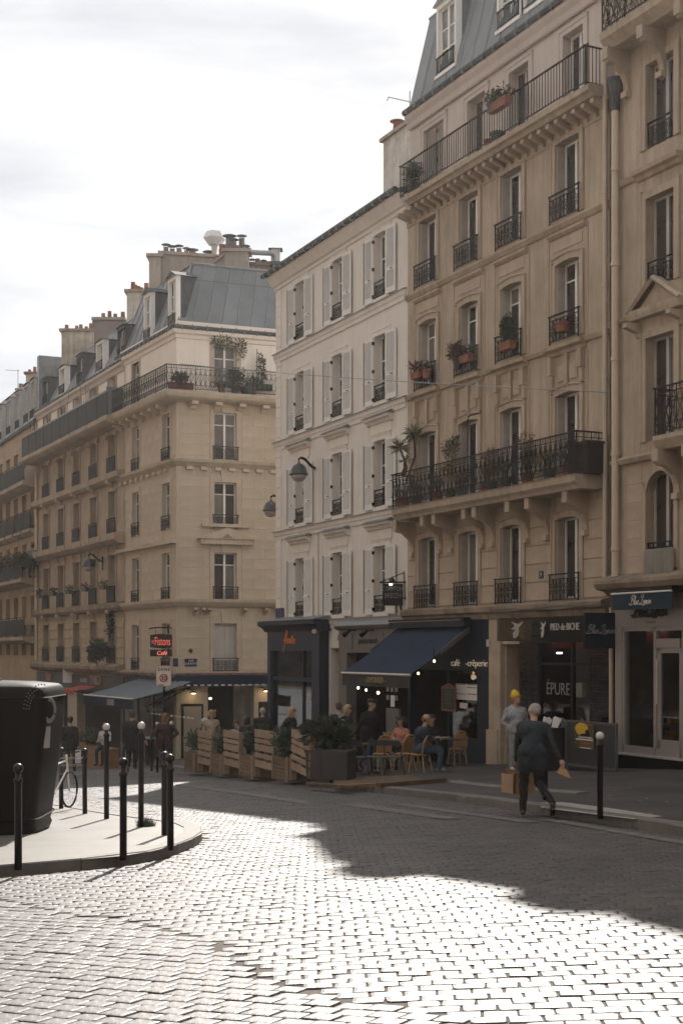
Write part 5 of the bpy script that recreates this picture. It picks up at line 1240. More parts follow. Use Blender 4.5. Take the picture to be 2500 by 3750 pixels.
# flat top
Pm = [FC.w(HI, 1.15, z1_), FC.w(13, 1.15, z1_), FC.w(13, 6, z1_ + .5), FC.w(2.8, 6, z1_ + .7), FL.w(0, 6, z1_ + .5), FL.w(0, 1.15, z1_)]
Pl = [(c_local(p).x, c_local(p).y, p.z - FC.zb) for p in Pm]
MB().add(Pl, [(0, 1, 2, 3), (0, 3, 4, 5)]).build('upper_roof', zinc_trim, RC)
MB().tube([(HI, 1.13, z1_ + .03), (13, 1.13, z1_ + .03)], .07, 6).build('roof_ridge_roll', zinc_trim, RC)
MB().tube([(0, 0, z0_), (HI, 1.15, z1_)], .05, 5).build('hip_roll', zinc_trim, RC)
gutter(FC, -.1, 13, zG - FC.zb, -.18, .1); gutter(FL, 0, FL.len + .1, zG - FC.zb, -.18, .1)
for (px0, px1, py0, py1) in ((617, 641, 1190, 1030), (528, 549, 1205, 1100)):
    a, _ = FL.at(px0, py0, .0); b, _ = FL.at(px1, py0, .0); z0 = FL.at(px0, py0, 0)[1]; z1 = FL.at(px1, py1, 0)[1]
    dormer(FL, a, zG - FC.zb + .15, b - a, 1.95, .12, .85, white_paint, zinc_dark, True)
back = MB(); bp = [FC.w(13, .02, 0), FC.w(13, 12, 0), FL.w(0, 12, 0), FL.w(0, .02, 0)]
for i in range(3):
    p, q = c_local(bp[i]), c_local(bp[i + 1]); back.quad((p.x, p.y, 0), (q.x, q.y, 0), (q.x, q.y, zG - FC.zb + 1), (p.x, p.y, zG - FC.zb + 1))
back.build('back_wall', chim, RC)
# street plates, mosaic star, first-floor bits
plate(FC, 677, 722, 2412, 2440, blue_plate, None, -.05, name='street_name_plate')
for k, (t_, s_, py) in enumerate((('RUE', .13, 2424), ('DURANTIN', .13, 2434))): uu, zz = FC.at(700, py, -.03); text(t_, s_, letter_w, RC, (uu, -.052, zz), xs=.9, depth=.003)
plate(FC, 634, 653, 2411, 2441, blue_plate, None, -.05, name='small_plaque')
uu, zz = FC.at(698, 2383, -.0); st = []
for k in range(10): a = math.pi / 2 + k * math.pi / 5; r = .12 if k % 2 == 0 else .06; st.append((r * math.cos(a) * 1.1, r * math.sin(a)))
MB().poly(st, -.02).build('mosaic_star', M('dark_red_tile', (.08, .02, .02), .4), RC).location = (uu, -.02, zz)
# ---- ground floor of corner building
FZ = -3.6
zc_t = ZC(700, 2470)
cs = M('cream_stone_shop', (.42, .36, .27), .85, .08, 2)
ubox(FC, 0.0, 13, ZC(700, 2510), zc_t + .1, .02, .2, navy, 'fascia_backing')
ubox(FC, -.02, UC(670), FZ, ZC(700, 2515), -.06, .2, cs, 'pier'); ubox(FC, UC(670), UC(742), ZC(700, 2577), ZC(700, 2515), -.06, .2, cs, 'wall_panel'); ubox(FC, UC(742), UC(760), FZ, ZC(700, 2515), -.06, .2, cs, 'pier'); ubox(FC, UC(670), UC(742), FZ, -2.5, -.04, .2, cs, 'stallriser')
a, z1 = FC.at(664, 2579, -.08); b, z0 = FC.at(744, 2775, -.08)
mf = ubox(FC, a, b, z0 + FC.zb, z1 + FC.zb, -.1, .0, black_paint, 'menu_frame'); ubox(FC, a + .1, b - .08, z0 + FC.zb + .1, z1 + FC.zb - .1, -.115, -.1, M('menu_paper', (.3, .25, .19), .8, .05), 'menu_sheet', mf)
ubox(FC, UC(928), UC(945), FZ, ZC(700, 2515), -.06, .2, cs, 'pier'); ubox(FC, UC(945), UC(990), ZC(940, 2570), ZC(940, 2515), -.06, .2, cs, 'wall_panel'); ubox(FC, UC(945), UC(990), FZ, ZC(940, 2570), -.02, .1, interior, 'dark_panel')
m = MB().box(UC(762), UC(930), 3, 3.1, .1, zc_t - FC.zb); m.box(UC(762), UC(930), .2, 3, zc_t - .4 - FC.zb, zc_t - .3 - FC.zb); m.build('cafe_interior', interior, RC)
dl = ubox(FC, UC(893), UC(922), FZ + .3, ZC(900, 2545), .25, .3, M('grey_door_leaf', (.2, .185, .175), .6), 'door_leaf'); ubox(FC, UC(899), UC(916), ZC(900, 2622), ZC(900, 2560), .24, .25, M('grey_door_panel', (.15, .14, .13), .6), 'door_panel', dl)
def walllamp(F, px, py, par, lit=True):
    u, z = F.at(px, py, -.3); o = MB().tube([(u - .25, 0, z + .15), (u - .1, -.3, z + .12), (u, -.38, z + .03)], .02, 5).lathe([(.05, .06), (.16, 0), (.15, -.02)], (u, -.38, z), 10).build('picture_light', black_paint, par)
    MB().lathe([(.1, 0), (.08, -.04)], (u, -.38, z - .02), 8).build('bulb', bulb_m, o)
    ld = bpy.data.lights.new('picture_light_glow', 'POINT'); ld.energy = 1.6; ld.color = (1, .75, .45); ld.shadow_soft_size = .05; lo = bpy.data.objects.new('picture_light_glow', ld); COL.objects.link(lo); lo.parent = o; lo.location = (u, -.4, z - .1)
walllamp(FC, 707, 2536, RC); walllamp(FC, 972, 2528, RC)
link('chandelier', MB().lathe([(.02, 0), (.09, .05), (.02, .1)], (0, 0, 0), 8).mesh('chandelier', bulb_m), RC, loc=(UC(768, 1.5), 1.4, ZC(768, 2562, 1.5) - FC.zb))
avn = thing('awning', 'navy valance awning with white scalloped edge along the corner cafe front', 'awning', FC.w(0, 0, 0), FC.ang); FV = sub(FC, avn)
za, zb_ = ZC(800, 2478, -.6), ZC(800, 2508, -.6)
a = UC(649, -.6); MB().prism([(-.05, za + .12 - FC.zb), (-.62, za - FC.zb), (-.64, zb_ - FC.zb), (-.62, zb_ - FC.zb), (-.6, za - .03 - FC.zb), (-.05, za + .08 - FC.zb)], a, 9).build('valance', navy_canvas, avn)
MB().tube([(a, -.3, za + .16 - FC.zb), (9, -.3, za + .16 - FC.zb)], .05, 6).build('front_bar', M('copper_trim', (.35, .22, .16), .5), avn)
for k in range(26): MB().box(a + .1 + k * .3, a + .26 + k * .3, -.65, -.642, zb_ - FC.zb - .04, zb_ - FC.zb + .02).build('scallop', letter_w, avn)
# left wing ground floor: awnings
ubox(FL, 0, FL.len, ZC(647, 2512), zs4, .0, .2, navy, 'fascia_backing')
m = MB().box(0, FL.len, 2.5, 2.6, 0, zs4 - FC.zb); m.box(0, FL.len, .1, 2.5, ZC(647, 2520) - FC.zb, ZC(647, 2520) + .1 - FC.zb); m.build('cafe_interior', interior, WG)
ubox(FL, FL.len - .35, FL.len - .0, FZ, ZC(647, 2512), .0, .2, cs, 'pier')
for x in (.2, 2.2, 4.2): ubox(FL, x, x + .12, FZ, ZC(647, 2512), .05, .15, black_paint, 'shop_post')
# big faded awning (world-space frame on the wing facade)
def awning(F, u0, u1, y_out, zt, zf, hv, matc, matv, label, drop_l=0.0, bar=True):
    t = thing('awning', label, 'awning', F.w(0, 0, 0), F.ang)
    n_ = 12
    sl = MB()
    for k in range(n_):
        a_, b_ = u0 + (u1 - u0) * k / n_, u0 + (u1 - u0) * (k + 1) / n_; s_ = .0 
        sl.add([(a_, -.08, zt), (b_, -.08, zt), (b_, -y_out * .5, (zt + zf) / 2 - .05), (a_, -y_out * .5, (zt + zf) / 2 - .05), (b_, -y_out, zf), (a_, -y_out, zf)], [(0, 1, 2, 3), (3, 2, 4, 5)])
    sl.build('canopy', matc, t)
    v = MB(); ns = 24
    for k in range(ns):
        a_, b_ = u0 + (u1 - u0) * k / ns, u0 + (u1 - u0) * (k + 1) / ns; y1, y2 = -y_out - .02 * math.sin(k * .8), -y_out - .02 * math.sin((k + 1) * .8)
        v.quad((a_, -y_out, zf - .02), (b_, -y_out, zf - .02), (b_, y2, zf - hv), (a_, y1, zf - hv))
    v.build('valance', matv, t)
    if bar: MB().tube([(u0 - .03, -y_out, zf), (u1 + .03, -y_out, zf)], .035, 8).build('front_bar', metal_l, t)
    for x in (u0 + .3, u1 - .3): MB().tube([(x, -.05, zt - .25), (x + (.5 if x < (u0 + u1) / 2 else -.5), -y_out * .5, (zt + zf) / 2 - .22), (x, -y_out + .05, zf - .04)], .025, 6).build('folding_arm', black_paint, t)
    return t
a1, zf1 = FL.at(308, 2543, -2.6); b1, zf2_ = FL.at(488, 2562, -2.6); zt1 = FL.at(520, 2486, 0)[1]
# lay out in a rotated frame of its own
Fx = sub(FL, None); Fx.O = FL.O; Fx.n = FL.n; Fx.u = FL.u
t1 = awning(FL, a1, b1, 2.6, zt1, (zf1 + zf2_) / 2, .42, blue_canvas2, navy_canvas, 'faded blue striped awning over the far cafe terrace on the left')
MB().box(a1 + (b1 - a1) * .52, a1 + (b1 - a1) * .66, -2.66, -2.65, (zf1 + zf2_) / 2 - .33, (zf1 + zf2_) / 2 - .08).build('printed_patch', M('patch', (.25, .2, .28), .8), t1)
for k in range(9): x = a1 + (b1 - a1) * (k + .5) / 9; MB().add([(x - .05, -.09, zt1 + .01), (x + .05, -.09, zt1 + .01), (x + .05, -1.3, (zt1 + (zf1 + zf2_) / 2) / 2 - .04), (x - .05, -1.3, (zt1 + (zf1 + zf2_) / 2) / 2 - .04), (x + .05, -2.6, (zf1 + zf2_) / 2 + .008), (x - .05, -2.6, (zf1 + zf2_) / 2 + .008)], [(0, 1, 2, 3), (3, 2, 4, 5)]).build('stripe', M('stripe_canvas', (.13, .17, .24), .85), t1)
a2 = b1 + .1; b2, z2_ = FL.at(647, 2604, -1.4)
t2 = awning(FL, a2 - 1.2, FL.len + .5, 1.5, FL.at(640, 2500, 0)[1], FL.at(600, 2592, -1.5)[1], .25, navy_canvas, navy_canvas, 'dark navy corner awning with pale lettering and scalloped edge behind the speed sign', bar=False)
uu, zz = FL.at(570, 2602, -1.5); text('Cuisine du marché', .21, letter_g, t2, (uu, -1.54, zz - .02), xs=1.1, depth=.004, shear=.2)
for k in range(11): MB().box(a2 - .9 + k * .45, a2 - .68 + k * .45, -1.56, -1.53, FL.at(600, 2592, -1.5)[1] - .31, FL.at(600, 2592, -1.5)[1] - .25).build('scallop', letter_w, t2)

# ================================================================ FAR BUILDING 5 (channelled stone, iron balconies)
F5 = Facade('apartment_building', 'weathered beige building with five window bays and long dark glazed balcony on the left', -1290, 22.1, 138, 457)
R5 = F5.root; U5 = F5.U
c5x = [(162, 184), (212, 235), (269, 294), (332, 358), (399, 428)]
cu = [(U5(a), U5(b)) for a, b in c5x]; w5 = 1.15; pc = [(a + b) / 2 for a, b in cu]
p0, p4 = pc[0], pc[4]; pc = [p0 + (p4 - p0) * k / 4 for k in range(5)]
Z5 = lambda px, py, d=0: F5.at(px, py, d)[1] + F5.zb
rows5 = [(Z5(413, 2424), Z5(413, 2274)), (Z5(413, 2204), Z5(413, 2033)), (Z5(413, 1957), Z5(413, 1800)), (Z5(413, 1733), Z5(413, 1590)), (Z5(430, 1460), Z5(430, 1372))]
zg5 = (Z5(457, 1312) + Z5(148, 1510)) / 2
o5 = [(c - w5 / 2, c + w5 / 2, a - F5.zb, b - F5.zb) for c in pc for a, b in rows5]
z5a = Z5(430, 1506, -.9) - F5.zb
mb = MB(); wall_mesh(mb, 0, F5.len, Z5(300, 2470) - F5.zb, z5a, [o for o in o5 if o[2] < z5a], .28); mb.build('wall', lime_far, R5)
mb = MB(); wall_mesh(mb, 0, F5.len, z5a, zg5 - F5.zb, [o for o in o5 if o[3] > z5a], .28); mb.build('attic_wall', attic_pale, R5)
mb = MB(); shell(mb, 0, F5.len, 0, zg5 - F5.zb, 11, .02); mb.build('party_wall', chim_w, R5)
blind5 = M('pale_blind', (.26, .26, .26), .7, .1, 2)
for ci, c in enumerate(pc):
    for ri, (a, b) in enumerate(rows5):
        h = b - a; window(F5, c - w5 / 2, a - F5.zb, w5, h, y=.24, rows=(0, 1), gl=win_glass2 if (ri in (1, 2) and ci > 2) or random.random() < .4 else win_glass, frame=M('beige_frame', (.36, .33, .3), .6))
        if ri < 4: railing(F5, c - w5 / 2 - .08, a - F5.zb - .05, w5 + .16, .8, -.1, 'panel')
        m = MB(); m.box(-.12, 0, -.06, 0, 0, h); m.box(w5, w5 + .12, -.06, 0, 0, h); m.box(-.12, w5 + .12, -.06, 0, h, h + .15); m.build('window_surround', lime_far, R5).location = (c - w5 / 2, 0, a - F5.zb)
        if ri == 1:
            for x in (c - w5 / 2 - .15, c + w5 / 2 + .15): link('balcony_bracket', br, R5, loc=(x, 0, b + .05 - F5.zb), scale=(1.3, .8, .9))
        if ri in (0, 2): link('keystone', mod, R5, loc=(c, -.04, b + .05 - F5.zb), scale=(2, .7, 1.6))
        if ri == 3:
            for x in (c - w5 / 2 - .2, c + w5 / 2 + .2): link('balcony_bracket', br, R5, loc=(x, 0, b - .05 - F5.zb), scale=(1.6, 1.1, .95))
for (px, py, pf) in ((413, 1762, [(0, 0), (.2, .04), (.34, .16), (.36, .42), (0, .46)]), (413, 1992, [(0, 0), (.3, .04), (.5, .2), (.52, .5), (0, .54)]), (413, 2232, [(0, 0), (.2, .04), (.3, .16), (.3, .4), (0, .42)]), (413, 2460, [(0, 0), (.3, .04), (.45, .2), (.45, .36), (0, .5)])):
    z = Z5(px, py) - .1; cornice(F5, 'string_course', 0, F5.len, z - F5.zb, pf, soot if py in (2232, 2460) else lime_far)
z = Z5(430, 1506, -.9)
cornice(F5, 'balcony_slab', -.2, F5.len + .1, z - .3 - F5.zb, [(0, 0), (.6, .04), (.8, .12), (.9, .2), (.9, .4), (0, .42)], lime_far).name = 'balcony_slab'
nb = 10; lb = (F5.len + .2) / nb
glz = M('dark_glazed_panel', (.022, .02, .02), .8, .3, 2)
for k in range(nb): MB().box(-.1 + k * lb, -.1 + (k + 1) * lb - .04, -.87, -.85, z + .15 - F5.zb, z + 1.15 - F5.zb).box(-.1 + (k + 1) * lb - .04, -.1 + (k + 1) * lb, -.89, -.83, z + .1 - F5.zb, z + 1.2 - F5.zb).build('balcony_panel', glz, R5)
MB().box(-.15, F5.len + .1, -.9, -.82, z + 1.17 - F5.zb, z + 1.25 - F5.zb).build('handrail', zinc_trim, R5)
MB().box(F5.len, F5.len + .06, -.88, -.1, z + .15 - F5.zb, z + 1.4 - F5.zb).build('balcony_screen', M('grey_green_screen', (.13, .15, .14), .7), R5)
for j, zz in enumerate(np.arange(rows5[0][0] - .3, rows5[0][1] + .45, .48)):
    segs = [0.25] + [e for c in pc for e in (c - w5 / 2 - .12, c + w5 / 2 + .12)] + [F5.len - .05]
    for i in range(0, len(segs), 2):
        if zz + .48 < rows5[0][1] + .5: block(F5, segs[i], segs[i + 1], zz - F5.zb, zz + .48 - F5.zb, M('far_block', (.42, .33, .225), .9, .16, 1.7, .2, 25, island=.06, streak=.2), .04, .05)
mansard(F5, 'roof', 0, F5.len, zg5 - F5.zb, zg5 + 2.6 - F5.zb, 1.3, 11, zinc, 12, .02, zr=zg5 + 3.4 - F5.zb)
gutter(F5, 0, F5.len, zg5 - F5.zb)
cornice(F5, 'eaves_cornice', 0, F5.len, zg5 - .5 - F5.zb, [(0, 0), (.05, .02), (.1, .2), (.2, .3), (.2, .42), (0, .44)], attic)
for k in range(5):
    u = .9 + k * (F5.len - 2.3) / 4; dormer(F5, u, zg5 + .25 - F5.zb, 1.0, 1.35, .3, 1.2, [zinc_dark, white_paint][k % 2], zinc_dark, False, proud=.2)
pipe(F5, .15, -.1, Z5(140, 2420) - F5.zb, Z5(140, 1730) - F5.zb, .1, pipe_m)
# ground floor of 5
ubox(F5, 0, F5.len, Z5(300, 2530), Z5(300, 2470), -.05, .2, M('brown_black_fascia', (.03, .018, .015), .6), 'shop_fascia'); ubox(F5, 0, F5.len, -5, Z5(300, 2530), 1.5, 1.6, interior, 'shop_interior')
a, b = U5(252), U5(286); ubox(F5, a, b, -5, Z5(270, 2530), -.05, .4, cs, 'shop_pier'); ubox(F5, a - .12, b + .12, Z5(270, 2540), Z5(270, 2520), -.12, .42, cs, 'pier_capital')
uu, zz = F5.at(352, 2507, -.06); text('TINKO', .62, M('cream_letters', (.3, .26, .22), .8), R5, (uu, -.08, zz), xs=.95, depth=.03, bold=.012)
ubox(F5, U5(300), U5(325), Z5(310, 2498), Z5(310, 2484), -.08, -.05, M('cream_letters', (.3, .26, .22), .8), 'sign_plate')
uu, zz = F5.at(190, 2497, -.06); text('KOREAN', .45, letter_g, R5, (uu - .6, -.08, zz + .2), xs=.8, depth=.01)
MB().poly([(-.5, 0), (.5, 0), (.6, .6), (.25, .3), (0, .65), (-.25, .3), (-.6, .6)], .02).build('crown_emblem', M('crown_orange', (.3, .1, .02), .6), R5).location = (U5(184), -.09, Z5(184, 2492) - F5.zb)
ra = awning(F5, U5(300), U5(360), 1.2, Z5(330, 2512) - F5.zb, Z5(330, 2532, -1.2) - F5.zb, .2, red_canvas, red_canvas, 'small red awning left of the faded blue awning', bar=False)
sgn = thing('projecting_sign', 'white hanging sign with red disc and dark figure shape beside the stone pier', 'sign', W(258, 2528, 74), F5.ang + rad(50))
hw, hh = 53 * 74 / FP / 2, 60 * 74 / FP
MB().box(-hw, hw, -.04, .04, 0, hh).build('sign_panel', plastic_w, sgn); MB().lathe([(.17, 0), (.17, .02)], (0, 0, 0), 20).build('red_disc', M('red_disc', (.35, .02, .02), .6), sgn).rotation_euler = (rad(90), 0, 0)
bpy.data.objects[sgn.children[-1].name].location = (0, -.04, hh * .47); MB().box(-.1, .1, -.075, -.062, hh * .2, hh * .78).build('figure_shape', M('grey_figure', (.1, .1, .11), .7), sgn); MB().box(-hw, hw, -.002, .002, hh, hh + .05).box(-.03, .03, -.02, .02, hh, hh + .5).build('bracket', iron, sgn)

# ================================================================ FARTHEST BUILDING 6
F6 = Facade('apartment_building', 'distant beige building with slate mansard and pale dormers at the left edge', -1110, 19.3, -420, 138)
R6 = F6.root; U6 = F6.U; Z6 = lambda px, py, d=0: F6.at(px, py, d)[1] + F6.zb
zg6 = (Z6(10, 1628) + Z6(145, 1530)) / 2
w6 = 1.3; e6 = U6(122); P6 = U6(120) - U6(88)
cols6 = [e6 - w6 / 2 - k * (U6(122) - U6(90)) for k in range(9)]
rows6 = [(Z6(100, 2400), Z6(100, 2290)), (Z6(120, 2262), Z6(120, 2180)), (Z6(120, 2130), Z6(120, 1985)), (Z6(120, 1925), Z6(120, 1800)), (Z6(120, 1700), Z6(120, 1630))]
o6 = [(c, c + w6, a - F6.zb, b - F6.zb) for c in cols6 for a, b in rows6 if c > .3]
mb = MB(); wall_mesh(mb, 0, F6.len, 0, zg6 - F6.zb, o6, .28); mb.build('wall', M('limestone_ochre', (.4, .295, .19), .9, .18, .8, .25, 18, streak=.3), R6)
mb = MB(); shell(mb, 0, F6.len, 0, zg6 - F6.zb, 11, .02); mb.build('party_wall', chim_w, R6)
for c in cols6:
    if c < .3: continue
    for ri, (a, b) in enumerate(rows6):
        window(F6, c, a - F6.zb, w6, b - a, y=.24, rows=(0, 1), frame=M('beige_frame', (.36, .33, .3), .6))
        if ri == 3: railing(F6, c - .25, a - .3 - F6.zb, w6 + .5, 1.15, -.35, 'panel'); cornice(F6, 'balcony_slab', c - .35, c + w6 + .35, a - .6 - F6.zb, [(0, 0), (.3, .1), (.45, .2), (.45, .34), (0, .36)], lime_far).name = 'balcony_slab'
for py, o_ in ((1790, .8), (2108, .9), (2330, .8)):
    z = Z6(120, py, -o_) if py != 1790 else Z6(130, 1735, -o_)
    cornice(F6, 'balcony_slab', 0, F6.len - .1, z - .4 - F6.zb, [(0, 0), (.4, .06), (o_, .2), (o_, .4), (0, .42)], lime_far).name = 'balcony_slab'
    n6 = 14; l6 = F6.len / n6
    for k in range(n6): link('railing', railing_mesh(l6, 1.1, 'panel'), R6, loc=(k * l6, -o_ + .05, z - F6.zb))
mansard(F6, 'roof', 0, F6.len - .0, zg6 - F6.zb, zg6 + 3.4 - F6.zb, .9, 11, slate, 0 + 1, .02)
gutter(F6, 0, F6.len, zg6 - F6.zb)
sl_ = MB(); sb = (F6.len) / 60; dy_, dz_ = .9, 3.4
rng2 = random.Random(3)
for j in range(16):
    for i in range(88):
        u = (i + (j % 2) * .5) * F6.len / 88; t = j / 16; q = .012
        if u + F6.len / 88 > F6.len: continue
        y0, z0 = .02 + dy_ * t, zg6 - F6.zb + dz_ * t
        sl_.quad((u + .015, y0 - .035, z0), (u + F6.len / 88 - .015, y0 - .035, z0), (u + F6.len / 88 - .015, y0 + dy_ / 16 - .01, z0 + dz_ / 16 + .05), (u + .015, y0 + dy_ / 16 - .01, z0 + dz_ / 16 + .05))
sl_.build('slates', slate, R6, kind='stuff')
for px in (128, 104, 72, 40, 8, -25, -60, -100, -140):
    u = U6(px) - .3; dormer(F6, u - .35, zg6 + .2 - F6.zb, 1.1, 2.1, .05, 1.0, M('pale_grey_paint', (.42, .42, .41), .7), zinc_dark, False, proud=.15)
wr = MB(); wr.box(F6.len - .1, F6.len + .4, .0, 1.5, zg6 - F6.zb, zg6 + 3.6 - F6.zb); wr.build('party_wall_upstand', zinc_trim, R6)

# ================================================================ CHIMNEY STACKS beyond the roofs
def stack(label, px0, px1, py0, py1, Z, th, mat, pots, rz=0.0, cap=chim, potm=terracotta, top_slope=0.0, caps=()):
    A = W(px0, py1, Z); B = W(px1, py1, Z); w = B.x - A.x; h = (py1 - py0) * Z / FP
    t = thing('chimney_stack', label, 'chimney', A, rz)
    m = MB(); m.add([(0, 0, -2), (w, 0, -2), (w, th, -2), (0, th, -2), (0, 0, h), (w, 0, h + top_slope), (w, th, h + top_slope), (0, th, h)], [(4, 5, 6, 7), (0, 1, 5, 4), (1, 2, 6, 5), (2, 3, 7, 6), (3, 0, 4, 7)]); m.build('stack', mat, t)
    m = MB(); m.add([(-.12, -.1, h), (w + .12, -.1, h + top_slope), (w + .12, th + .1, h + top_slope), (-.12, th + .1, h), (-.12, -.1, h + .14), (w + .12, -.1, h + .14 + top_slope), (w + .12, th + .1, h + .14 + top_slope), (-.12, th + .1, h + .14)], [(3, 2, 1, 0), (4, 5, 6, 7), (0, 1, 5, 4), (1, 2, 6, 5), (2, 3, 7, 6), (3, 0, 4, 7)]); m.build('coping', cap, t)
    for i, (px, top, *r) in enumerate(pots):
        x = (px - px0) / (px1 - px0) * w; hh_ = (py0 - top) * Z / FP; rr = (r[0] if r else .13) * .8; zb__ = h + .14 + top_slope * x / w
        hasc = len(r) > 1
        o = MB().lathe([(rr * 1.1, 0), (rr * .95, (hh_ - .1) * .9), (rr * 1.05, hh_ - .1), (rr * .8, hh_ - .1)], (x, th / 2, zb__), 10).build('chimney_pot', r[2] if len(r) > 2 else potm, t)
        if hasc: MB().lathe([(rr * 1.9, 0), (rr * 1.4, .03), (.02, .08)], (x, th / 2, zb__ + hh_ + .02), 10).tube([(x - rr * .8, th / 2, zb__ + hh_ - .12), (x - rr * .8, th / 2, zb__ + hh_ + .04)], .012, 4).tube([(x + rr * .8, th / 2, zb__ + hh_ - .12), (x + rr * .8, th / 2, zb__ + hh_ + .04)], .012, 4).build('cowl', zinc_dark, o)
    return t, w, h
grey_pot = M('grey_pot', (.14, .12, .11), .8, .2, 4)
stack('broad grey rendered chimney wall with a row of capped pots behind the mansard', 589, 806, 930, 1120, 66, .7, chim, [(605, 900, .15, 1, grey_pot), (628, 905, .15, 1, grey_pot), (653, 901, .15, 1, grey_pot), (680, 908, .13, 1, grey_pot), (702, 912, .2, 1), (743, 920, .13), (762, 915, .2, 1)], top_slope=-.2)
stack('pale stone end block of the broad chimney wall above the left dormers', 546, 589, 940, 1130, 65.8, 1.0, M('chimney_stone', (.38, .33, .27), .95, .2, 1.5, .3, 10, streak=.25), [])
stack('sloping grey chimney stack with many metal flues right of the white antenna box', 823, 909, 922, 1020, 63.6, .8, chim, [(838, 868, .22, 1, grey_pot), (852, 882, .18, 1, grey_pot), (883, 868, .16, 0, grey_pot), (868, 895, .17), (898, 905, .14, 1), (905, 915, .12, 1)])
tt, w_, h_ = stack('slanted lower grey wing of the sloping chimney stack with two red pots', 777, 823, 980, 1030, 63.8, .7, chim, [(795, 955, .16), (812, 930, .18)], top_slope=.62)
bk_m = M('brick_render', (.34, .24, .19), .95, .35, 5, .3, 8, streak=.3)
stack('mottled brick chimney wall with dark pots left of the white flue housing', 909, 999, 972, 1030, 64.5, .6, bk_m, [(922, 958, .13, 0, grey_pot), (942, 945, .14), (964, 962, .12, 0, grey_pot), (985, 968, .12, 0, grey_pot)], cap=soot)
stack('white rendered chimney block carrying the square flue housing', 999, 1042, 970, 1040, 64, .9, chim_w, [], cap=zinc_dark)
fl = thing('flue_housing', 'square white flue housing with dark hipped cap and horizontal duct', 'flue', W(992, 968, 64.2), 0)
s_ = 64.2 / FP
MB().box(0, 32 * s_, 0, .5, 0, 58 * s_).build('housing', chim_w, fl); MB().add([(-.12, -.12, 58 * s_), (32 * s_ + .12, -.12, 58 * s_), (32 * s_ + .12, .62, 58 * s_), (-.12, .62, 58 * s_), (.15, .2, 66 * s_), (.25, .3, 66 * s_)], [(0, 1, 5, 4), (1, 2, 5), (2, 3, 4, 5), (3, 0, 4), (3, 2, 1, 0)]).build('cap', zinc_dark, fl)
MB().tube([(-190 * s_, .1, 52 * s_), (-100 * s_, .0, 46 * s_), (0, -.12, 38 * s_), (14 * s_, -.15, 34 * s_), (20 * s_, -.15, 20 * s_), (20 * s_, -.15, 0)], .12, 10).build('duct', M('galvanised_duct', (.3, .3, .31), .45, .1, 3, metal=.5), fl)
ant = thing('antenna_housing', 'large white faceted box on a stem among the chimney pots', 'antenna', W(785, 935, 66), rad(20))
k_ = 66 / FP
MB().lathe([(.1, 0), (.17, 40 * k_)], (0, 0, 0), 8).build('stem', chim_w, ant)
MB().lathe([(.3, 38 * k_), (.53, 61 * k_), (.38, 85 * k_), (.36, 86 * k_)], (0, 0, 0), 6).build('housing', plastic_w, ant)
stack('whitewashed chimney stack with red pots above the building with the glazed balcony', 465, 536, 1070, 1180, 70, .7, chim_w, [(484, 1030, .14), (493, 1040, .12), (505, 1045, .12), (515, 1050, .12), (533, 1034, .14)], cap=soot)
stack('dark rendered chimney stack with four red pots in the middle of the left roofs', 345, 452, 1172, 1270, 74, .7, M('dark_chimney', (.2, .165, .145), .95, .2, 1, .2, 12), [(375, 1145, .13), (398, 1137, .13), (419, 1147, .13), (447, 1140, .14)])
stack('stained peeling chimney stack with six red pots above the left roofs', 226, 343, 1213, 1375, 78, .8, M('peeling_render', (.4, .34, .27), .95, .45, 1.2, .35, 8, streak=.5), [(240, 1187, .13), (250, 1200, .1), (277, 1190, .12), (292, 1186, .13), (312, 1193, .12), (330, 1182, .15), (340, 1175, .13)], cap=soot)
stack('pale chimney stack with five short red pots near the slate roof', 96, 190, 1370, 1450, 86, .7, chim_w, [(105, 1352, .12), (124, 1342, .13), (145, 1355, .12), (160, 1344, .13), (182, 1343, .13), (195, 1350, .1)], cap=terracotta)
stack('small narrow chimney with one red pot at the far left roofline', 64, 90, 1430, 1475, 92, .6, chim_w, [(75, 1405, .2)], cap=soot)
ae = thing('roof_aerial', 'thin bare aerial above the far left roofs', 'aerial', W(67, 1420, 92), 0); MB().tube([(0, 0, -.5), (0, 0, 1.2)], .02, 4).tube([(-.8, 0, 1.15), (.1, 0, 1.1)], .015, 4).build('mast', zinc_trim, ae)

# re-hang the wing's pieces directly on the corner building
for ch in list(WG.children):
    m = WG.matrix_basis @ ch.matrix_basis; ch.parent = RC; ch.matrix_basis = m

# ================================================================ OPPOSITE SIDE (behind and left of the camera; unseen but for reflections, set tall and close to shade the facades)
def opposite(label, A, B, h, mat):
    F = Facade2('apartment_building', label, A, B, zb=-1.5); o = []
    n_ = int(F.len / 2.8)
    for i in range(n_):
        for j in range(int((h - 5) / 3.1)): o.append((.8 + i * 2.8, 2.0 + i * 2.8, 5.2 + j * 3.1, 7.3 + j * 3.1))
    mb = MB(); wall_mesh(mb, 0, F.len, 0, h, o, .25); shell(mb, 0, F.len, 0, h, 9, .02); mb.build('wall', mat, F.root)
    k = MB(); 
    for a, b, c, d in o: k.quad((a, .2, c), (b, .2, c), (b, .2, d), (a, .2, d))
    k.build('window_glazing', win_glass, F.root, kind='stuff')
    MB().box(.5, F.len - .5, -.05, .1, .3, 3.6).build('shop_band', black_paint, F.root)
    mansard(F, 'roof', 0, F.len, h, h + 3, 1, 9, zinc_dark, 1)
    return F
opposite('beige apartment building far behind the viewpoint, unseen, placed to block the sky', Vector((32, -24, 0)), Vector((4, -26, 0)), 26, limestone)
def oline(y): return Vector((-2.4 - .474 * y, y, 0))
opposite('beige apartment building just left of the viewpoint, unseen, placed to shade the street', oline(-18), oline(8), 26, limestone)
opposite('cream apartment building along the left pavement, unseen, placed to shade the street', oline(8.3), oline(34), 26, cream)
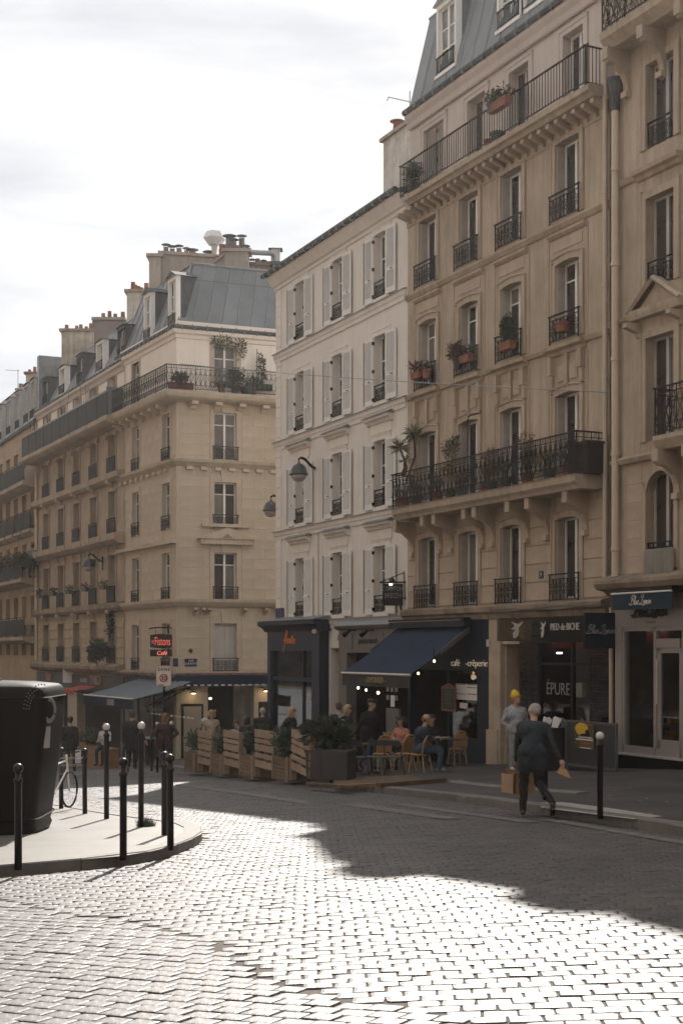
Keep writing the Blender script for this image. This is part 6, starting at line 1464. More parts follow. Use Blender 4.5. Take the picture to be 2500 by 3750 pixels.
FO = opposite('weathered apartment building farther along the left pavement, unseen, placed to shade the street', oline(34.3), oline(62), 26, lime_far)
awning(FO, 11.5, 15.5, 2.2, 6.0 - .6, 3.9, .4, red_canvas, red_canvas, 'red cafe awning across the street outside the frame, mirrored in the shop windows')
awning(FO, 17.5, 21.5, 2.2, 6.0 - .9, 3.6, .4, red_canvas, red_canvas, 'second red cafe awning farther up the street outside the frame')
opposite('sooty apartment building at the far end of the left pavement, outside the frame', oline(62.3), oline(100), 26, limestone)
opposite('last distant apartment building down the left side, outside the frame', oline(100.3), oline(150), 26, lime_far)
opposite('beige apartment building continuing the right side behind the viewpoint', F9.pt(3150) + Vector((0, 0, 0)), F9.pt(3150) + F9.u * 30, 20, limestone)

# ================================================================ CAFE AWNING (big blue)
wl9 = F9.w
uA0, zA0 = F9.at(1462, 2300, 0); uA1, zA1 = F9.at(1722, 2290, 0)
uF1, zF1 = F9.at(1503, 2478, -1.95); uF0, zF0 = F9.at(1256, 2459, -1.95)
u0a, u1a = (uA0 + uF0) / 2, (uA1 + uF1) / 2; zfr = (zF0 + zF1) / 2; ztp = (zA0 + zA1) / 2
aw9 = awning(F9, u0a, u1a, 1.95, ztp, zfr, .36, blue_canvas, M('striped_valance', (.03, .026, .024), .85, .3, 3), 'large dark blue sloping awning with pale front bar over the cafe terrace')
MB().box(u0a - .1, u1a + .15, -.34, -.06, ztp - .02, ztp + .2).box(u0a - .1, u1a + .15, -.38, -.05, ztp + .2, ztp + .23).build('cassette', navy, aw9)
MB().box(u0a, u1a, -.385, -.375, ztp + .15, ztp + .17).build('cassette_trim', letter_b, aw9)
for u in (u0a - .07, u1a + .02): MB().add([(u, -.1, ztp - .03), (u + .06, -.1, ztp - .03), (u + .06, -1.0, (ztp + zfr) / 2 + .02), (u, -1.0, (ztp + zfr) / 2 + .02), (u, -.1, ztp - .18), (u + .06, -.1, ztp - .18), (u + .06, -1.0, (ztp + zfr) / 2 - .12), (u, -1.0, (ztp + zfr) / 2 - .12)], [(0, 1, 2, 3), (4, 7, 6, 5), (0, 3, 7, 4), (1, 5, 6, 2), (3, 2, 6, 7)]).build('side_arm_cover', M('grey_brown_metal', (.075, .07, .06), .6), aw9)
uu, zz = F9.at(1378, 2497, -1.97); text('—COMPTOIR BREIZH—', .23, letter_b, aw9, (uu, -2.02, zz - .02), xs=.52, depth=.004)
# hanging lamps under the awning
for i, (px, py, Z, mt, cl) in enumerate(((1311, 2519, 43, bulb_c, 'white'), (1340, 2527, 42.5, bulb_m, 'amber'), (1384, 2537, 41.5, bulb_m, 'amber'), (1589, 2421, 39.0, bulb_m, 'amber'), (1531, 2466, 40.5, bulb_m, 'amber'))):
    P = W(px, py, Z); lab = ['small white bulb hanging leftmost under the blue awning valance', 'small amber bulb hanging between the white bulb and a larger amber bulb under the awning', 'large amber bulb hanging rightmost of three under the blue awning valance', 'amber bulb hanging highest at the right edge of the blue awning', 'amber bulb hanging beside the front right corner of the blue awning'][i]
    t = thing('hanging_bulb', lab, 'light bulb', P, 0, 'bulbs strung under the blue awning'); r = .036 if i != 2 else .045
    MB().lathe([(.01, -r), (r * .8, -r * .6), (r, 0), (r * .7, r * .7), (.02, r)], (0, 0, 0), 10).build('bulb', mt, t, True); MB().tube([(0, 0, r), (0, 0, .35)], .012, 4).build('flex', black_paint, t)
    ld = bpy.data.lights.new('bulb_light', 'POINT'); ld.energy = 0.9; ld.color = (1, .78, .5); ld.shadow_soft_size = .08; lo = bpy.data.objects.new('bulb_light', ld); COL.objects.link(lo); lo.parent = t; lo.location = (0, 0, -.12)
# hanging sign between white building and no. 9
hs = thing('projecting_sign', 'square black hanging sign on an iron bracket with a small spotlight above the blue awning', 'sign', W(1509, 2150, 43), rad(0))
kk = 43 / FP; T = lambda px, py: ((px - 1509) * kk, 0, (2150 - py) * kk)
MB().box(T(1400, 0)[0], T(1474, 0)[0], -.05, .05, T(0, 2218)[2], T(0, 2138)[2]).build('sign_panel', black_paint, hs)
MB().tube([T(1509, 2131), T(1389, 2134)], .025, 5).tube([T(1478, 2092), T(1482, 2198)], .015, 5).tube([T(1391, 2133), T(1478, 2097)], .014, 4).tube([T(1509, 2190), T(1474, 2191)], .02, 5).tube([T(1466, 2218), T(1470, 2245), T(1480, 2275)], .04, 6).box(T(1505, 0)[0], T(1510, 0)[0], -.05, .05, T(0, 2137)[2], T(0, 2123)[2]).build('bracket', iron, hs)
MB().lathe([(.02, .1), (.09, .02), (.1, -.06)], T(1435, 2126), 10).build('spotlight', black_paint, hs); MB().lathe([(.03, 0), (.055, .03), (.03, .05)], (T(1430, 0)[0], -.09, T(0, 2144)[2]), 8).build('spot_bulb', bulb_c, hs)
text('COMPTOIR', .2, letter_g, hs, (T(1438, 0)[0], -.055, T(0, 2165)[2]), xs=.62, depth=.003); text('BREIZH', .22, letter_g, hs, (T(1438, 0)[0], -.055, T(0, 2190)[2]), xs=.72, depth=.003)
MB().box(T(1420, 0)[0], T(1456, 0)[0], -.06, -.05, T(0, 2174)[2], T(0, 2173)[2]).build('rule', letter_g, hs)

# ================================================================ STREET LAMPS on walls
def street_lamp(label, px, py, Z, wall, rz=0.0, r=.3):
    t = thing('street_lamp', label, 'street lamp', W(px, py, Z), rz, 'dome lamps on wall brackets')
    MB().lathe([(.03, .42), (.05, .36), (.09, .34), (.2, .27), (.27, .15), (r, .02), (r + .03, -.02), (r + .01, -.05), (r - .02, -.04)], (0, 0, 0), 20).build('lamp_shade', M('lamp_black', (.035, .03, .03), .35, .2), t, True)
    MB().lathe([(r - .03, -.04), (r - .06, -.14), (r - .14, -.24), (.03, -.28)], (0, 0, 0), 20).build('lamp_glass', M('lamp_glass_bowl', (.34, .31, .28), .3, .08), t, True)
    x, y = wall
    MB().tube([(0, 0, .4), (0, 0, .5), (x * .12, y * .12, .57), (x * .3, y * .3, .54), (x * .7, y * .7, .32), (x * .98, y * .98, .26)], .035, 6, .055).box(x - .05, x + .05, y - .05, y + .06, -.15, .5).build('bracket', iron, t)
    return t
P = W(1094, 1735, 47.9); uq = FW.U(1167); Q = FW.w(uq, 0, 0); street_lamp('large black dome street lamp on the cream building between its first two shutter columns', 1094, 1735, 48.4, ((Q - P).x, (Q - P).y))
street_lamp('black dome street lamp half hidden behind the left edge of the cream building', 992, 1868, 54.5, (.75, .6), 0, .3)
P = W(325, 2072, 68.0); Q = F5.w(F5.U(378), 0, 0); street_lamp('small dome street lamp on the far building with channelled stone', 325, 2072, 68.0, ((Q - P).x, (Q - P).y), 0, .29)
# overhead cable
pts = [W(457, 1308, 66), W(560, 1322, 63), W(780, 1345, 57), W(1000, 1364, 51), W(1300, 1386, 45), W(1600, 1405, 40), W(2017, 1427, 35), W(2232, 1437, 33.4)]
cab = MB().tube(pts, .013, 5).build('overhead_cable', M('steel_cable', (.25, .23, .22), .35, .1, metal=.7)); tag(cab, 'thin overhead cable sagging across the street from the left roofs to the right downpipe', 'cable')

# ================================================================ BOLLARDS
bol_m = M('bollard_paint', (.012, .008, .008), .38, .2, 5, spec=.35)
def bollard_proto(tall, white):
    h = {0: 1.1, 1: 1.5, 2: 1.12}[tall]; t = thing('bollard', 'x', 'bollard'); r = .041
    MB().lathe([(r, -.05), (r, h - .21), (r + .009, h - .2), (r + .009, h - .17), (r * .75, h - .16), (r * .75, h - .1)], (0, 0, 0), 16).build('post', bol_m, t, True)
    R = .056; prof = [(R * math.sin(a), -R * math.cos(a)) for a in np.linspace(.5, math.pi - .02, 9)]
    MB().lathe(prof, (0, 0, h - R), 16).build('ball_finial', M('white_ball', (.6, .58, .54), .3, .1) if white else bol_m, t, True)
    return t
pr = {}
bl = [((68, 3168), 0, 0, 'black ball-topped bollard nearest the camera in front of the large dark container'), ((452, 3133), 0, 0, 'black bollard alone at the front middle of the traffic island'), ((625, 3098), 0, 0, 'black bollard nearest the rounded tip of the traffic island'), ((603, 3058), 0, 0, 'black bollard just behind the one at the tip of the island'), ((225, 2960), 0, 0, 'black bollard half hidden behind the right side of the dark container'), ((312, 2979), 0, 0, 'short black bollard left of the tall white-topped post'), ((391, 2998), 1, 1, 'tall bollard with white ball, left of the pair on the island'), ((517, 3028), 1, 1, 'tall bollard with white ball and grass at its foot on the island'),
      ((577, 2822), 1, 1, 'distant tall white-topped bollard left of the long-haired pedestrian'), ((630, 2826), 1, 1, 'distant tall white-topped bollard in front of the long-haired pedestrian'), ((556, 2818), 0, 0, 'distant dark bollard beside the cafe terrace'), ((2196, 2986), 2, 1, 'white-topped bollard on the painted stripe at the right pavement'), ((1995, 2930), 2, 0, 'dark bollard partly hidden behind the walking man')]
for (px, tall, white, lab) in bl:
    k = (tall, white)
    if k not in pr: o = pr[k] = bollard_proto(tall, white)
    else: o = copy_tree(pr[k])
    on_isl = inside((gp(*px).x, gp(*px).y), ISLP); o.location = gp(px[0], px[1], H); o['label'] = lab; o['group'] = 'bollards along the kerbs'
    o.rotation_euler = (random.uniform(-.012, .012), random.uniform(-.012, .012), 0)
P = gp(535, 3026, H)
gr = MB()
for _ in range(260):
    a = random.uniform(0, 6.28); r = random.uniform(0, .14); x, y = r * math.cos(a), r * math.sin(a) * .6; l = random.uniform(.06, .16)
    gr.quad((x - .004, y, 0), (x + .004, y, 0), (x + random.uniform(-.06, .06), y + random.uniform(-.05, .05), l))
tag(link('grass_tuft', gr.mesh('grass_tuft', leaf), loc=P), 'small tuft of weeds at the foot of the tall white-topped bollard', 'weeds')

# ================================================================ RECYCLING CONTAINER
ct = thing('recycling_container', 'large dark grey rounded recycling container cut by the left edge', 'container', (0, 0, 0), 0)
BB = gp(60, 3062, H); ct.location = (-5.11, BB.y + 1.0, g(-5.11, BB.y + 1.0) + H)
gry = M('container_plastic', (.009, .0075, .007), .6, .1, 2, .12, 90, spec=.15); HT = 2.2
def sup(hx, hy, z, n=44, e=.24):
    return [(hx * math.copysign(abs(math.cos(a)) ** e, math.cos(a)), hy * math.copysign(abs(math.sin(a)) ** e, math.sin(a)), z) for a in [2 * math.pi * k / n for k in range(n)]]
prof = [(.80, .70, .0), (.82, .72, .04), (.84, .74, .1), (.82, .72, .16), (.84, .74, .22), (.87, .76, .5), (.93, .81, 1.0), (.985, .86, 1.5), (1.015, .885, 1.9), (1.01, .88, 2.02), (.985, .86, 2.09), (.93, .81, 2.13), (.6, .5, 2.17), (.1, .1, 2.19)]
mb = MB(); n_ = 44; vs_ = [p for hx, hy, z in prof for p in sup(hx, hy, z)]
mb.add(vs_, [(i * n_ + k, i * n_ + (k + 1) % n_, (i + 1) * n_ + (k + 1) % n_, (i + 1) * n_ + k) for i in range(len(prof) - 1) for k in range(n_)] + [tuple(range((len(prof) - 1) * n_, len(prof) * n_))])
mb.build('body', gry, ct, True)
ring = MB(); pts = [(.125 * math.cos(a), 0, .15 * math.sin(a)) for a in np.linspace(0, 2 * math.pi, 25)]; ring.tube(pts, .035, 8, caps=False)
def onring(px, py, hx=.985, hy=.86):   # position on the container's right-front shoulder
    pass
ra_ = rad(-52); rx, ry = .80, -.775
rg = ring.build('opening_ring', M('ring_plastic', (.2, .19, .18), .35, .1), ct, True); rg.location = (1.0, -.52, 1.78); rg.rotation_euler = (0, 0, rad(66))
hb = MB().lathe([(.12, 0), (.12, .02)], (0, 0, 0), 20).build('opening', M('black_hole', (.004, .004, .004), .9), ct); hb.location = (.995, -.52, 1.78); hb.rotation_euler = (rad(90), 0, rad(66)); hb.scale = (1, 1.2, 1)
for a in np.linspace(.5, 2.4, 9):
    pass
lb_ = MB().box(-.07, .07, 0, .004, -.15, .15).build('label_sticker', M('sticker', (.36, .34, .31), .6, .1), ct); lb_.location = (.99, -.56, 1.4); lb_.rotation_euler = (rad(3), 0, rad(66))
m = MB(); 
for k, a in enumerate(np.linspace(math.pi * .45, math.pi * .98, 11)):
    for r in (.21, .255, .3): x, z = r * math.cos(a), r * 1.15 * math.sin(a); m.box(x - .012, x + .008, -.002, .002, z - .009, z + .009)
am = m.build('arc_lettering', M('faint_print', (.13, .12, .11), .6), ct); am.location = (.955, -.75, 1.8); am.rotation_euler = (0, 0, rad(48))
for z, hx, hy in ((.26, .872, .762), (1.96, 1.018, .888)): MB().tube(sup(hx, hy, z, 40, .24) + sup(hx, hy, z, 40, .24)[:1], .012, 4, caps=False).build('moulded_rib', gry, ct)
cap_ = MB(); cap_.lathe([(.3, 2.17), (.28, 2.22), (.1, 2.24)], (-.08, 0, 0), 18); cap_.build('lid_boss', gry, ct, True)
MB().lathe([(.06, 2.2), (.05, 2.36), (.11, 2.38), (.11, 2.41), (.02, 2.42)], (.02, -.1, 0), 12).box(-.12, -.02, -.14, -.06, 2.28, 2.31).box(.06, .17, -.14, -.06, 2.28, 2.31).build('lifting_eye', gry, ct)

# ================================================================ BICYCLE behind the container
bk = thing('bicycle', 'parked bicycle with wire basket mostly hidden behind the dark container', 'bicycle', gp(200, 2975, H) + Vector((0, .2, 0)), rad(75))
for x in (-.5, .5):
    pts = [(x + .31 * math.cos(a), 0, .33 + .31 * math.sin(a)) for a in np.linspace(0, 2 * math.pi, 23)]
    w_ = MB().tube(pts, .02, 6, caps=False).build('wheel', black_paint, bk); sp = MB()
    for k in range(14): a = k * .4488; sp.tube([(x, 0, .33), (x + .3 * math.cos(a), 0, .33 + .3 * math.sin(a))], .002, 3)
    sp.build('spokes', zinc_trim, w_, kind='stuff')
MB().tube([(.5, 0, .33), (.38, 0, .95)], .02, 6).tube([(-.5, 0, .33), (-.15, 0, .8), (.4, 0, .85)], .018, 6).tube([(-.15, 0, .95), (-.1, 0, .3), (.42, 0, .7)], .018, 6).tube([(-.5, 0, .33), (-.1, 0, .3)], .015, 6).build('frame', white_paint, bk)
MB().lathe([(.08, .95), (.1, 1.0), (.02, 1.02)], (-.16, 0, 0), 10, 1.4, .8).build('saddle', black_paint, bk); MB().tube([(.3, -.28, 1.02), (.38, 0, .97), (.3, .28, 1.02)], .014, 6).build('handlebar', iron, bk)
m = MB(); 
for z in (.6, .75, .88): m.tube([(.45, -.16, z), (.75, -.16, z), (.75, .16, z), (.45, .16, z), (.45, -.16, z)], .006, 4)
for k in range(7): m.tube([(.45 + k * .05, -.16, .6), (.45 + k * .05, -.16, .88)], .004, 3).tube([(.45 + k * .05, .16, .6), (.45 + k * .05, .16, .88)], .004, 3)
m.build('basket', zinc_trim, bk)

# ================================================================ ZONE 30 SIGN, NEON SIGN
zs_ = thing('speed_sign', 'white ZONE 30 road sign with red ring on a dark pole at the corner cafe', 'road sign', gp(600, 2822, H), 0)
Zd = zs_.location.y; kz = Zd / FP; cz = lambda py: CH + (HY - py) * kz - zs_.location.z
hw = 28 * kz
bmz = bevel_box_mesh('sign_face', M('sign_white', (.62, .56, .5), .4, .05), .0)
sf = MB(); rr = .07; ptsr = []
for (cx_, cz_, a0) in ((hw - rr, cz(2438) - rr, 0), (-hw + rr, cz(2438) - rr, 90), (-hw + rr, cz(2514) + rr, 180), (hw - rr, cz(2514) + rr, 270)):
    for k in range(5): a = rad(a0 + k * 22.5); ptsr.append((cx_ + rr * math.cos(a), cz_ + rr * math.sin(a)))
sf.poly(ptsr[::-1], .02); so_ = sf.build('sign_face', M('sign_white', (.62, .56, .5), .4, .05), zs_)
sf = MB(); sf.tube([(x * .985, -.005, (z - cz(2476)) * .985 + cz(2476)) for x, z in ptsr + ptsr[:1]], .012, 4, caps=False); sf.build('sign_border', M('sign_border', (.4, .2, .17), .5), zs_)
cc = cz(2483); R = 15.5 * kz
sf = MB(); pts = [(R * math.cos(a), -.012, cc + R * math.sin(a)) for a in np.linspace(0, 2 * math.pi, 33)]
for i in range(32): a, b = pts[i], pts[i + 1]; k = .76; sf.quad(a, b, (b[0] * k, -.012, cc + (b[2] - cc) * k), (a[0] * k, -.012, cc + (a[2] - cc) * k))
sf.build('red_ring', M('sign_red', (.5, .02, .02), .4), zs_)
text('30', .2, letter_k, zs_, (0, -.014, cc - .07), depth=.002, bold=.004); text('ZONE', .12, letter_k, zs_, (0, -.012, cz(2456)), depth=.002, space=1.25, bold=.003)
MB().box(-.16, .0, -.014, -.004, cz(2512) + .01, cz(2506)).build('faded_patch', letter_g, zs_)
MB().tube([(0, .05, -.1), (0, .05, cz(2440))], .035, 8).build('pole', black_paint, zs_)
ns_ = thing('neon_sign', 'black double hanging sign reading Fistons and Café in red neon at the building corner', 'sign', W(645, 2440, 60.5) * 1.0, 0)
kn = 60 / FP; TN = lambda px, py: ((px - 645) * kn, (px - 645) * kn * .0, (2440 - py) * kn)
def panel(px0, px1, py0, py1, bow, mat, name):
    m = MB(); n_ = 8; top = [(TN(px0 + (px1 - px0) * i / n_, 0)[0], TN(0, py0)[2] + bow * math.sin(math.pi * i / n_)) for i in range(n_ + 1)]; bot = [(TN(px0 + (px1 - px0) * i / n_, 0)[0], TN(0, py1)[2] - bow * math.sin(math.pi * i / n_)) for i in range(n_ + 1)]
    m.poly(bot + top[::-1], .12); o = m.build(name, mat, ns_); o.location = (0, -.06, 0); return o
panel(550, 631, 2324, 2370, .04, black_paint, 'sign_panel'); panel(550, 631, 2379, 2403, .0, black_paint, 'lower_sign_panel')
text('Fistons', .5, neon_r, ns_, (TN(596, 0)[0], -.075, TN(0, 2362)[2]), xs=.48, depth=.006, name='neon_lettering'); text('LES', .12, neon_r, ns_, (TN(563.5, 0)[0], -.075, TN(0, 2350)[2]), xs=.8, depth=.006, name='neon_lettering').rotation_euler = (0, rad(-90), 0)
text('Café', .24, EM('bright_red_neon', (.95, .2, .13), .7), ns_, (TN(593, 0)[0], -.075, TN(0, 2398)[2]), xs=1.0, depth=.006, shear=.25, name='neon_lettering')
MB().tube([TN(546, 2301), TN(570, 2297), TN(620, 2297), TN(636, 2301), TN(641, 2315), TN(642, 2345), TN(642, 2400)], .03, 6).box(*[TN(641, 0)[0], TN(648, 0)[0]], -.05, .05, TN(0, 2330)[2], TN(0, 2320)[2]).box(TN(641, 0)[0], TN(648, 0)[0], -.05, .05, TN(0, 2392)[2], TN(0, 2384)[2]).build('bracket', iron, ns_)
MB().tube([TN(569, 2297), TN(569, 2322)], .01, 4).tube([TN(631, 2328), TN(641, 2328)], .012, 4).tube([TN(631, 2360), TN(641, 2360)], .012, 4).tube([TN(631, 2392), TN(641, 2392)], .012, 4).build('link_rods', iron, ns_)

# ================================================================ TERRACE: planters, pallets
pl_px = [(676, 718), (772, 815), (880, 925), (998, 1053)]
row = [(676, 2823), (1175, 2866)]
PA, PB = gp(676, 2823, H), gp(1165, 2866, H); rd_ = (PB - PA); rd_.z = 0; rl = rd_.length; rd_.normalize(); rang = math.atan2(rd_.y, rd_.x)
def along(px):                      # distance along the row for a picture column
    k = (px - CX) / FP; t = (k * PA.y - PA.x) / (rd_.x - k * rd_.y); return t
def at_row(t, h=0): p = PA + rd_ * t; return Vector((p.x, p.y, g(p.x, p.y) + H + h))
def planter(label, x0, x1, ly, mats_, nleaf, hgt=.58, rail=True, dd=.0, lh=.36):
    t0, t1 = along(x0), along(x1); w = min(t1 - t0, 1.1)
    P = at_row(t0); p = thing('planter', label, 'planter', P, rang, 'slatted wooden planters along the terrace')
    D_ = .62; w = max(.5, w); MB().box(.02, w - .02, .02, D_, 0.03, hgt - .03).build('box', wood_brown, p)
    k = 6
    for i in range(k):
        z0, z1 = .03 + i * (hgt - .03) / k, .03 + (i + 1) * (hgt - .03) / k - .012; z0 += .0
        MB().box(0, w, -.005, .02, z0, z1).build('slat', wood_brown, p); MB().box(w - .02, w + .004, .02, D_, z0, z1).build('slat', wood_brown, p); MB().box(-.004, .02, .02, D_, z0, z1).build('slat', wood_brown, p)
    MB().box(w - .05, w + .012, -.02, .03, 0, hgt + .02).build('corner_post', wood_pallet, p); MB().box(-.012, .05, -.02, .03, 0, hgt + .02).build('corner_post', wood_pallet, p)
    b = bush('x', '', '', (w / 2, D_ / 2, hgt), w * .62, .4, lh, nleaf, .075, mats_, parent=p)
    return p
planter('leftmost slatted wooden planter with thin pale green bamboo shoots', 676, 717, 0, leaf, 420)
planter('second slatted wooden planter from the left with tan and green foliage', 770, 813, 0, leaf, 520)
planter('third slatted wooden planter with dense dark oleander leaves', 878, 925, 0, leaf_dk, 900, lh=.42)
planter('fourth slatted wooden planter beside the dark square planter', 998, 1052, 0, leaf_dk, 800, lh=.4)
def pallet(label, x0, x1, h=1.18, tilt=0.0):
    t0, t1 = along(x0), along(x1); w = t1 - t0; P = at_row(t0, .0) ; p = thing('pallet_screen', label, 'pallet', P + Vector((0, 0, .0)), rang, 'upright pallets between the planters')
    p.rotation_euler = (0, tilt, rang)
    zs = [(.42, .17), (.66, .12), (.84, .16), (1.04, .1), (1.18, .19)]
    for i, (z, hh) in enumerate(zs): MB().box(0, w, .05, .075, z - .15, z - .15 + hh).build('plank', wood_pallet, p)
    for x in (.02, w / 2 - .04, w - .12): MB().box(x, x + .09, .08, .17, .25, 1.2).build('bearer', wood_pallet, p)
    for i, (z, hh) in enumerate(zs[::2]): MB().box(0, w, .18, .2, z - .13, z - .13 + hh * .8).build('plank', wood_pallet, p)
    MB().box(-.03, .04, .04, .2, 0, .6).build('leg', wood_pallet, p)
    return p
pallet('leftmost upright pallet between first and second planters', 718, 768); pallet('second upright pallet, in front of the seated long-haired woman', 812, 868); pallet('third upright pallet, before the white-haired man in black', 925, 993); pallet('rightmost upright pallet, sagging towards the dark square planter', 1055, 1122, tilt=rad(5))
gz = thing('planter', 'large square dark grey planter with bushy oleander at the end of the row', 'planter', gp(1122, 2862, H), rad(-20))
gpm = M('grey_zinc_planter', (.055, .047, .045), .5, .12, 2); MB().add([(0, 0, 0.05), (.62, 0, .05), (.62, .62, .05), (0, .62, .05), (-.02, -.02, .68), (.64, -.02, .68), (.64, .64, .68), (-.02, .64, .68)], [(3, 2, 1, 0), (4, 5, 6, 7), (0, 1, 5, 4), (1, 2, 6, 5), (2, 3, 7, 6), (3, 0, 4, 7)]).build('box', gpm, gz)
MB().box(-.04, .66, -.04, .66, .66, .72).build('rim', gpm, gz)
bush('x', '', '', (.32, .3, .72), .6, .5, .36, 2300, .085, leaf_dk, parent=gz)
for f in ((.02, .02), (.56, .02), (.02, .56), (.56, .56)): MB().box(f[0], f[0] + .05, f[1], f[1] + .05, 0, .06).build('foot', black_paint, gz)
gz2 = thing('planter', 'second dark grey planter box right behind the square one at the row end', 'planter', gp(1185, 2866, H) + Vector((0, .25, 0)), rad(-20)); MB().box(0, .55, 0, .6, .05, .66).build('box', M('dark_planter_box', (.045, .038, .038), .6), gz2); MB().box(-.02, .57, -.02, .62, .64, .69).build('rim', gpm, gz2)
# timber platform edge
DK = [gp(x, y, H) for x, y in ((1140, 2878), (1290, 2890), (1500, 2882), (1630, 2868), (1560, 2848), (1200, 2858))]
dk = thing('terrace_deck', 'low worn timber platform under the terrace tables at the kerb', 'platform', DK[0], 0)
def plank(A_, B_, w, th, mat, par, nm='plank', dz=0.0):
    d = (B_ - A_); L_ = d.length; d.normalize(); a = math.atan2(d.y, d.x); o = MB().box(0, L_, -w / 2, w / 2, 0, th).build(nm, mat, par)
    o.location = A_ - par.location + Vector((0, 0, dz)); o.rotation_euler = (0, -math.asin(d.z), a); return o
plank(gp(1235, 2884, H), gp(1510, 2874, H), .16, .06, wood_orange, dk); plank(gp(1385, 2884, H), gp(1625, 2864, H), .14, .09, plank_m, dk); plank(gp(1130, 2873, H), gp(1300, 2887, H), .14, .05, plank_m, dk)
for k in range(7): plank(gp(1230 - k * 2, 2880 - k * 3.6, H), gp(1580 - k * 12, 2866 - k * 3.4, H), .3, .02, plank_m, dk, dz=.003 * k)

# ================================================================ TABLES AND CHAIRS
def rattan_chair():
    t = thing('bistro_chair', 'x', 'chair'); hs_ = .45
    MB().lathe([(.2, hs_ - .03), (.22, hs_ - .02), (.22, hs_), (.18, hs_ + .01)], (0, 0, 0), 16).build('seat', rattan, t)
    m = MB(); pts = [(-.19, .18, hs_), (-.2, .24, .75), (-.12, .28, .9), (0, .29, .94), (.12, .28, .9), (.2, .24, .75), (.19, .18, hs_)]
    m.tube(pts, .018, 6); m.build('back_frame', M('cane_frame', (.42, .26, .12), .45, .15, 6), t)
    m = MB(); m.add([(-.17, .19, .5), (.17, .19, .5), (.18, .25, .76), (.1, .28, .88), (-.1, .28, .88), (-.18, .25, .76)], [(0, 1, 2, 3, 4, 5)]); m.build('woven_back', rattan, t)
    for sx in (-1, 1):
        MB().tube([(sx * .15, -.15, hs_ - .02), (sx * .19, -.2, 0)], .016, 6).build('leg', MATS['cane_frame'], t); MB().tube([(sx * .16, .17, hs_ - .02), (sx * .19, .25, 0)], .016, 6).build('leg', MATS['cane_frame'], t)
    m = MB(); m.tube([(-.17, -.17, .26), (0, -.1, .42), (.17, -.17, .26)], .01, 5).tube([(-.17, .2, .26), (0, .12, .42), (.17, .2, .26)], .01, 5); m.build('stretcher', MATS['cane_frame'], t)
    return t
def folding_chair():
    t = thing('folding_chair', 'x', 'chair'); mt = M('folding_metal', (.04, .045, .05), .4, .2, 3)
    MB().box(-.2, .2, -.2, .18, .43, .46).build('seat', M('seat_grey', (.09, .1, .1), .5, .1), t)
    MB().box(-.2, .2, .17, .19, .72, .84).build('backrest', mt, t)
    for s in (-1, 1):
        MB().tube([(s * .2, .2, .84), (s * .21, -.22, 0)], .012, 5).build('leg', mt, t); MB().tube([(s * .19, -.16, .44), (s * .2, .26, 0)], .012, 5).build('leg', mt, t)
    return t
def small_table(round_=False):
    t = thing('bistro_table', 'x', 'table')
    if round_: MB().lathe([(.32, .72), (.33, .73), (.33, .75), (.3, .755)], (0, 0, 0), 24).build('tabletop', M('table_top_pale', (.3, .27, .25), .3, .1), t)
    else: MB().box(-.55, .55, -.32, .32, .72, .75).build('tabletop', M('table_top_dark', (.05, .04, .04), .3, .2), t)
    MB().tube([(0, 0, .72), (0, 0, .03)], .028, 8).build('column', iron, t); m = MB()
    for a in range(4): m.tube([(0, 0, .05), (.26 * math.cos(a * 1.57 + .78), .26 * math.sin(a * 1.57 + .78), .015)], .018, 5)
    m.build('base', iron, t); return t
def gpos(px, py, Z): X = (px - CX) / FP * Z; return Vector((X, Z, g(X, Z) + H))
RC0 = rattan_chair(); first = True
seats = [(1395, 36.8, 200, 'rattan chair left of the small round table, facing the pink-topped woman'), (1442, 38.6, 20, 'pale rattan chair seen behind the small round table'), (1478, 36.0, 215, 'rattan chair directly right of the small round table'), (1536, 34.9, 235, 'rightmost rattan chair, carrying the bald man in jeans'), (1500, 38.5, 120, 'rattan chair under the curly-haired woman in pink'), (1672, 38.9, 200, 'rattan chair deep inside the cafe doorway')]
for i, (px, Z, a, lab) in enumerate(seats):
    o = RC0 if i == 0 else copy_tree(RC0); o.location = gpos(px, 0, Z); o.rotation_euler = (0, 0, rad(a)); o['label'] = lab; o['group'] = 'rattan bistro chairs on the terrace'
FC0 = folding_chair()
for i, (px, Z, a, lab) in enumerate([(1305, 34.6, 20, 'leftmost dark folding chair with pale grey seat in front of the long table'), (1375, 34.2, -10, 'middle dark folding chair in front of the long table'), (1440, 33.8, 160, 'rightmost dark folding chair nearest the timber platform'), (1225, 36.5, 190, 'dark folding chair under the man leaning on his hand')]):
    o = FC0 if i == 0 else copy_tree(FC0); o.location = gpos(px, 0, Z); o.rotation_euler = (0, 0, rad(a)); o['label'] = lab; o['group'] = 'dark folding chairs on the terrace'
T0 = small_table(False)
for i, (px, Z, a, lab) in enumerate([(1250, 35.4, -8, 'long dark table edge nearest the square grey planter'), (1360, 35.2, -8, 'dark table behind the two folding chairs'), (1625, 38.0, -20, 'dark table inside the cafe front before the bald man'), (800, 45.5, -10, 'dark table behind the wooden planters by the seated long-haired woman'), (905, 43.5, -10, 'dark table behind the third planter by the dark-haired diner')]):
    o = T0 if i == 0 else copy_tree(T0); o.location = gpos(px, 0, Z); o.rotation_euler = (0, 0, rad(a)); o['label'] = lab; o['group'] = 'rectangular dark terrace tables'
rt = small_table(True); rt.location = gpos(1427, 0, 37.2); rt['label'] = 'small round pale table between the rattan chairs'
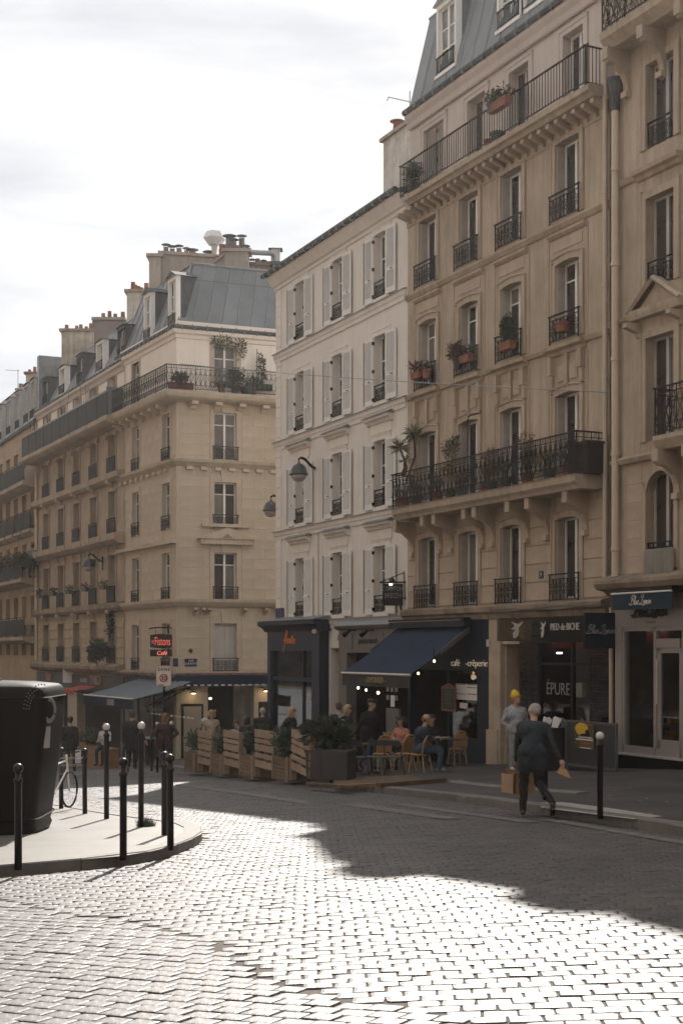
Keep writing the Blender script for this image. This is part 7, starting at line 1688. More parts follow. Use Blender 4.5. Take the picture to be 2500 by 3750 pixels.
for (dx, mat, lab, nm, pr_) in ((-.05, M('dark_drink', (.05, .015, .01), .1), 'small dark drink glass on the round pale table', 'drinking_glass', [(.03, 0), (.035, .12), (.03, .12)]), (.1, M('clear_tumbler', (.35, .35, .36), .1), 'clear tumbler beside the dark drink on the round table', 'drinking_glass', [(.03, 0), (.04, .1), (.03, .1)])):
    tag(link(nm, MB().lathe(pr_, (0, 0, 0), 10).mesh(nm, mat, True), loc=rt.location + Vector((dx, 0, .755))), lab, 'glass')
for (px, Z, lab) in ((1612, 38.0, 'white plate on the left of the dark table inside the cafe'), (1632, 38.1, 'white plate with cutlery on the right of the dark table inside the cafe')):
    P = gpos(px, 0, Z); tag(link('plate', MB().lathe([(.02, 0), (.12, .02), (.13, .025), (.1, .02)], (0, 0, 0), 14).mesh('plate', plastic_w, True), loc=P + Vector((0, -.0, .755))), lab, 'plate')

# terrace screen panels and little stand on the right
P = F9.w(F9.U(2062), -1.15, 0); Q0 = gp(2070, 2795, H)
def pos_out(px, d): u = F9.U(px, d); p = F9.w(u, d, 0); return Vector((p.x, p.y, g(p.x, p.y) + H))
A_ = pos_out(2072, -1.5); B_ = pos_out(2256, -1.5)
sc = thing('terrace_screen', 'long dark metal terrace screen carrying a yellow and black poster', 'screen', A_, math.atan2((B_ - A_).y, (B_ - A_).x)); Ls = (B_ - A_).length
scr = M('screen_charcoal', (.028, .03, .034), .5, .15, 2); frm = M('screen_frame', (.085, .09, .085), .5, .15, 4)
MB().box(.03, Ls - .03, 0, .02, .18, 1.12).build('panel', scr, sc)
for (x0, x1, z0, z1) in ((0, Ls, 1.12, 1.17), (0, Ls, .13, .18), (0, .04, 0, 1.12), (Ls - .04, Ls, 0, 1.12)): MB().box(x0, x1, -.015, .035, z0, z1).build('frame_bar', frm, sc)
post = thing('poster', 'black poster with big yellow ellipse and crouching figure on the terrace screen', 'poster', A_ + (B_ - A_) * .2 + Vector((0, 0, .52)), sc.rotation_euler.z); pw = Ls * .38; pz = .6
post.location += Vector((math.sin(sc.rotation_euler.z), -math.cos(sc.rotation_euler.z), 0)) * .022
MB().box(0, pw, -.004, 0, 0, pz).build('sheet', M('poster_olive', (.06, .065, .02), .7, .3, 3), post)
m = MB(); pts = [(pw * .36 + pw * .34 * math.cos(a) * (1.05 if math.sin(a) > 0 else .95), pz * .74 + pz * .24 * math.sin(a)) for a in np.linspace(0, 2 * math.pi, 21)[:-1]]; m.poly(pts, -.003); m.build('yellow_ellipse', M('poster_yellow', (.55, .34, .03), .7), post).location = (0, -.0045, 0)
MB().poly([(pw * .3, pz * .5), (pw * .8, pz * .5), (pw * .75, pz * .66), (pw * .64, pz * .74), (pw * .56, pz * .68), (pw * .55, pz * .58), (pw * .3, pz * .56)], -.003).build('dark_figure', black_paint, post).location = (0, -.008, 0)
for (x0, x1, z, hh_, mt) in ((.2, .9, .42, .035, letter_w), (.05, .95, .33, .05, letter_w), (.3, .75, .17, .07, M('poster_red', (.35, .03, .02), .7)), (.25, .85, .03, .03, letter_w), (.55, .95, .9, .05, M('poster_red', (.35, .03, .02), .7))): MB().box(pw * x0, pw * x1, -.007, -.004, pz * z, pz * (z + hh_)).build('print_line', mt, post)
A2 = pos_out(2056, -.6); 
s2 = thing('terrace_screen', 'short end screen leaning at the left of the poster screen', 'screen', A_, math.atan2((A2 - A_).y, (A2 - A_).x)); L2 = (A2 - A_).length
MB().box(.02, L2, 0, .02, .15, 1.1).build('panel', scr, s2)
for (x0, x1, z0, z1) in ((0, L2, 1.1, 1.14), (0, L2, .1, .15), (L2 - .04, L2, 0, 1.1)): MB().box(x0, x1, -.015, .03, z0, z1).build('frame_bar', frm, s2)
tb = small_table(True); tb.location = pos_out(2040, -.9); tb['label'] = 'small round table behind the terrace screens by the shoe shop'; tb['category'] = 'table'
tl2 = thing('side_table', 'dark covered side table holding two white paper bags', 'table', pos_out(2012, -1.6), F9.ang); MB().box(-.35, .25, -.3, .3, .0, .98).build('cloth_cover', M('dark_cloth', (.02, .018, .02), .9), tl2); MB().box(-.38, .28, -.33, .33, .98, 1.0).build('tabletop', black_paint, tl2)
for i, (dx, dz, a, lab) in enumerate(((-.12, 1.0, .3, 'left crumpled white paper bag on the covered side table'), (.1, 1.0, -.2, 'right crumpled white paper bag on the covered side table'))):
    m = MB().add([(-.07, -.05, 0), (.07, -.05, 0), (.07, .05, 0), (-.07, .05, 0), (-.1, -.06, .2), (.0, -.07, .26), (.1, -.05, .21), (.09, .06, .24), (-.08, .06, .25)], [(3, 2, 1, 0), (0, 1, 6, 5, 4), (1, 2, 7, 6), (2, 3, 8, 7), (3, 0, 4, 8)])
    o = link('paper_bag', m.mesh('paper_bag', paper), loc=tl2.location + Vector((dx, -.05, dz))); o.rotation_euler = (0, .3, a); tag(o, lab, 'bag')

# wooden terrace box on the far left
A_ = gp(228, 2799, H); B_ = gp(388, 2803, H)
wb_ = thing('wooden_planter_wall', 'long varnished wooden planter wall in front of the far cafe terrace', 'planter', A_, math.atan2((B_ - A_).y, (B_ - A_).x)); Lw = (B_ - A_).length; nb_ = 11
MB().box(.02, Lw, .02, .5, 0, .98).build('box', wood_orange, wb_)
for k in range(nb_): MB().box(Lw * k / nb_ + .006, Lw * (k + 1) / nb_ - .006, -.012, .02, .0, .96).build('plank', wood_orange, wb_)
MB().box(-.02, Lw + .03, -.04, .52, .96, 1.02).build('cap_rail', wood_orange, wb_)
bush('x', '', '', (Lw * .62, .25, 1.02), .85, .25, .34, 700, .08, leaf_dk, parent=wb_); bush('x', '', '', (Lw * .3, .25, 1.02), .4, .2, .25, 200, .07, leaf_dry, parent=wb_)
for (px, py, Z, lab) in ((520, 2818, 51, 'dark slatted bollard-like bin beside the terrace'),): 
    t = thing('litter_bin', 'dark cylindrical litter bin behind the tall white-topped bollard', 'bin', gpos(548, 0, 51), 0); MB().lathe([(.16, 0), (.18, .9), (.19, .92)], (0, 0, 0), 14).build('body', black_paint, t); MB().lathe([(.2, .92), (.2, .97), (.15, 1.0)], (0, 0, 0), 14).build('rim', zinc_trim, t)

# ================================================================ POTTED PLANTS ON BALCONIES
def pot(F, u, d, z, r, h, mat, label, kind='round', lmat=leaf, n=120, lr=.2, lh=.2, s=.06, cat='potted plant', name='potted_plant', elong=2.2):
    t = thing(name, label, cat, F.w(u, d, z), F.ang)
    if kind == 'round': MB().lathe([(r * .72, 0), (r * .95, h * .85), (r * 1.08, h * .86), (r * 1.08, h), (r * .9, h)], (0, 0, 0), 12).build('pot', mat, t)
    else: MB().add([(-r, -.09, 0), (r, -.09, 0), (r, .09, 0), (-r, .09, 0), (-r * 1.12, -.11, h), (r * 1.12, -.11, h), (r * 1.12, .11, h), (-r * 1.12, .11, h)], [(3, 2, 1, 0), (4, 5, 6, 7), (0, 1, 5, 4), (1, 2, 6, 5), (2, 3, 7, 6), (3, 0, 4, 7)]).build('trough', mat, t)
    if n: bush('x', '', '', (0, 0, h), lr, min(lr, .25), lh, n, s, lmat, parent=t, elong=elong)
    return t
def upx(F, px, py, d): u, z = F.at(px, py, d); return u, z
u, z = upx(F9, 1527, 1388, -.3); pot(F9, u, -.3, z, .22, .2, terracotta, 'left terracotta trough with reddish heather on the first window of the third floor', 'box', leaf_red, 220, .26, .16, .05)
u, z = upx(F9, 1562, 1386, -.3); pot(F9, u, -.3, z, .14, .24, terracotta, 'round terracotta pot right of the heather trough', 'round', leaf_dry, 60, .14, .12, .05)
u, z = upx(F9, 1674, 1352, -.35); pot(F9, u, -.35, z, .13, .22, pot_dark, 'dark pot with purple-leaved plant leaning out at the second window', 'round', leaf_red, 260, .3, .3, .07)
u, z = upx(F9, 1706, 1328, -.3); pot(F9, u, -.3, z, .24, .2, terracotta, 'terracotta trough with small green plant at the second window', 'box', leaf, 90, .2, .16, .05)
u, z = upx(F9, 1856, 1282, -.3); t = pot(F9, u, -.3, z, .26, .2, terracotta, 'terracotta trough with two upright dwarf conifers at the third window', 'box', leaf_dk, 0)
for dx in (-.12, .12): bush('x', '', '', (dx, 0, .2), .14, .14, .42, 700, .05, leaf_dk, parent=t, elong=1.6)
u, z = upx(F9, 2060, 1217, -.22); pot(F9, u, -.22, z, .2, .22, terracotta, 'terracotta pot inside the railing of the fourth window of the third floor', 'round', leaf_dry, 20, .1, .05, .04)
# long balcony planting
def bal(px, py, d=-.45): u, z = F9.at(px, 1800, d); return u
zb_ = ZA(F9, zb2 + .36)
items = [(1470, leaf, .3, 'small terracotta pot at the left end of the ornate balcony'), (1525, leaf_dk, .35, 'terracotta pot with dark leaves behind the ornate railing near the yucca'), (1600, leaf_dk, .4, 'dark pot behind the ornate railing below the bamboo canes'), (1690, leaf_red, .45, 'red-brown trough with trailing plant behind the ornate railing'), (1780, leaf_dry, .6, 'pot of dry branching twigs behind the middle of the ornate railing'), (1850, leaf_dk, .5, 'dark leafy pot behind the ornate railing under the third window'), (1930, leaf, .5, 'pot with pale green leaves showing through the ornate railing'), (2010, leaf_dk, .5, 'dark bushy pot behind the ornate railing under the fourth window'), (2080, leaf_dk, .5, 'pot with dark leaves near the right end of the ornate balcony')]
for i, (px, lm_, lh_, lab) in enumerate(items): pot(F9, F9.U(px, -.45), -.45, zb_, .17, .3, terracotta if i % 2 == 0 else pot_dark, lab, 'round', lm_, 130, .26, lh_ * .55, .05)
u = F9.U(2140, -.45); bx = thing('storage_box', 'dark brown storage box standing at the right end of the ornate balcony', 'box', F9.w(u, -.5, zb_), F9.ang); MB().box(-.4, .38, -.15, .3, 0, .7).build('body', M('box_brown', (.022, .014, .014), .7, .2), bx); MB().box(-.43, .41, -.18, .33, .7, .75).build('lid', M('lid_brown', (.03, .018, .016), .7), bx)
# yucca
yk = thing('yucca', 'tall two-stemmed yucca standing at the left end of the ornate balcony', 'plant', F9.w(F9.U(1475, -.5), -.5, zb_), F9.ang)
Py = yk.location; 
def yl(px, py, Z=42): return W(px, py, Z) - Py
Ri = Matrix.Rotation(-F9.ang, 4, 'Z')
def yloc(px, py): return Ri @ yl(px, py, Py.y - .0)
st = [[(1488, 1760), (1500, 1725), (1519, 1672), (1517, 1640), (1513, 1590)], [(1470, 1740), (1481, 1712), (1481, 1690), (1466, 1645)], [(1478, 1745), (1488, 1715), (1485, 1690)]]
m = MB()
for s_ in st: m.tube([yloc(*p) for p in s_], .045, 6, .03)
m.build('trunk', stem_m, yk)
for k, (px, py, R_, nn_) in enumerate(((1513, 1586, .42, 90), (1464, 1640, .4, 80), (1485, 1686, .28, 36))):
    c = yloc(px, py); m = MB()
    for _ in range(nn_):
        a = random.uniform(0, 6.28); e = random.uniform(-1.2, 1.3) if k == 0 else random.uniform(-.6, 1.3); d = Vector((math.cos(a) * math.cos(e), math.sin(a) * math.cos(e), math.sin(e))); s_ = d.cross(Vector((.1, .2, 1))).normalized() * .014; l = R_ * random.uniform(.7, 1.1)
        m.quad(c - s_, c + s_, c + d * l * .6 + s_ * .8, c + d * l - Vector((0, 0, .04)), c + d * l * .6 - s_ * .8)
    m.build('leaf_crown', [M('yucca_leaf', (.13, .14, .075), .6, .25, 6, island=.3)], yk)
MB().lathe([(.16, -.02), (.2, .34), (.22, .36)], (0, 0, 0), 12).build('pot', terracotta, yk)
# bamboo / rose canes
for (px, top, lm_, lab, nn_) in ((1648, 1590, leaf, 'leafy climbing plant on canes left on the ornate balcony', 520), (1930, 1570, leaf_dry, 'dry climbing plant with tall canes on the ornate balcony before the fourth window', 360), (1800, 1640, leaf_dry, 'sparse autumn shrub rising above the middle of the ornate railing', 300)):
    P = F9.w(F9.U(px, -.45), -.45, zb_); hgt = CH + (HY - top) * P.y / FP - P.z; t = thing('climbing_plant', lab, 'plant', P, F9.ang); m = MB()
    for k in range(4): m.tube([(random.uniform(-.15, .15), 0, 0), (random.uniform(-.35, .35), random.uniform(-.1, .1), hgt * random.uniform(.75, 1.1))], .008, 4)
    m.build('canes', M('cane_pale', (.2, .15, .1), .8), t); m = MB()
    for k in range(9): q = random.uniform(.35, .95); leaves(m, (random.uniform(-.2, .2), 0, hgt * q), .22, .15, .14, nn_ // 9, .05)
    m.build('foliage', lm_, t); MB().lathe([(.12, 0), (.16, .28)], (0, 0, 0), 10).build('pot', pot_dark, t)
tag(link('plant_hook', MB().tube([(0, 0, 0), (0, 0, 2.15), (.04, 0, 2.22), (.12, 0, 2.24), (.85, -.1, 2.2)], .02, 5).mesh('plant_hook', iron), loc=F9.w(F9.U(1712, -.3), -.3, zb_), rz=F9.ang), 'tall dark crook-topped metal pole on the ornate balcony before the second window', 'pole')
# top balcony
zt_b = ZA(F9, 14.97); t1z = zt_b + .95
u = F9.U(1512, -.4); pot(F9, u, -.4, zt_b, .2, .3, pot_dark, 'dark bushy pot at the left corner of the top balcony', 'round', leaf_dk, 500, .36, .4, .06)
u = F9.U(1835, -.66); pot(F9, u, -.7, t1z - .32, .38, .22, terracotta, 'terracotta trough hung on the top balcony rail', 'box', leaf_dk, 160, .4, .16, .06)
u = F9.U(1806, -.66); pot(F9, u, -.7, t1z - .3, .16, .24, pot_dark, 'dark pot beside the hanging trough on the top balcony rail', 'round', leaf_dk, 160, .24, .2, .06)
u = F9.U(1820, -.4); pot(F9, u, -.4, zt_b, .2, .26, pot_dark, 'low dark bowl on the floor of the top balcony', 'round', leaf_dk, 0); u = F9.U(1790, -.4); pot(F9, u, -.4, zt_b, .15, .2, terracotta, 'small terracotta pot on the floor of the top balcony', 'round', leaf, 0)
# corner building balcony
zcb = zs3 + .4 - FC.zb
for (px, m_, l_, nn_, lh_, lab, kd, r_) in ((662, M('red_trough', (.16, .035, .028), .8), leaf_dk, 300, .25, 'red trough of white flowers at the corner of the scrolled balcony', 'box', .5), (810, terracotta, leaf, 40, .1, 'small orange terracotta pot on the scrolled balcony beneath the window', 'round', .16), (864, pot_dark, leaf_dk, 260, .45, 'dark pot with broad-leaved plant on the scrolled balcony', 'round', .22), (905, pot_dark, leaf_dk, 0, .2, 'low dark bowl on the scrolled balcony floor', 'round', .3), (926, terracotta, leaf_dry, 80, .3, 'terracotta pot under the green trough on the scrolled balcony', 'round', .18)):
    pot(FC, FC.U(px, -.4), -.4, zcb, r_, .32, m_, lab, kd, l_, nn_, .35, lh_, .07)
vt = thing('climbing_plant', 'dark trellised climber with curved top standing on the scrolled balcony', 'plant', FC.w(FC.U(950, -.4), -.4, zcb + .5), FC.ang); m = MB()
for k in range(4): m.tube([(k * .09 - .1, 0, 0), (k * .09 - .1, 0, 1.5 - k * .18)], .02, 4)
m.tube([(-.12, 0, 1.35), (.1, 0, 1.25), (.2, 0, .9), (.22, 0, .2)], .025, 5); m.build('trellis', stem_m, vt); m = MB(); leaves(m, (.1, 0, .6), .2, .1, .7, 180, .06); m.build('foliage', leaf_dk, vt); MB().box(-.6, .55, -.15, .15, -.25, 0).build('trough', M('green_trough', (.04, .06, .045), .7), vt)
wv = thing('climbing_plant', 'wispy vine hanging around the top of the fifth floor corner window', 'plant', FC.w(UC(828), -.1, rowsC[4][1] - FC.zb), FC.ang); m = MB(); leaves(m, (-.2, 0, .15), .55, .1, .35, 320, .06); leaves(m, (.6, 0, -.1), .25, .1, .5, 150, .06); m.build('foliage', M('olive_leaf', (.12, .12, .08), .7, .3, 6, island=.3), wv); MB().tube([(-.6, 0, 0), (0, 0, .2), (.7, 0, .0), (.75, 0, -.6)], .01, 4).build('stem', stem_m, wv)
# building 5 window boxes and first-floor plant
for k, (c, m_, lm_, lab) in enumerate(zip(pc, (pot_dark,) * 5, (leaf_dk, leaf_dk, leaf, M('magenta_flower', (.2, .03, .08), .8), M('lime_leaf', (.25, .27, .1), .7, .2, 4, island=.2)), ('dark window box at the first bay from the left of the far building', 'window box with dark foliage at the second bay of the far building', 'window box with green foliage at the middle bay of the far building', 'window box with magenta flowers at the fourth bay of the far building', 'window box with lime green foliage at the fifth bay of the far building'))):
    pot(F5, c - .35, -.35, rows5[1][0] + .6 - F5.zb + (rows5[1][1] - rows5[1][0]) * 0, .35, .2, m_, lab, 'box', lm_, 80, .34, .13, .06)
bp_ = bush('climbing_shrub', 'dark green shrub spilling from the rightmost first floor window of the far building', 'shrub', F5.w(pc[4] - .5, -.6, rows5[0][0] - F5.zb - .2), .5, .4, .65, 900, .09, leaf_dk)
bush('climbing_shrub', 'narrow dark climber rising beside the rightmost first floor window of the far building', 'shrub', F5.w(pc[4] + .2, -.2, rows5[0][0] + 1.0 - F5.zb), .2, .15, .8, 320, .08, leaf_dk)
for k, c in enumerate((1.2, 4.6, 7.6, 11.5)):
    t = thing('climbing_plant', ['bare twiggy plant at the left end of the glazed balcony', 'bare branching plant left of centre on the glazed balcony', 'tall bare canes at the middle of the glazed balcony', 'small bare branch near the right end of the glazed balcony'][k], 'plant', F5.w(c, -.5, Z5(430, 1506, -.9) + .15 - F5.zb), F5.ang); m = MB()
    for _ in range(9): a = random.uniform(-.5, .5); m.tube([(0, 0, 0), (a, 0, 1.0), (a * 1.8 + random.uniform(-.1, .1), 0, random.uniform(1.5, 2.3))], .012, 4)
    m.build('stem', stem_m, t); m = MB(); leaves(m, (0, 0, .7), .6, .2, .5, 120, .08); m.build('foliage', leaf_dry, t)
for k, px in enumerate((20, 60, 100)):
    u = U6(px, -.7); z = Z6(120, 2108, -.9); bush('balcony_shrub', ['leftmost dark shrub mass on the distant ochre balcony', 'middle russet shrub mass on the distant ochre balcony', 'dark shrub mass beneath the person on the distant ochre balcony'][k], 'shrub', F6.w(u, -.6, z + .6 - F6.zb), 1.0, .35, .5, 420, .1, [leaf_dk, leaf_dry, leaf_dk][k])

# ================================================================ PEOPLE
SK = M('skin', (.42, .25, .18), .6, .06, 6); SKP = M('pink_skin', (.48, .27, .2), .6, .06, 6)
def cloth(n, c): return M('cloth_' + n, c, .9, .16, 7, .25, 60)
def capsule(mb, a, b, r0, r1, n=12):
    a, b = Vector(a), Vector(b); d = b - a
    if d.length < 1e-5: b = a + Vector((0, 0, .001)); d = b - a
    L_ = d.length; d.normalize(); x = d.cross(Vector((0, 0, 1)) if abs(d.z) < .9 else Vector((1, 0, 0))).normalized(); y = d.cross(x)
    prof = [(-r0 * math.cos(t), r0 * math.sin(t)) for t in np.linspace(.15, math.pi / 2, 5)] + [(L_ + r1 * math.sin(t), r1 * math.cos(t)) for t in np.linspace(0, math.pi / 2 - .15, 5)]
    vs_ = [a + d * h + (x * math.cos(2 * math.pi * k / n) + y * math.sin(2 * math.pi * k / n)) * r for h, r in prof for k in range(n)]; m = len(prof)
    mb.add(vs_, [(i * n + k, i * n + (k + 1) % n, (i + 1) * n + (k + 1) % n, (i + 1) * n + k) for i in range(m - 1) for k in range(n)] + [tuple(range(n))[::-1], tuple(range((m - 1) * n, m * n))])
def person(label, loc, face, Ht=1.72, top=None, bot=None, shoe=None, hair=None, skin=None, pose='stand', lean=0.0, arms=('down', 'down'), hairs='short', fat=1.0, coat=False, hat=None, turn=0.0, nod=0.0, side=0.0, hood=False):
    k = Ht / 1.72; t = thing('person', label, 'person', loc, rad(face)); skin = skin or SK; shoe = shoe or black_paint
    V3 = lambda x, y, z: Vector((x, y, z))        # local: faces -y
    hip = V3(0, 0, .92)
    if pose == 'sit': hip = V3(0, 0, .54)
    if pose == 'perch': hip = V3(0, 0, .72)
    mats_, segs = [top, bot, skin, shoe], []
    mb = MB()
    def seg(a, b, r0, r1, mi): segs.append((Vector(a), Vector(b), r0, r1, mi)); capsule(mb, a, b, r0, r1)
    # legs
    if pose == 'stand': LG = [(V3(-.1, 0, .92), V3(-.11, -.03, .5), V3(-.12, .02, .09)), (V3(.1, 0, .92), V3(.11, -.02, .5), V3(.13, .03, .09))]
    elif pose == 'walk': LG = [(V3(-.09, 0, .92), V3(-.09, -.16, .53), V3(-.08, -.2, .1)), (V3(.09, 0, .92), V3(.09, -.03, .5), V3(.1, .28, .18))]
    elif pose == 'stride': LG = [(V3(.09, 0, .9), V3(.12, -.08, .5), V3(.13, .0, .09)), (V3(-.09, 0, .9), V3(-.1, -.05, .5), V3(-.3, .3, .24))]
    elif pose == 'sit': LG = [(V3(-.1, 0, .54), V3(-.13, -.44, .52), V3(-.14, -.4, .09)), (V3(.1, 0, .54), V3(.13, -.42, .52), V3(.15, -.5, .09))]
    else: LG = [(V3(-.1, 0, .72), V3(-.12, -.36, .55), V3(-.13, -.35, .09)), (V3(.1, 0, .72), V3(.12, -.34, .55), V3(.13, -.4, .09))]
    for h_, kn, an in LG:
        lf = 1 + (fat - 1) * .6; seg(h_, kn, .095 * fat, .066 * lf, 1); seg(kn, an, .066 * lf, .048 * lf, 1)
        sh = (an - kn).normalized(); fd = V3(0, -1, 0) if abs(sh.z) > .75 else V3(0, -.5, -.85)
        seg(an + V3(0, .03, -.03), an + fd * .15 + V3(0, 0, -.045), .042, .036, 3)
    R_ = Matrix.Rotation(lean, 3, 'X') @ Matrix.Rotation(side, 3, 'Y')
    U_ = lambda x, y, z: hip + R_ @ V3(x, y, z)
    seg(U_(-.07 * fat, .0, .02), U_(.07 * fat, .0, .02), .125 * fat, .125 * fat, 1 if not coat else 0)
    seg(U_(0, 0, .08), U_(0, .0, .3), .135 * fat, .14 * fat, 0); seg(U_(-.07, .01, .36), U_(.07, .01, .36), .14 * fat, .14 * fat, 0); seg(U_(-.14, .02, .47), U_(.14, .02, .47), .078, .078, 0)
    seg(U_(0, -.03 * fat, .15), U_(0, -.03, .32), .125 * fat, .12 * fat, 0)
    if coat:
        for x in (-.08, .08): seg(U_(x, 0, .05), hip + V3(x * 1.1, 0, -.16 if pose != 'sit' else 0), .122 * fat, .118 * fat, 0)
    nk = U_(0, .01, .53); hd = U_(0, -.03, .66); 
    seg(nk, hd, .056, .055, 2)
    if hood: seg(U_(-.07, .08, .53), U_(.07, .08, .53), .07, .07, 0)
    HR = Matrix.Rotation(turn, 3, 'Z') @ Matrix.Rotation(nod, 3, 'X'); hc = hd + V3(0, -.0, .055); Hh = lambda x, y, z: hc + R_ @ (HR @ V3(x, y, z))
    seg(Hh(0, .015, .03), Hh(0, -.01, .035), .092, .09, 2); seg(Hh(0, -.03, -.05), Hh(0, -.05, -.07), .062, .045, 2); seg(Hh(0, -.1, .0), Hh(0, -.115, -.03), .012, .017, 2)
    for s in (-1, 1): seg(Hh(s * .088, .005, -.015), Hh(s * .09, .01, .02), .014, .016, 2)
    # arms
    hands = []
    for s, ar in zip((-1, 1), arms):
        sh = U_(s * .185 * (.9 + .1 * fat), .02, .46)
        if ar == 'down': el, ha = sh + V3(s * .05, .03, -.28), sh + V3(s * .06, -.04, -.53)
        elif ar == 'back': el, ha = sh + V3(s * .1, .12, -.26), sh + V3(s * .2, .2, -.47)
        elif ar == 'fwd': el, ha = sh + V3(s * .05, -.02, -.28), sh + V3(-s * .02, -.25, -.3)
        elif ar == 'table': el, ha = sh + V3(s * .08, -.12, -.25), sh + V3(-s * .06, -.34, -.22)
        elif ar == 'face': el, ha = sh + V3(s * .06, -.22, -.2), Hh(-s * -.03, -.13, -.06)
        elif ar == 'pocket': el, ha = sh + V3(s * .1, .06, -.27), sh + V3(-s * .04, -.13, -.42)
        elif ar == 'swing': el, ha = sh + V3(s * .06, -.1, -.27), sh + V3(s * .06, -.26, -.45)
        elif ar == 'hip': el, ha = sh + V3(s * .2, .08, -.24), sh + V3(-s * .02, -.05, -.4)
        elif ar == 'bag': el, ha = sh + V3(s * .05, -.06, -.28), sh + V3(s * .07, -.16, -.53)
        seg(sh, el, .062 * fat, .052, 0); seg(el, ha, .05, .036, 0)
        d = (ha - el).normalized(); wr_ = ha + d * .03; seg(ha, wr_ + d * .035, .03, .03, 2)
        pn = d.cross(V3(0, 1, 0)); pn = pn.normalized() if pn.length > .1 else V3(1, 0, 0); bend = (R_ @ V3(0, -1, 0)); bend = (bend - d * bend.dot(d)); bend = bend.normalized() if bend.length > .1 else V3(0, 0, -1)
        for q, L1 in zip((-1.5, -.5, .5, 1.5), (.075, .088, .085, .066)):
            b0 = wr_ + d * .055 + pn * q * .017; b1 = b0 + d * L1 * .55 + bend * .008; b2 = b1 + (d * .6 + bend * .8).normalized() * L1 * .45
            seg(b0, b1, .0105, .0105, 2); seg(b1, b2, .0105, .009, 2)
        th0 = wr_ + pn * -.026; seg(th0, th0 + (d * .8 - pn * .5 + bend * .5).normalized() * .06, .013, .011, 2)
        hands.append(wr_ + d * .06)
    me = mb.mesh('body_raw', top); o = bpy.data.objects.new('body', me); COL.objects.link(o)
    md = o.modifiers.new('r', 'REMESH'); md.mode = 'VOXEL'; md.voxel_size = .0125; md.adaptivity = 0
    m2 = o.modifiers.new('s', 'CORRECTIVE_SMOOTH'); m2.iterations = 4; m2.use_only_smooth = True
    dg = bpy.context.evaluated_depsgraph_get(); fin = bpy.data.meshes.new_from_object(o.evaluated_get(dg)); bpy.data.objects.remove(o); bpy.data.meshes.remove(me); fin.name = 'body'
    nf = len(fin.polygons); cen = np.empty(nf * 3); fin.polygons.foreach_get('center', cen); cen = cen.reshape(-1, 3); best = np.full(nf, 1e9); mi = np.zeros(nf, int)
    for a, b, r0, r1, m_ in segs:
        a_, b_ = np.array(a), np.array(b); ab = b_ - a_; L2_ = max(ab @ ab, 1e-9); tt = np.clip((cen - a_) @ ab / L2_, 0, 1); dd = np.linalg.norm(cen - (a_ + tt[:, None] * ab), axis=1) - (r0 + (r1 - r0) * tt)
        u_ = dd < best; best[u_] = dd[u_]; mi[u_] = m_
    fin.materials.clear()
    for m_ in mats_: fin.materials.append(m_)
    fin.polygons.foreach_set('material_index', mi.tolist()); fin.polygons.foreach_set('use_smooth', [True] * nf)
    # soft cloth folds
    nv_ = len(fin.vertices); co = np.empty(nv_ * 3); fin.vertices.foreach_get('co', co); co = co.reshape(-1, 3); nrm = np.empty(nv_ * 3); fin.vertices.foreach_get('normal', nrm); nrm = nrm.reshape(-1, 3)
    f_ = .006 * np.sin(co[:, 2] * 38 + 5 * np.sin(co[:, 0] * 17) + 4 * co[:, 1] * 9) * (co[:, 2] < nk.z - .04) * (co[:, 2] > .14); co += nrm * f_[:, None]
    fin.vertices.foreach_set('co', co.ravel()); fin.update()
    t.scale = (k, k, k); link('body', fin, t)
    hm = MB()
    def hcap(a, b, r0, r1): capsule(hm, a, b, r0, r1, 12)
    if hair:
        if hairs != 'bald': hcap(Hh(0, .025, .05), Hh(0, -.02, .06), .092, .082); hcap(Hh(0, .045, -.01), Hh(0, .045, .04), .074, .086)
        else: hcap(Hh(0, .055, -.01), Hh(0, .055, .0), .072, .07)
        if hairs in ('bob', 'long', 'curly'):
            for s in (-1, 1): hcap(Hh(s * .065, .02, .04), Hh(s * .08, .03, -.08), .05, .045)
            hcap(Hh(0, .06, .03), Hh(0, .07, -.09), .08, .07)
        if hairs == 'long': 
            for x in (-.05, 0, .05): hcap(Hh(x, .07, -.05), Hh(x * 1.3, .1, -.34), .05, .035)
        if hairs == 'curly':
            for _ in range(26): a = random.uniform(0, 3.14); q = Hh(.12 * math.cos(a), .03 + .06 * math.sin(a * 2), random.uniform(-.16, .1)); hcap(q, q + V3(.01, 0, .02), .04, .035)
        hm.build('hair', hair, t, True)
    em = MB()
    for s in (-1, 1): capsule(em, Hh(s * .032, -.093, .022), Hh(s * .032, -.094, .0225), .009, .009, 6)
    em.build('eyes', M('eye_dark', (.02, .012, .01), .2), t, True)
    mo = MB().box(-.022, .022, -.002, .002, -.003, .003); moo = mo.build('mouth', M('lip', (.25, .08, .07), .6), t); moo.location = Hh(0, -.106, -.058)
    if hat == 'beanie':
        m = MB(); m.lathe([(.106, -.01), (.112, .03), (.11, .07), (.09, .12), (.06, .16), (.035, .19), (.01, .2)], (0, 0, 0), 18); ho = m.build('beanie', M('yellow_knit', (.68, .44, .03), .9, .08, 20, .4, 90), t, True); ho.location = Hh(0, 0, .035); ho.rotation_euler = (lean + nod * .8 - .12, 0, turn)
    if hat == 'beret':
        m = MB(); m.lathe([(.1, 0), (.125, .03), (.12, .06), (.07, .085), (.01, .09)], (0, 0, 0), 18); ho = m.build('cap', black_paint, t, True); ho.location = Hh(0, -.01, .06); ho.rotation_euler = (lean + nod, 0, turn)
    if hat == 'glasses':
        MB().box(-.075, .075, -.004, .004, -.018, .018).build('sunglasses', black_paint, t).location = Hh(0, -.108, .02); t.children[-1].rotation_euler = (0, 0, turn)
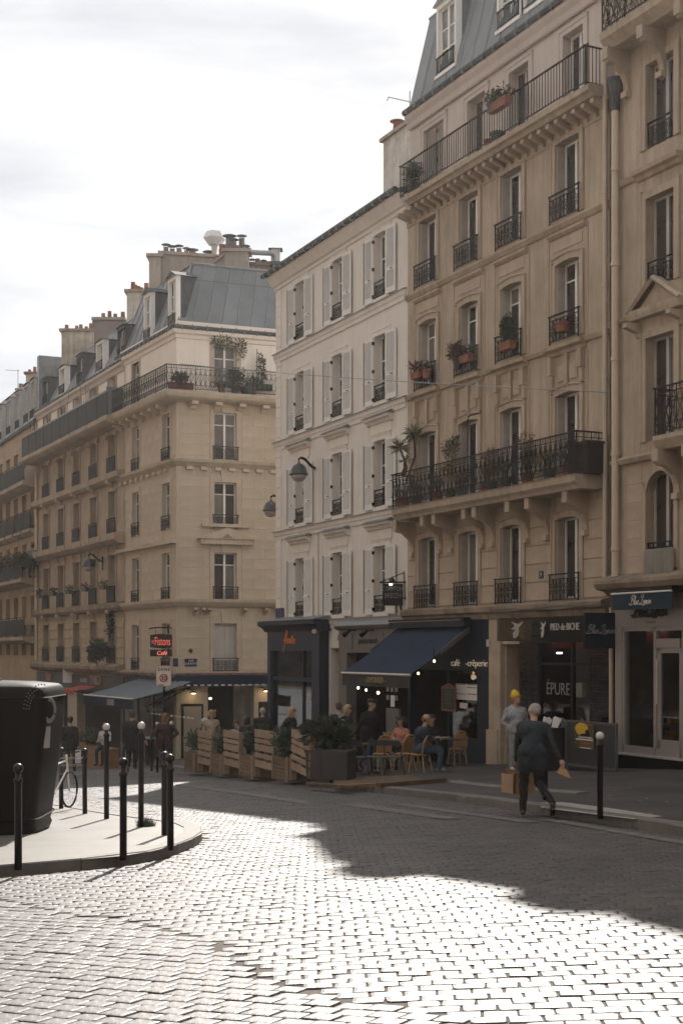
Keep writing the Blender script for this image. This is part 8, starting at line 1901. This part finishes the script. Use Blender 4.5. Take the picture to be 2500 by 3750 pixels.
    return t, [t.matrix_basis.to_3x3() @ h + t.location for h in hands] if False else [Vector(loc) + Matrix.Rotation(rad(face), 3, 'Z') @ (h * k) for h in hands]
def foot(px, py, h=H): return gp(px, py, h)
black_c = cloth('black', (.009, .008, .009)); navy_c = cloth('navy', (.018, .024, .045)); teal_c = cloth('dark_teal', (.017, .024, .031)); jean = cloth('denim', (.05, .07, .11)); dkbrown = cloth('dark_brown', (.03, .02, .018)); ggrey = cloth('grey_marl', (.3, .31, .34)); lgrey = cloth('light_grey', (.24, .25, .26)); beige_c = cloth('beige', (.36, .29, .21)); pink_c = cloth('salmon', (.42, .17, .12)); white_c = cloth('white', (.45, .43, .44)); maroon = cloth('maroon', (.035, .015, .017)); green_c = cloth('dark_green', (.02, .024, .02))
h_grey = M('grey_hair', (.3, .28, .25), .8, .25, 12, .4, 60); h_brown = M('brown_hair', (.06, .035, .02), .7, .2, 12); h_blond = M('blond_hair', (.36, .26, .14), .7, .2, 12); h_ging = M('ginger_hair', (.16, .065, .025), .7, .25, 12); h_dark = M('dark_hair', (.02, .012, .01), .6, .2, 12); h_white = M('white_hair', (.5, .46, .42), .8, .15, 12)
# walking man, seen from behind (facing away = 180)
P1 = gp(1946, 2990, .0)
man, hd1 = person('grey-haired man in dark teal jacket walking away carrying brown paper bags', P1, 172, 1.7, teal_c, black_c, M('brown_boot', (.07, .03, .025), .5, .2), h_grey, None, 'stride', rad(30), ('back', 'bag'), 'short', 1.13, True, turn=rad(28), nod=rad(16), side=rad(-3))
def paper_bag(label, P, w, h, d, rz, tilt, m1, m2, cat='bag'):
    t = thing('paper_bag', label, cat, P, rz); t.rotation_euler = (tilt, tilt * .5, rz)
    MB().add([(-w / 2, -d / 2, -h), (w / 2, -d / 2, -h), (w / 2, -d / 2, 0), (-w / 2, -d / 2, 0)], [(0, 1, 2, 3)]).build('front_panel', m1, t)
    MB().add([(w / 2, -d / 2, -h), (w / 2, d / 2, -h), (w / 2, d / 2, 0), (w / 2, -d / 2, 0), (-w / 2, d / 2, -h), (-w / 2, -d / 2, -h), (-w / 2, -d / 2, 0), (-w / 2, d / 2, 0), (w / 2, 0.0, -h * .5)], [(0, 1, 8), (1, 2, 8), (2, 3, 8), (3, 0, 8), (4, 5, 6, 7), (1, 4, 7, 2), (0, 5, 4, 1)]).build('side_panels', m2, t)
    MB().tube([(-w * .2, -d / 2, 0), (-w * .12, -d * .3, .08), (w * .12, -d * .3, .08), (w * .2, -d / 2, 0)], .006, 4).build('handle', m2, t); return t
lh_ = hd1[1]; paper_bag('pale brown paper carrier bag held low at the left of the walking man', lh_ + Vector((-.10, -.05, -.1)), .2, .3, .16, rad(-35), rad(10), kraft_l, kraft)
paper_bag('darker brown paper bag hanging beside the pale carrier bag', lh_ + Vector((.1, -.02, -.1)), .28, .32, .14, rad(15), rad(-6), kraft, kraft)
mb_ = MB(); mb_.add([(-.09, -.03, -.05), (.02, -.05, -.1), (.12, -.03, -.13), (.1, .05, -.12), (-.05, .06, -.02), (-.02, 0, .06), (.06, .02, .0)], [(0, 1, 5), (1, 2, 6, 5), (2, 3, 6), (3, 4, 5, 6), (4, 0, 5), (0, 4, 3, 2, 1)])
tag(link('paper_bag', mb_.mesh('paper_bag', kraft), loc=hd1[0] + Vector((0, 0, -.06))), 'small crumpled brown packet in the walking man right hand', 'bag')
person('person in yellow beanie and pale grey hoodie standing by the brown doorway', gpos(1890, 0, 33.6), 15, 1.78, ggrey, lgrey, white_c, None, None, 'stand', rad(-4), ('pocket', 'pocket'), hat='beanie', hood=True, fat=1.25, turn=rad(25), nod=rad(-12))
t_, hh2 = person('person in black coat walking past the far wooden planter with a shopping bag', gpos(258, 0, 45.2), 175, 1.74, black_c, dkbrown, None, h_dark, None, 'walk', 0, ('down', 'down'), 'short', 1.1, True)
sbg = thing('shopping_bag', 'white and black shopping bag held by the person in black coat at left', 'bag', hh2[0] + Vector((0.12, -.05, -.05)), 0); MB().box(-.2, -.02, -.05, .05, -.42, 0).build('white_half', plastic_w, sbg); MB().box(-.02, .16, -.06, .06, -.46, 0).build('dark_half', black_paint, sbg); MB().tube([(-.12, 0, 0), (-.05, 0, .09), (.05, 0, .09), (.1, 0, 0)], .008, 4).build('handle', black_paint, sbg)
person('broad person in black coat walking away between the tall bollards', gpos(484, 0, 44.2), 185, 1.84, black_c, black_c, M('tan_shoe', (.12, .06, .04), .6), h_dark, None, 'walk', 0, ('back', 'down'), 'short', 1.4, True)
person('person with long ginger hair and dark jacket seen from behind at the crossing', gpos(607, 0, 43.6), 178, 1.72, maroon, navy_c, M('pink_shoe', (.3, .13, .11), .6), h_ging, None, 'stand', 0, ('hip', 'hip'), 'long', 1.15, True)
person('standing woman with curly blond hair and open beige cardigan behind the planters', gpos(774, 0, 46.2), 12, 1.78, beige_c, lgrey, None, h_blond, SKP, 'stand', 0, ('down', 'down'), 'curly', 1.15, True)
person('elderly white-haired person in black seated behind the standing woman', gpos(748, 0, 47.4), 120, 1.72, black_c, black_c, None, h_white, None, 'perch', 0, ('table', 'table'))
person('seated woman with long brown hair and white top touching her face behind the pallets', gpos(862, 0, 44.6), 20, 1.6, white_c, black_c, None, h_brown, SKP, 'perch', rad(8), ('down', 'face'), 'long')
person('dark-haired diner in black seen from behind at the terrace table', gpos(903, 0, 44.0), 150, 1.72, black_c, black_c, None, h_dark, None, 'perch', 0, ('table', 'table'), 'bob', 1.2)
person('white-haired man in long black coat standing with his back turned by the navy shopfront', gpos(962, 0, 43.4), 185, 1.76, black_c, black_c, None, h_grey, None, 'stand', rad(4), ('fwd', 'fwd'), 'short', 1.45, True)
t_, hh3 = person('blond woman with sunglasses and black jacket passing the navy shop window', gpos(1066, 0, 41.6), 60, 1.74, black_c, black_c, None, h_blond, SKP, 'stand', 0, ('hip', 'fwd'), 'long', 1.1, hat='glasses')
m = MB(); m.lathe([(.05, 0), (.09, -.08), (.14, -.3), (.15, -.55), (.05, -.6)], (0, 0, 0), 10, 1, .5); tag(link('tote_bag', m.mesh('tote_bag', M('pale_tote', (.3, .24, .23), .9, .1), True), loc=gpos(1080, 0, 41.2) + Vector((0, -.2, 1.15))), 'pale cloth bag carried by the blond woman with sunglasses', 'bag')
t_, hh4 = person('brown-haired person with dark backpack straps by the red door', gpos(1240, 0, 40.4), 200, 1.8, lgrey, black_c, None, h_brown, None, 'stand', 0, ('down', 'fwd'), 'short', 1.15)
bpk = thing('backpack', 'navy backpack worn by the brown-haired person by the red door', 'backpack', gpos(1225, 0, 40.15) + Vector((0, 0, 1.05)), rad(20)); MB().lathe([(.1, 0), (.15, .05), (.16, .35), (.1, .45), (.02, .47)], (0, 0, 0), 12, 1, .6).build('pack', navy_c, bpk, True); MB().tube([(.1, -.08, .42), (.12, -.12, .2), (.1, -.06, .02)], .018, 5).build('strap', plastic_w, bpk)
m = MB(); m.lathe([(.02, .02), (.1, -.05), (.16, -.2), (.14, -.3), (.04, -.34)], (0, 0, 0), 10); tag(link('carrier_bag', m.mesh('carrier_bag', plastic_w, True), loc=gpos(1214, 0, 39.9) + Vector((0, 0, 1.05))), 'white carrier bag beside the backpack in front of the red door', 'bag')
person('short blond woman with sunglasses and dark green coat passing the grey shop', gpos(1270, 0, 39.0), 60, 1.72, green_c, black_c, None, h_blond, SKP, 'walk', 0, ('down', 'down'), 'bob', 1.15, True, hat='glasses')
person('bald pink-faced man in black leaning on his hand at the long table', gpos(1228, 0, 36.7), 75, 1.76, black_c, black_c, None, h_ging, SKP, 'sit', rad(12), ('table', 'face'), 'bald', 1.3)
person('man in black beret and dark coat striding past the cafe', gpos(1348, 0, 38.0), 62, 1.84, black_c, jean, None, h_dark, None, 'walk', rad(6), ('back', 'swing'), 'short', 1.35, True, hat='beret')
person('woman with dark curly hair and salmon blouse seated at the round table', gpos(1468, 0, 38.4), -35, 1.7, pink_c, black_c, None, h_dark, None, 'sit', 0, ('table', 'table'), 'curly', 1.1)
person('bald man in dark shirt and jeans seated in the rightmost rattan chair', gpos(1540, 0, 34.9), 110, 1.8, navy_c, jean, M('grey_sneaker', (.25, .22, .2), .7), h_ging, None, 'sit', rad(10), ('table', 'table'), 'bald', 1.3)
person('dim diner in black with pale necklace behind the cafe table', gpos(1580, 0, 39.2), 10, 1.74, black_c, black_c, None, h_dark, None, 'sit', 0, ('table', 'table'), 'short', 1.1)
person('waiter in grey shirt seen from behind inside the cafe window', F9.w(F9.U(1705, .9), .9, 0.25), 190, 1.74, M('cloth_grey_shirt', (.2, .18, .18), .9), black_c, None, h_dark, None, 'stand', rad(6), ('fwd', 'fwd'), 'short', 1.1)
person('woman in white blouse seated behind the far wooden planter', gpos(384, 0, 53.0), -20, 1.75, white_c, black_c, None, h_dark, None, 'perch', 0, ('fwd', 'table'), 'long', 1.05)
pc_, _ = person('person in grey-green top leaning on the distant planted balcony', F6.w(U6(114, -.5), -.45, Z6(120, 2108, -.9) + .05 - F6.zb), 160, 1.8, M('cloth_sage', (.16, .19, .17), .9), black_c, None, h_dark, None, 'stand', rad(8), ('down', 'down'), 'short', 1.4)

# ---------------------------------------------------------------- haze: one even box of air round the street
def haze(density=0.00036):
    m = bpy.data.materials.new('haze_air'); m.use_nodes = True; t = m.node_tree; t.nodes.clear()
    o = t.nodes.new('ShaderNodeOutputMaterial'); v = t.nodes.new('ShaderNodeVolumePrincipled'); v.inputs['Density'].default_value = density; v.inputs['Color'].default_value = (1, 0.96, 0.92, 1); v.inputs['Anisotropy'].default_value = 0.55
    t.links.new(v.outputs[0], o.inputs['Volume'])
    MB().box(-119, 119, -61, 199, -16, 30).build('haze', m, kind='stuff')
haze()
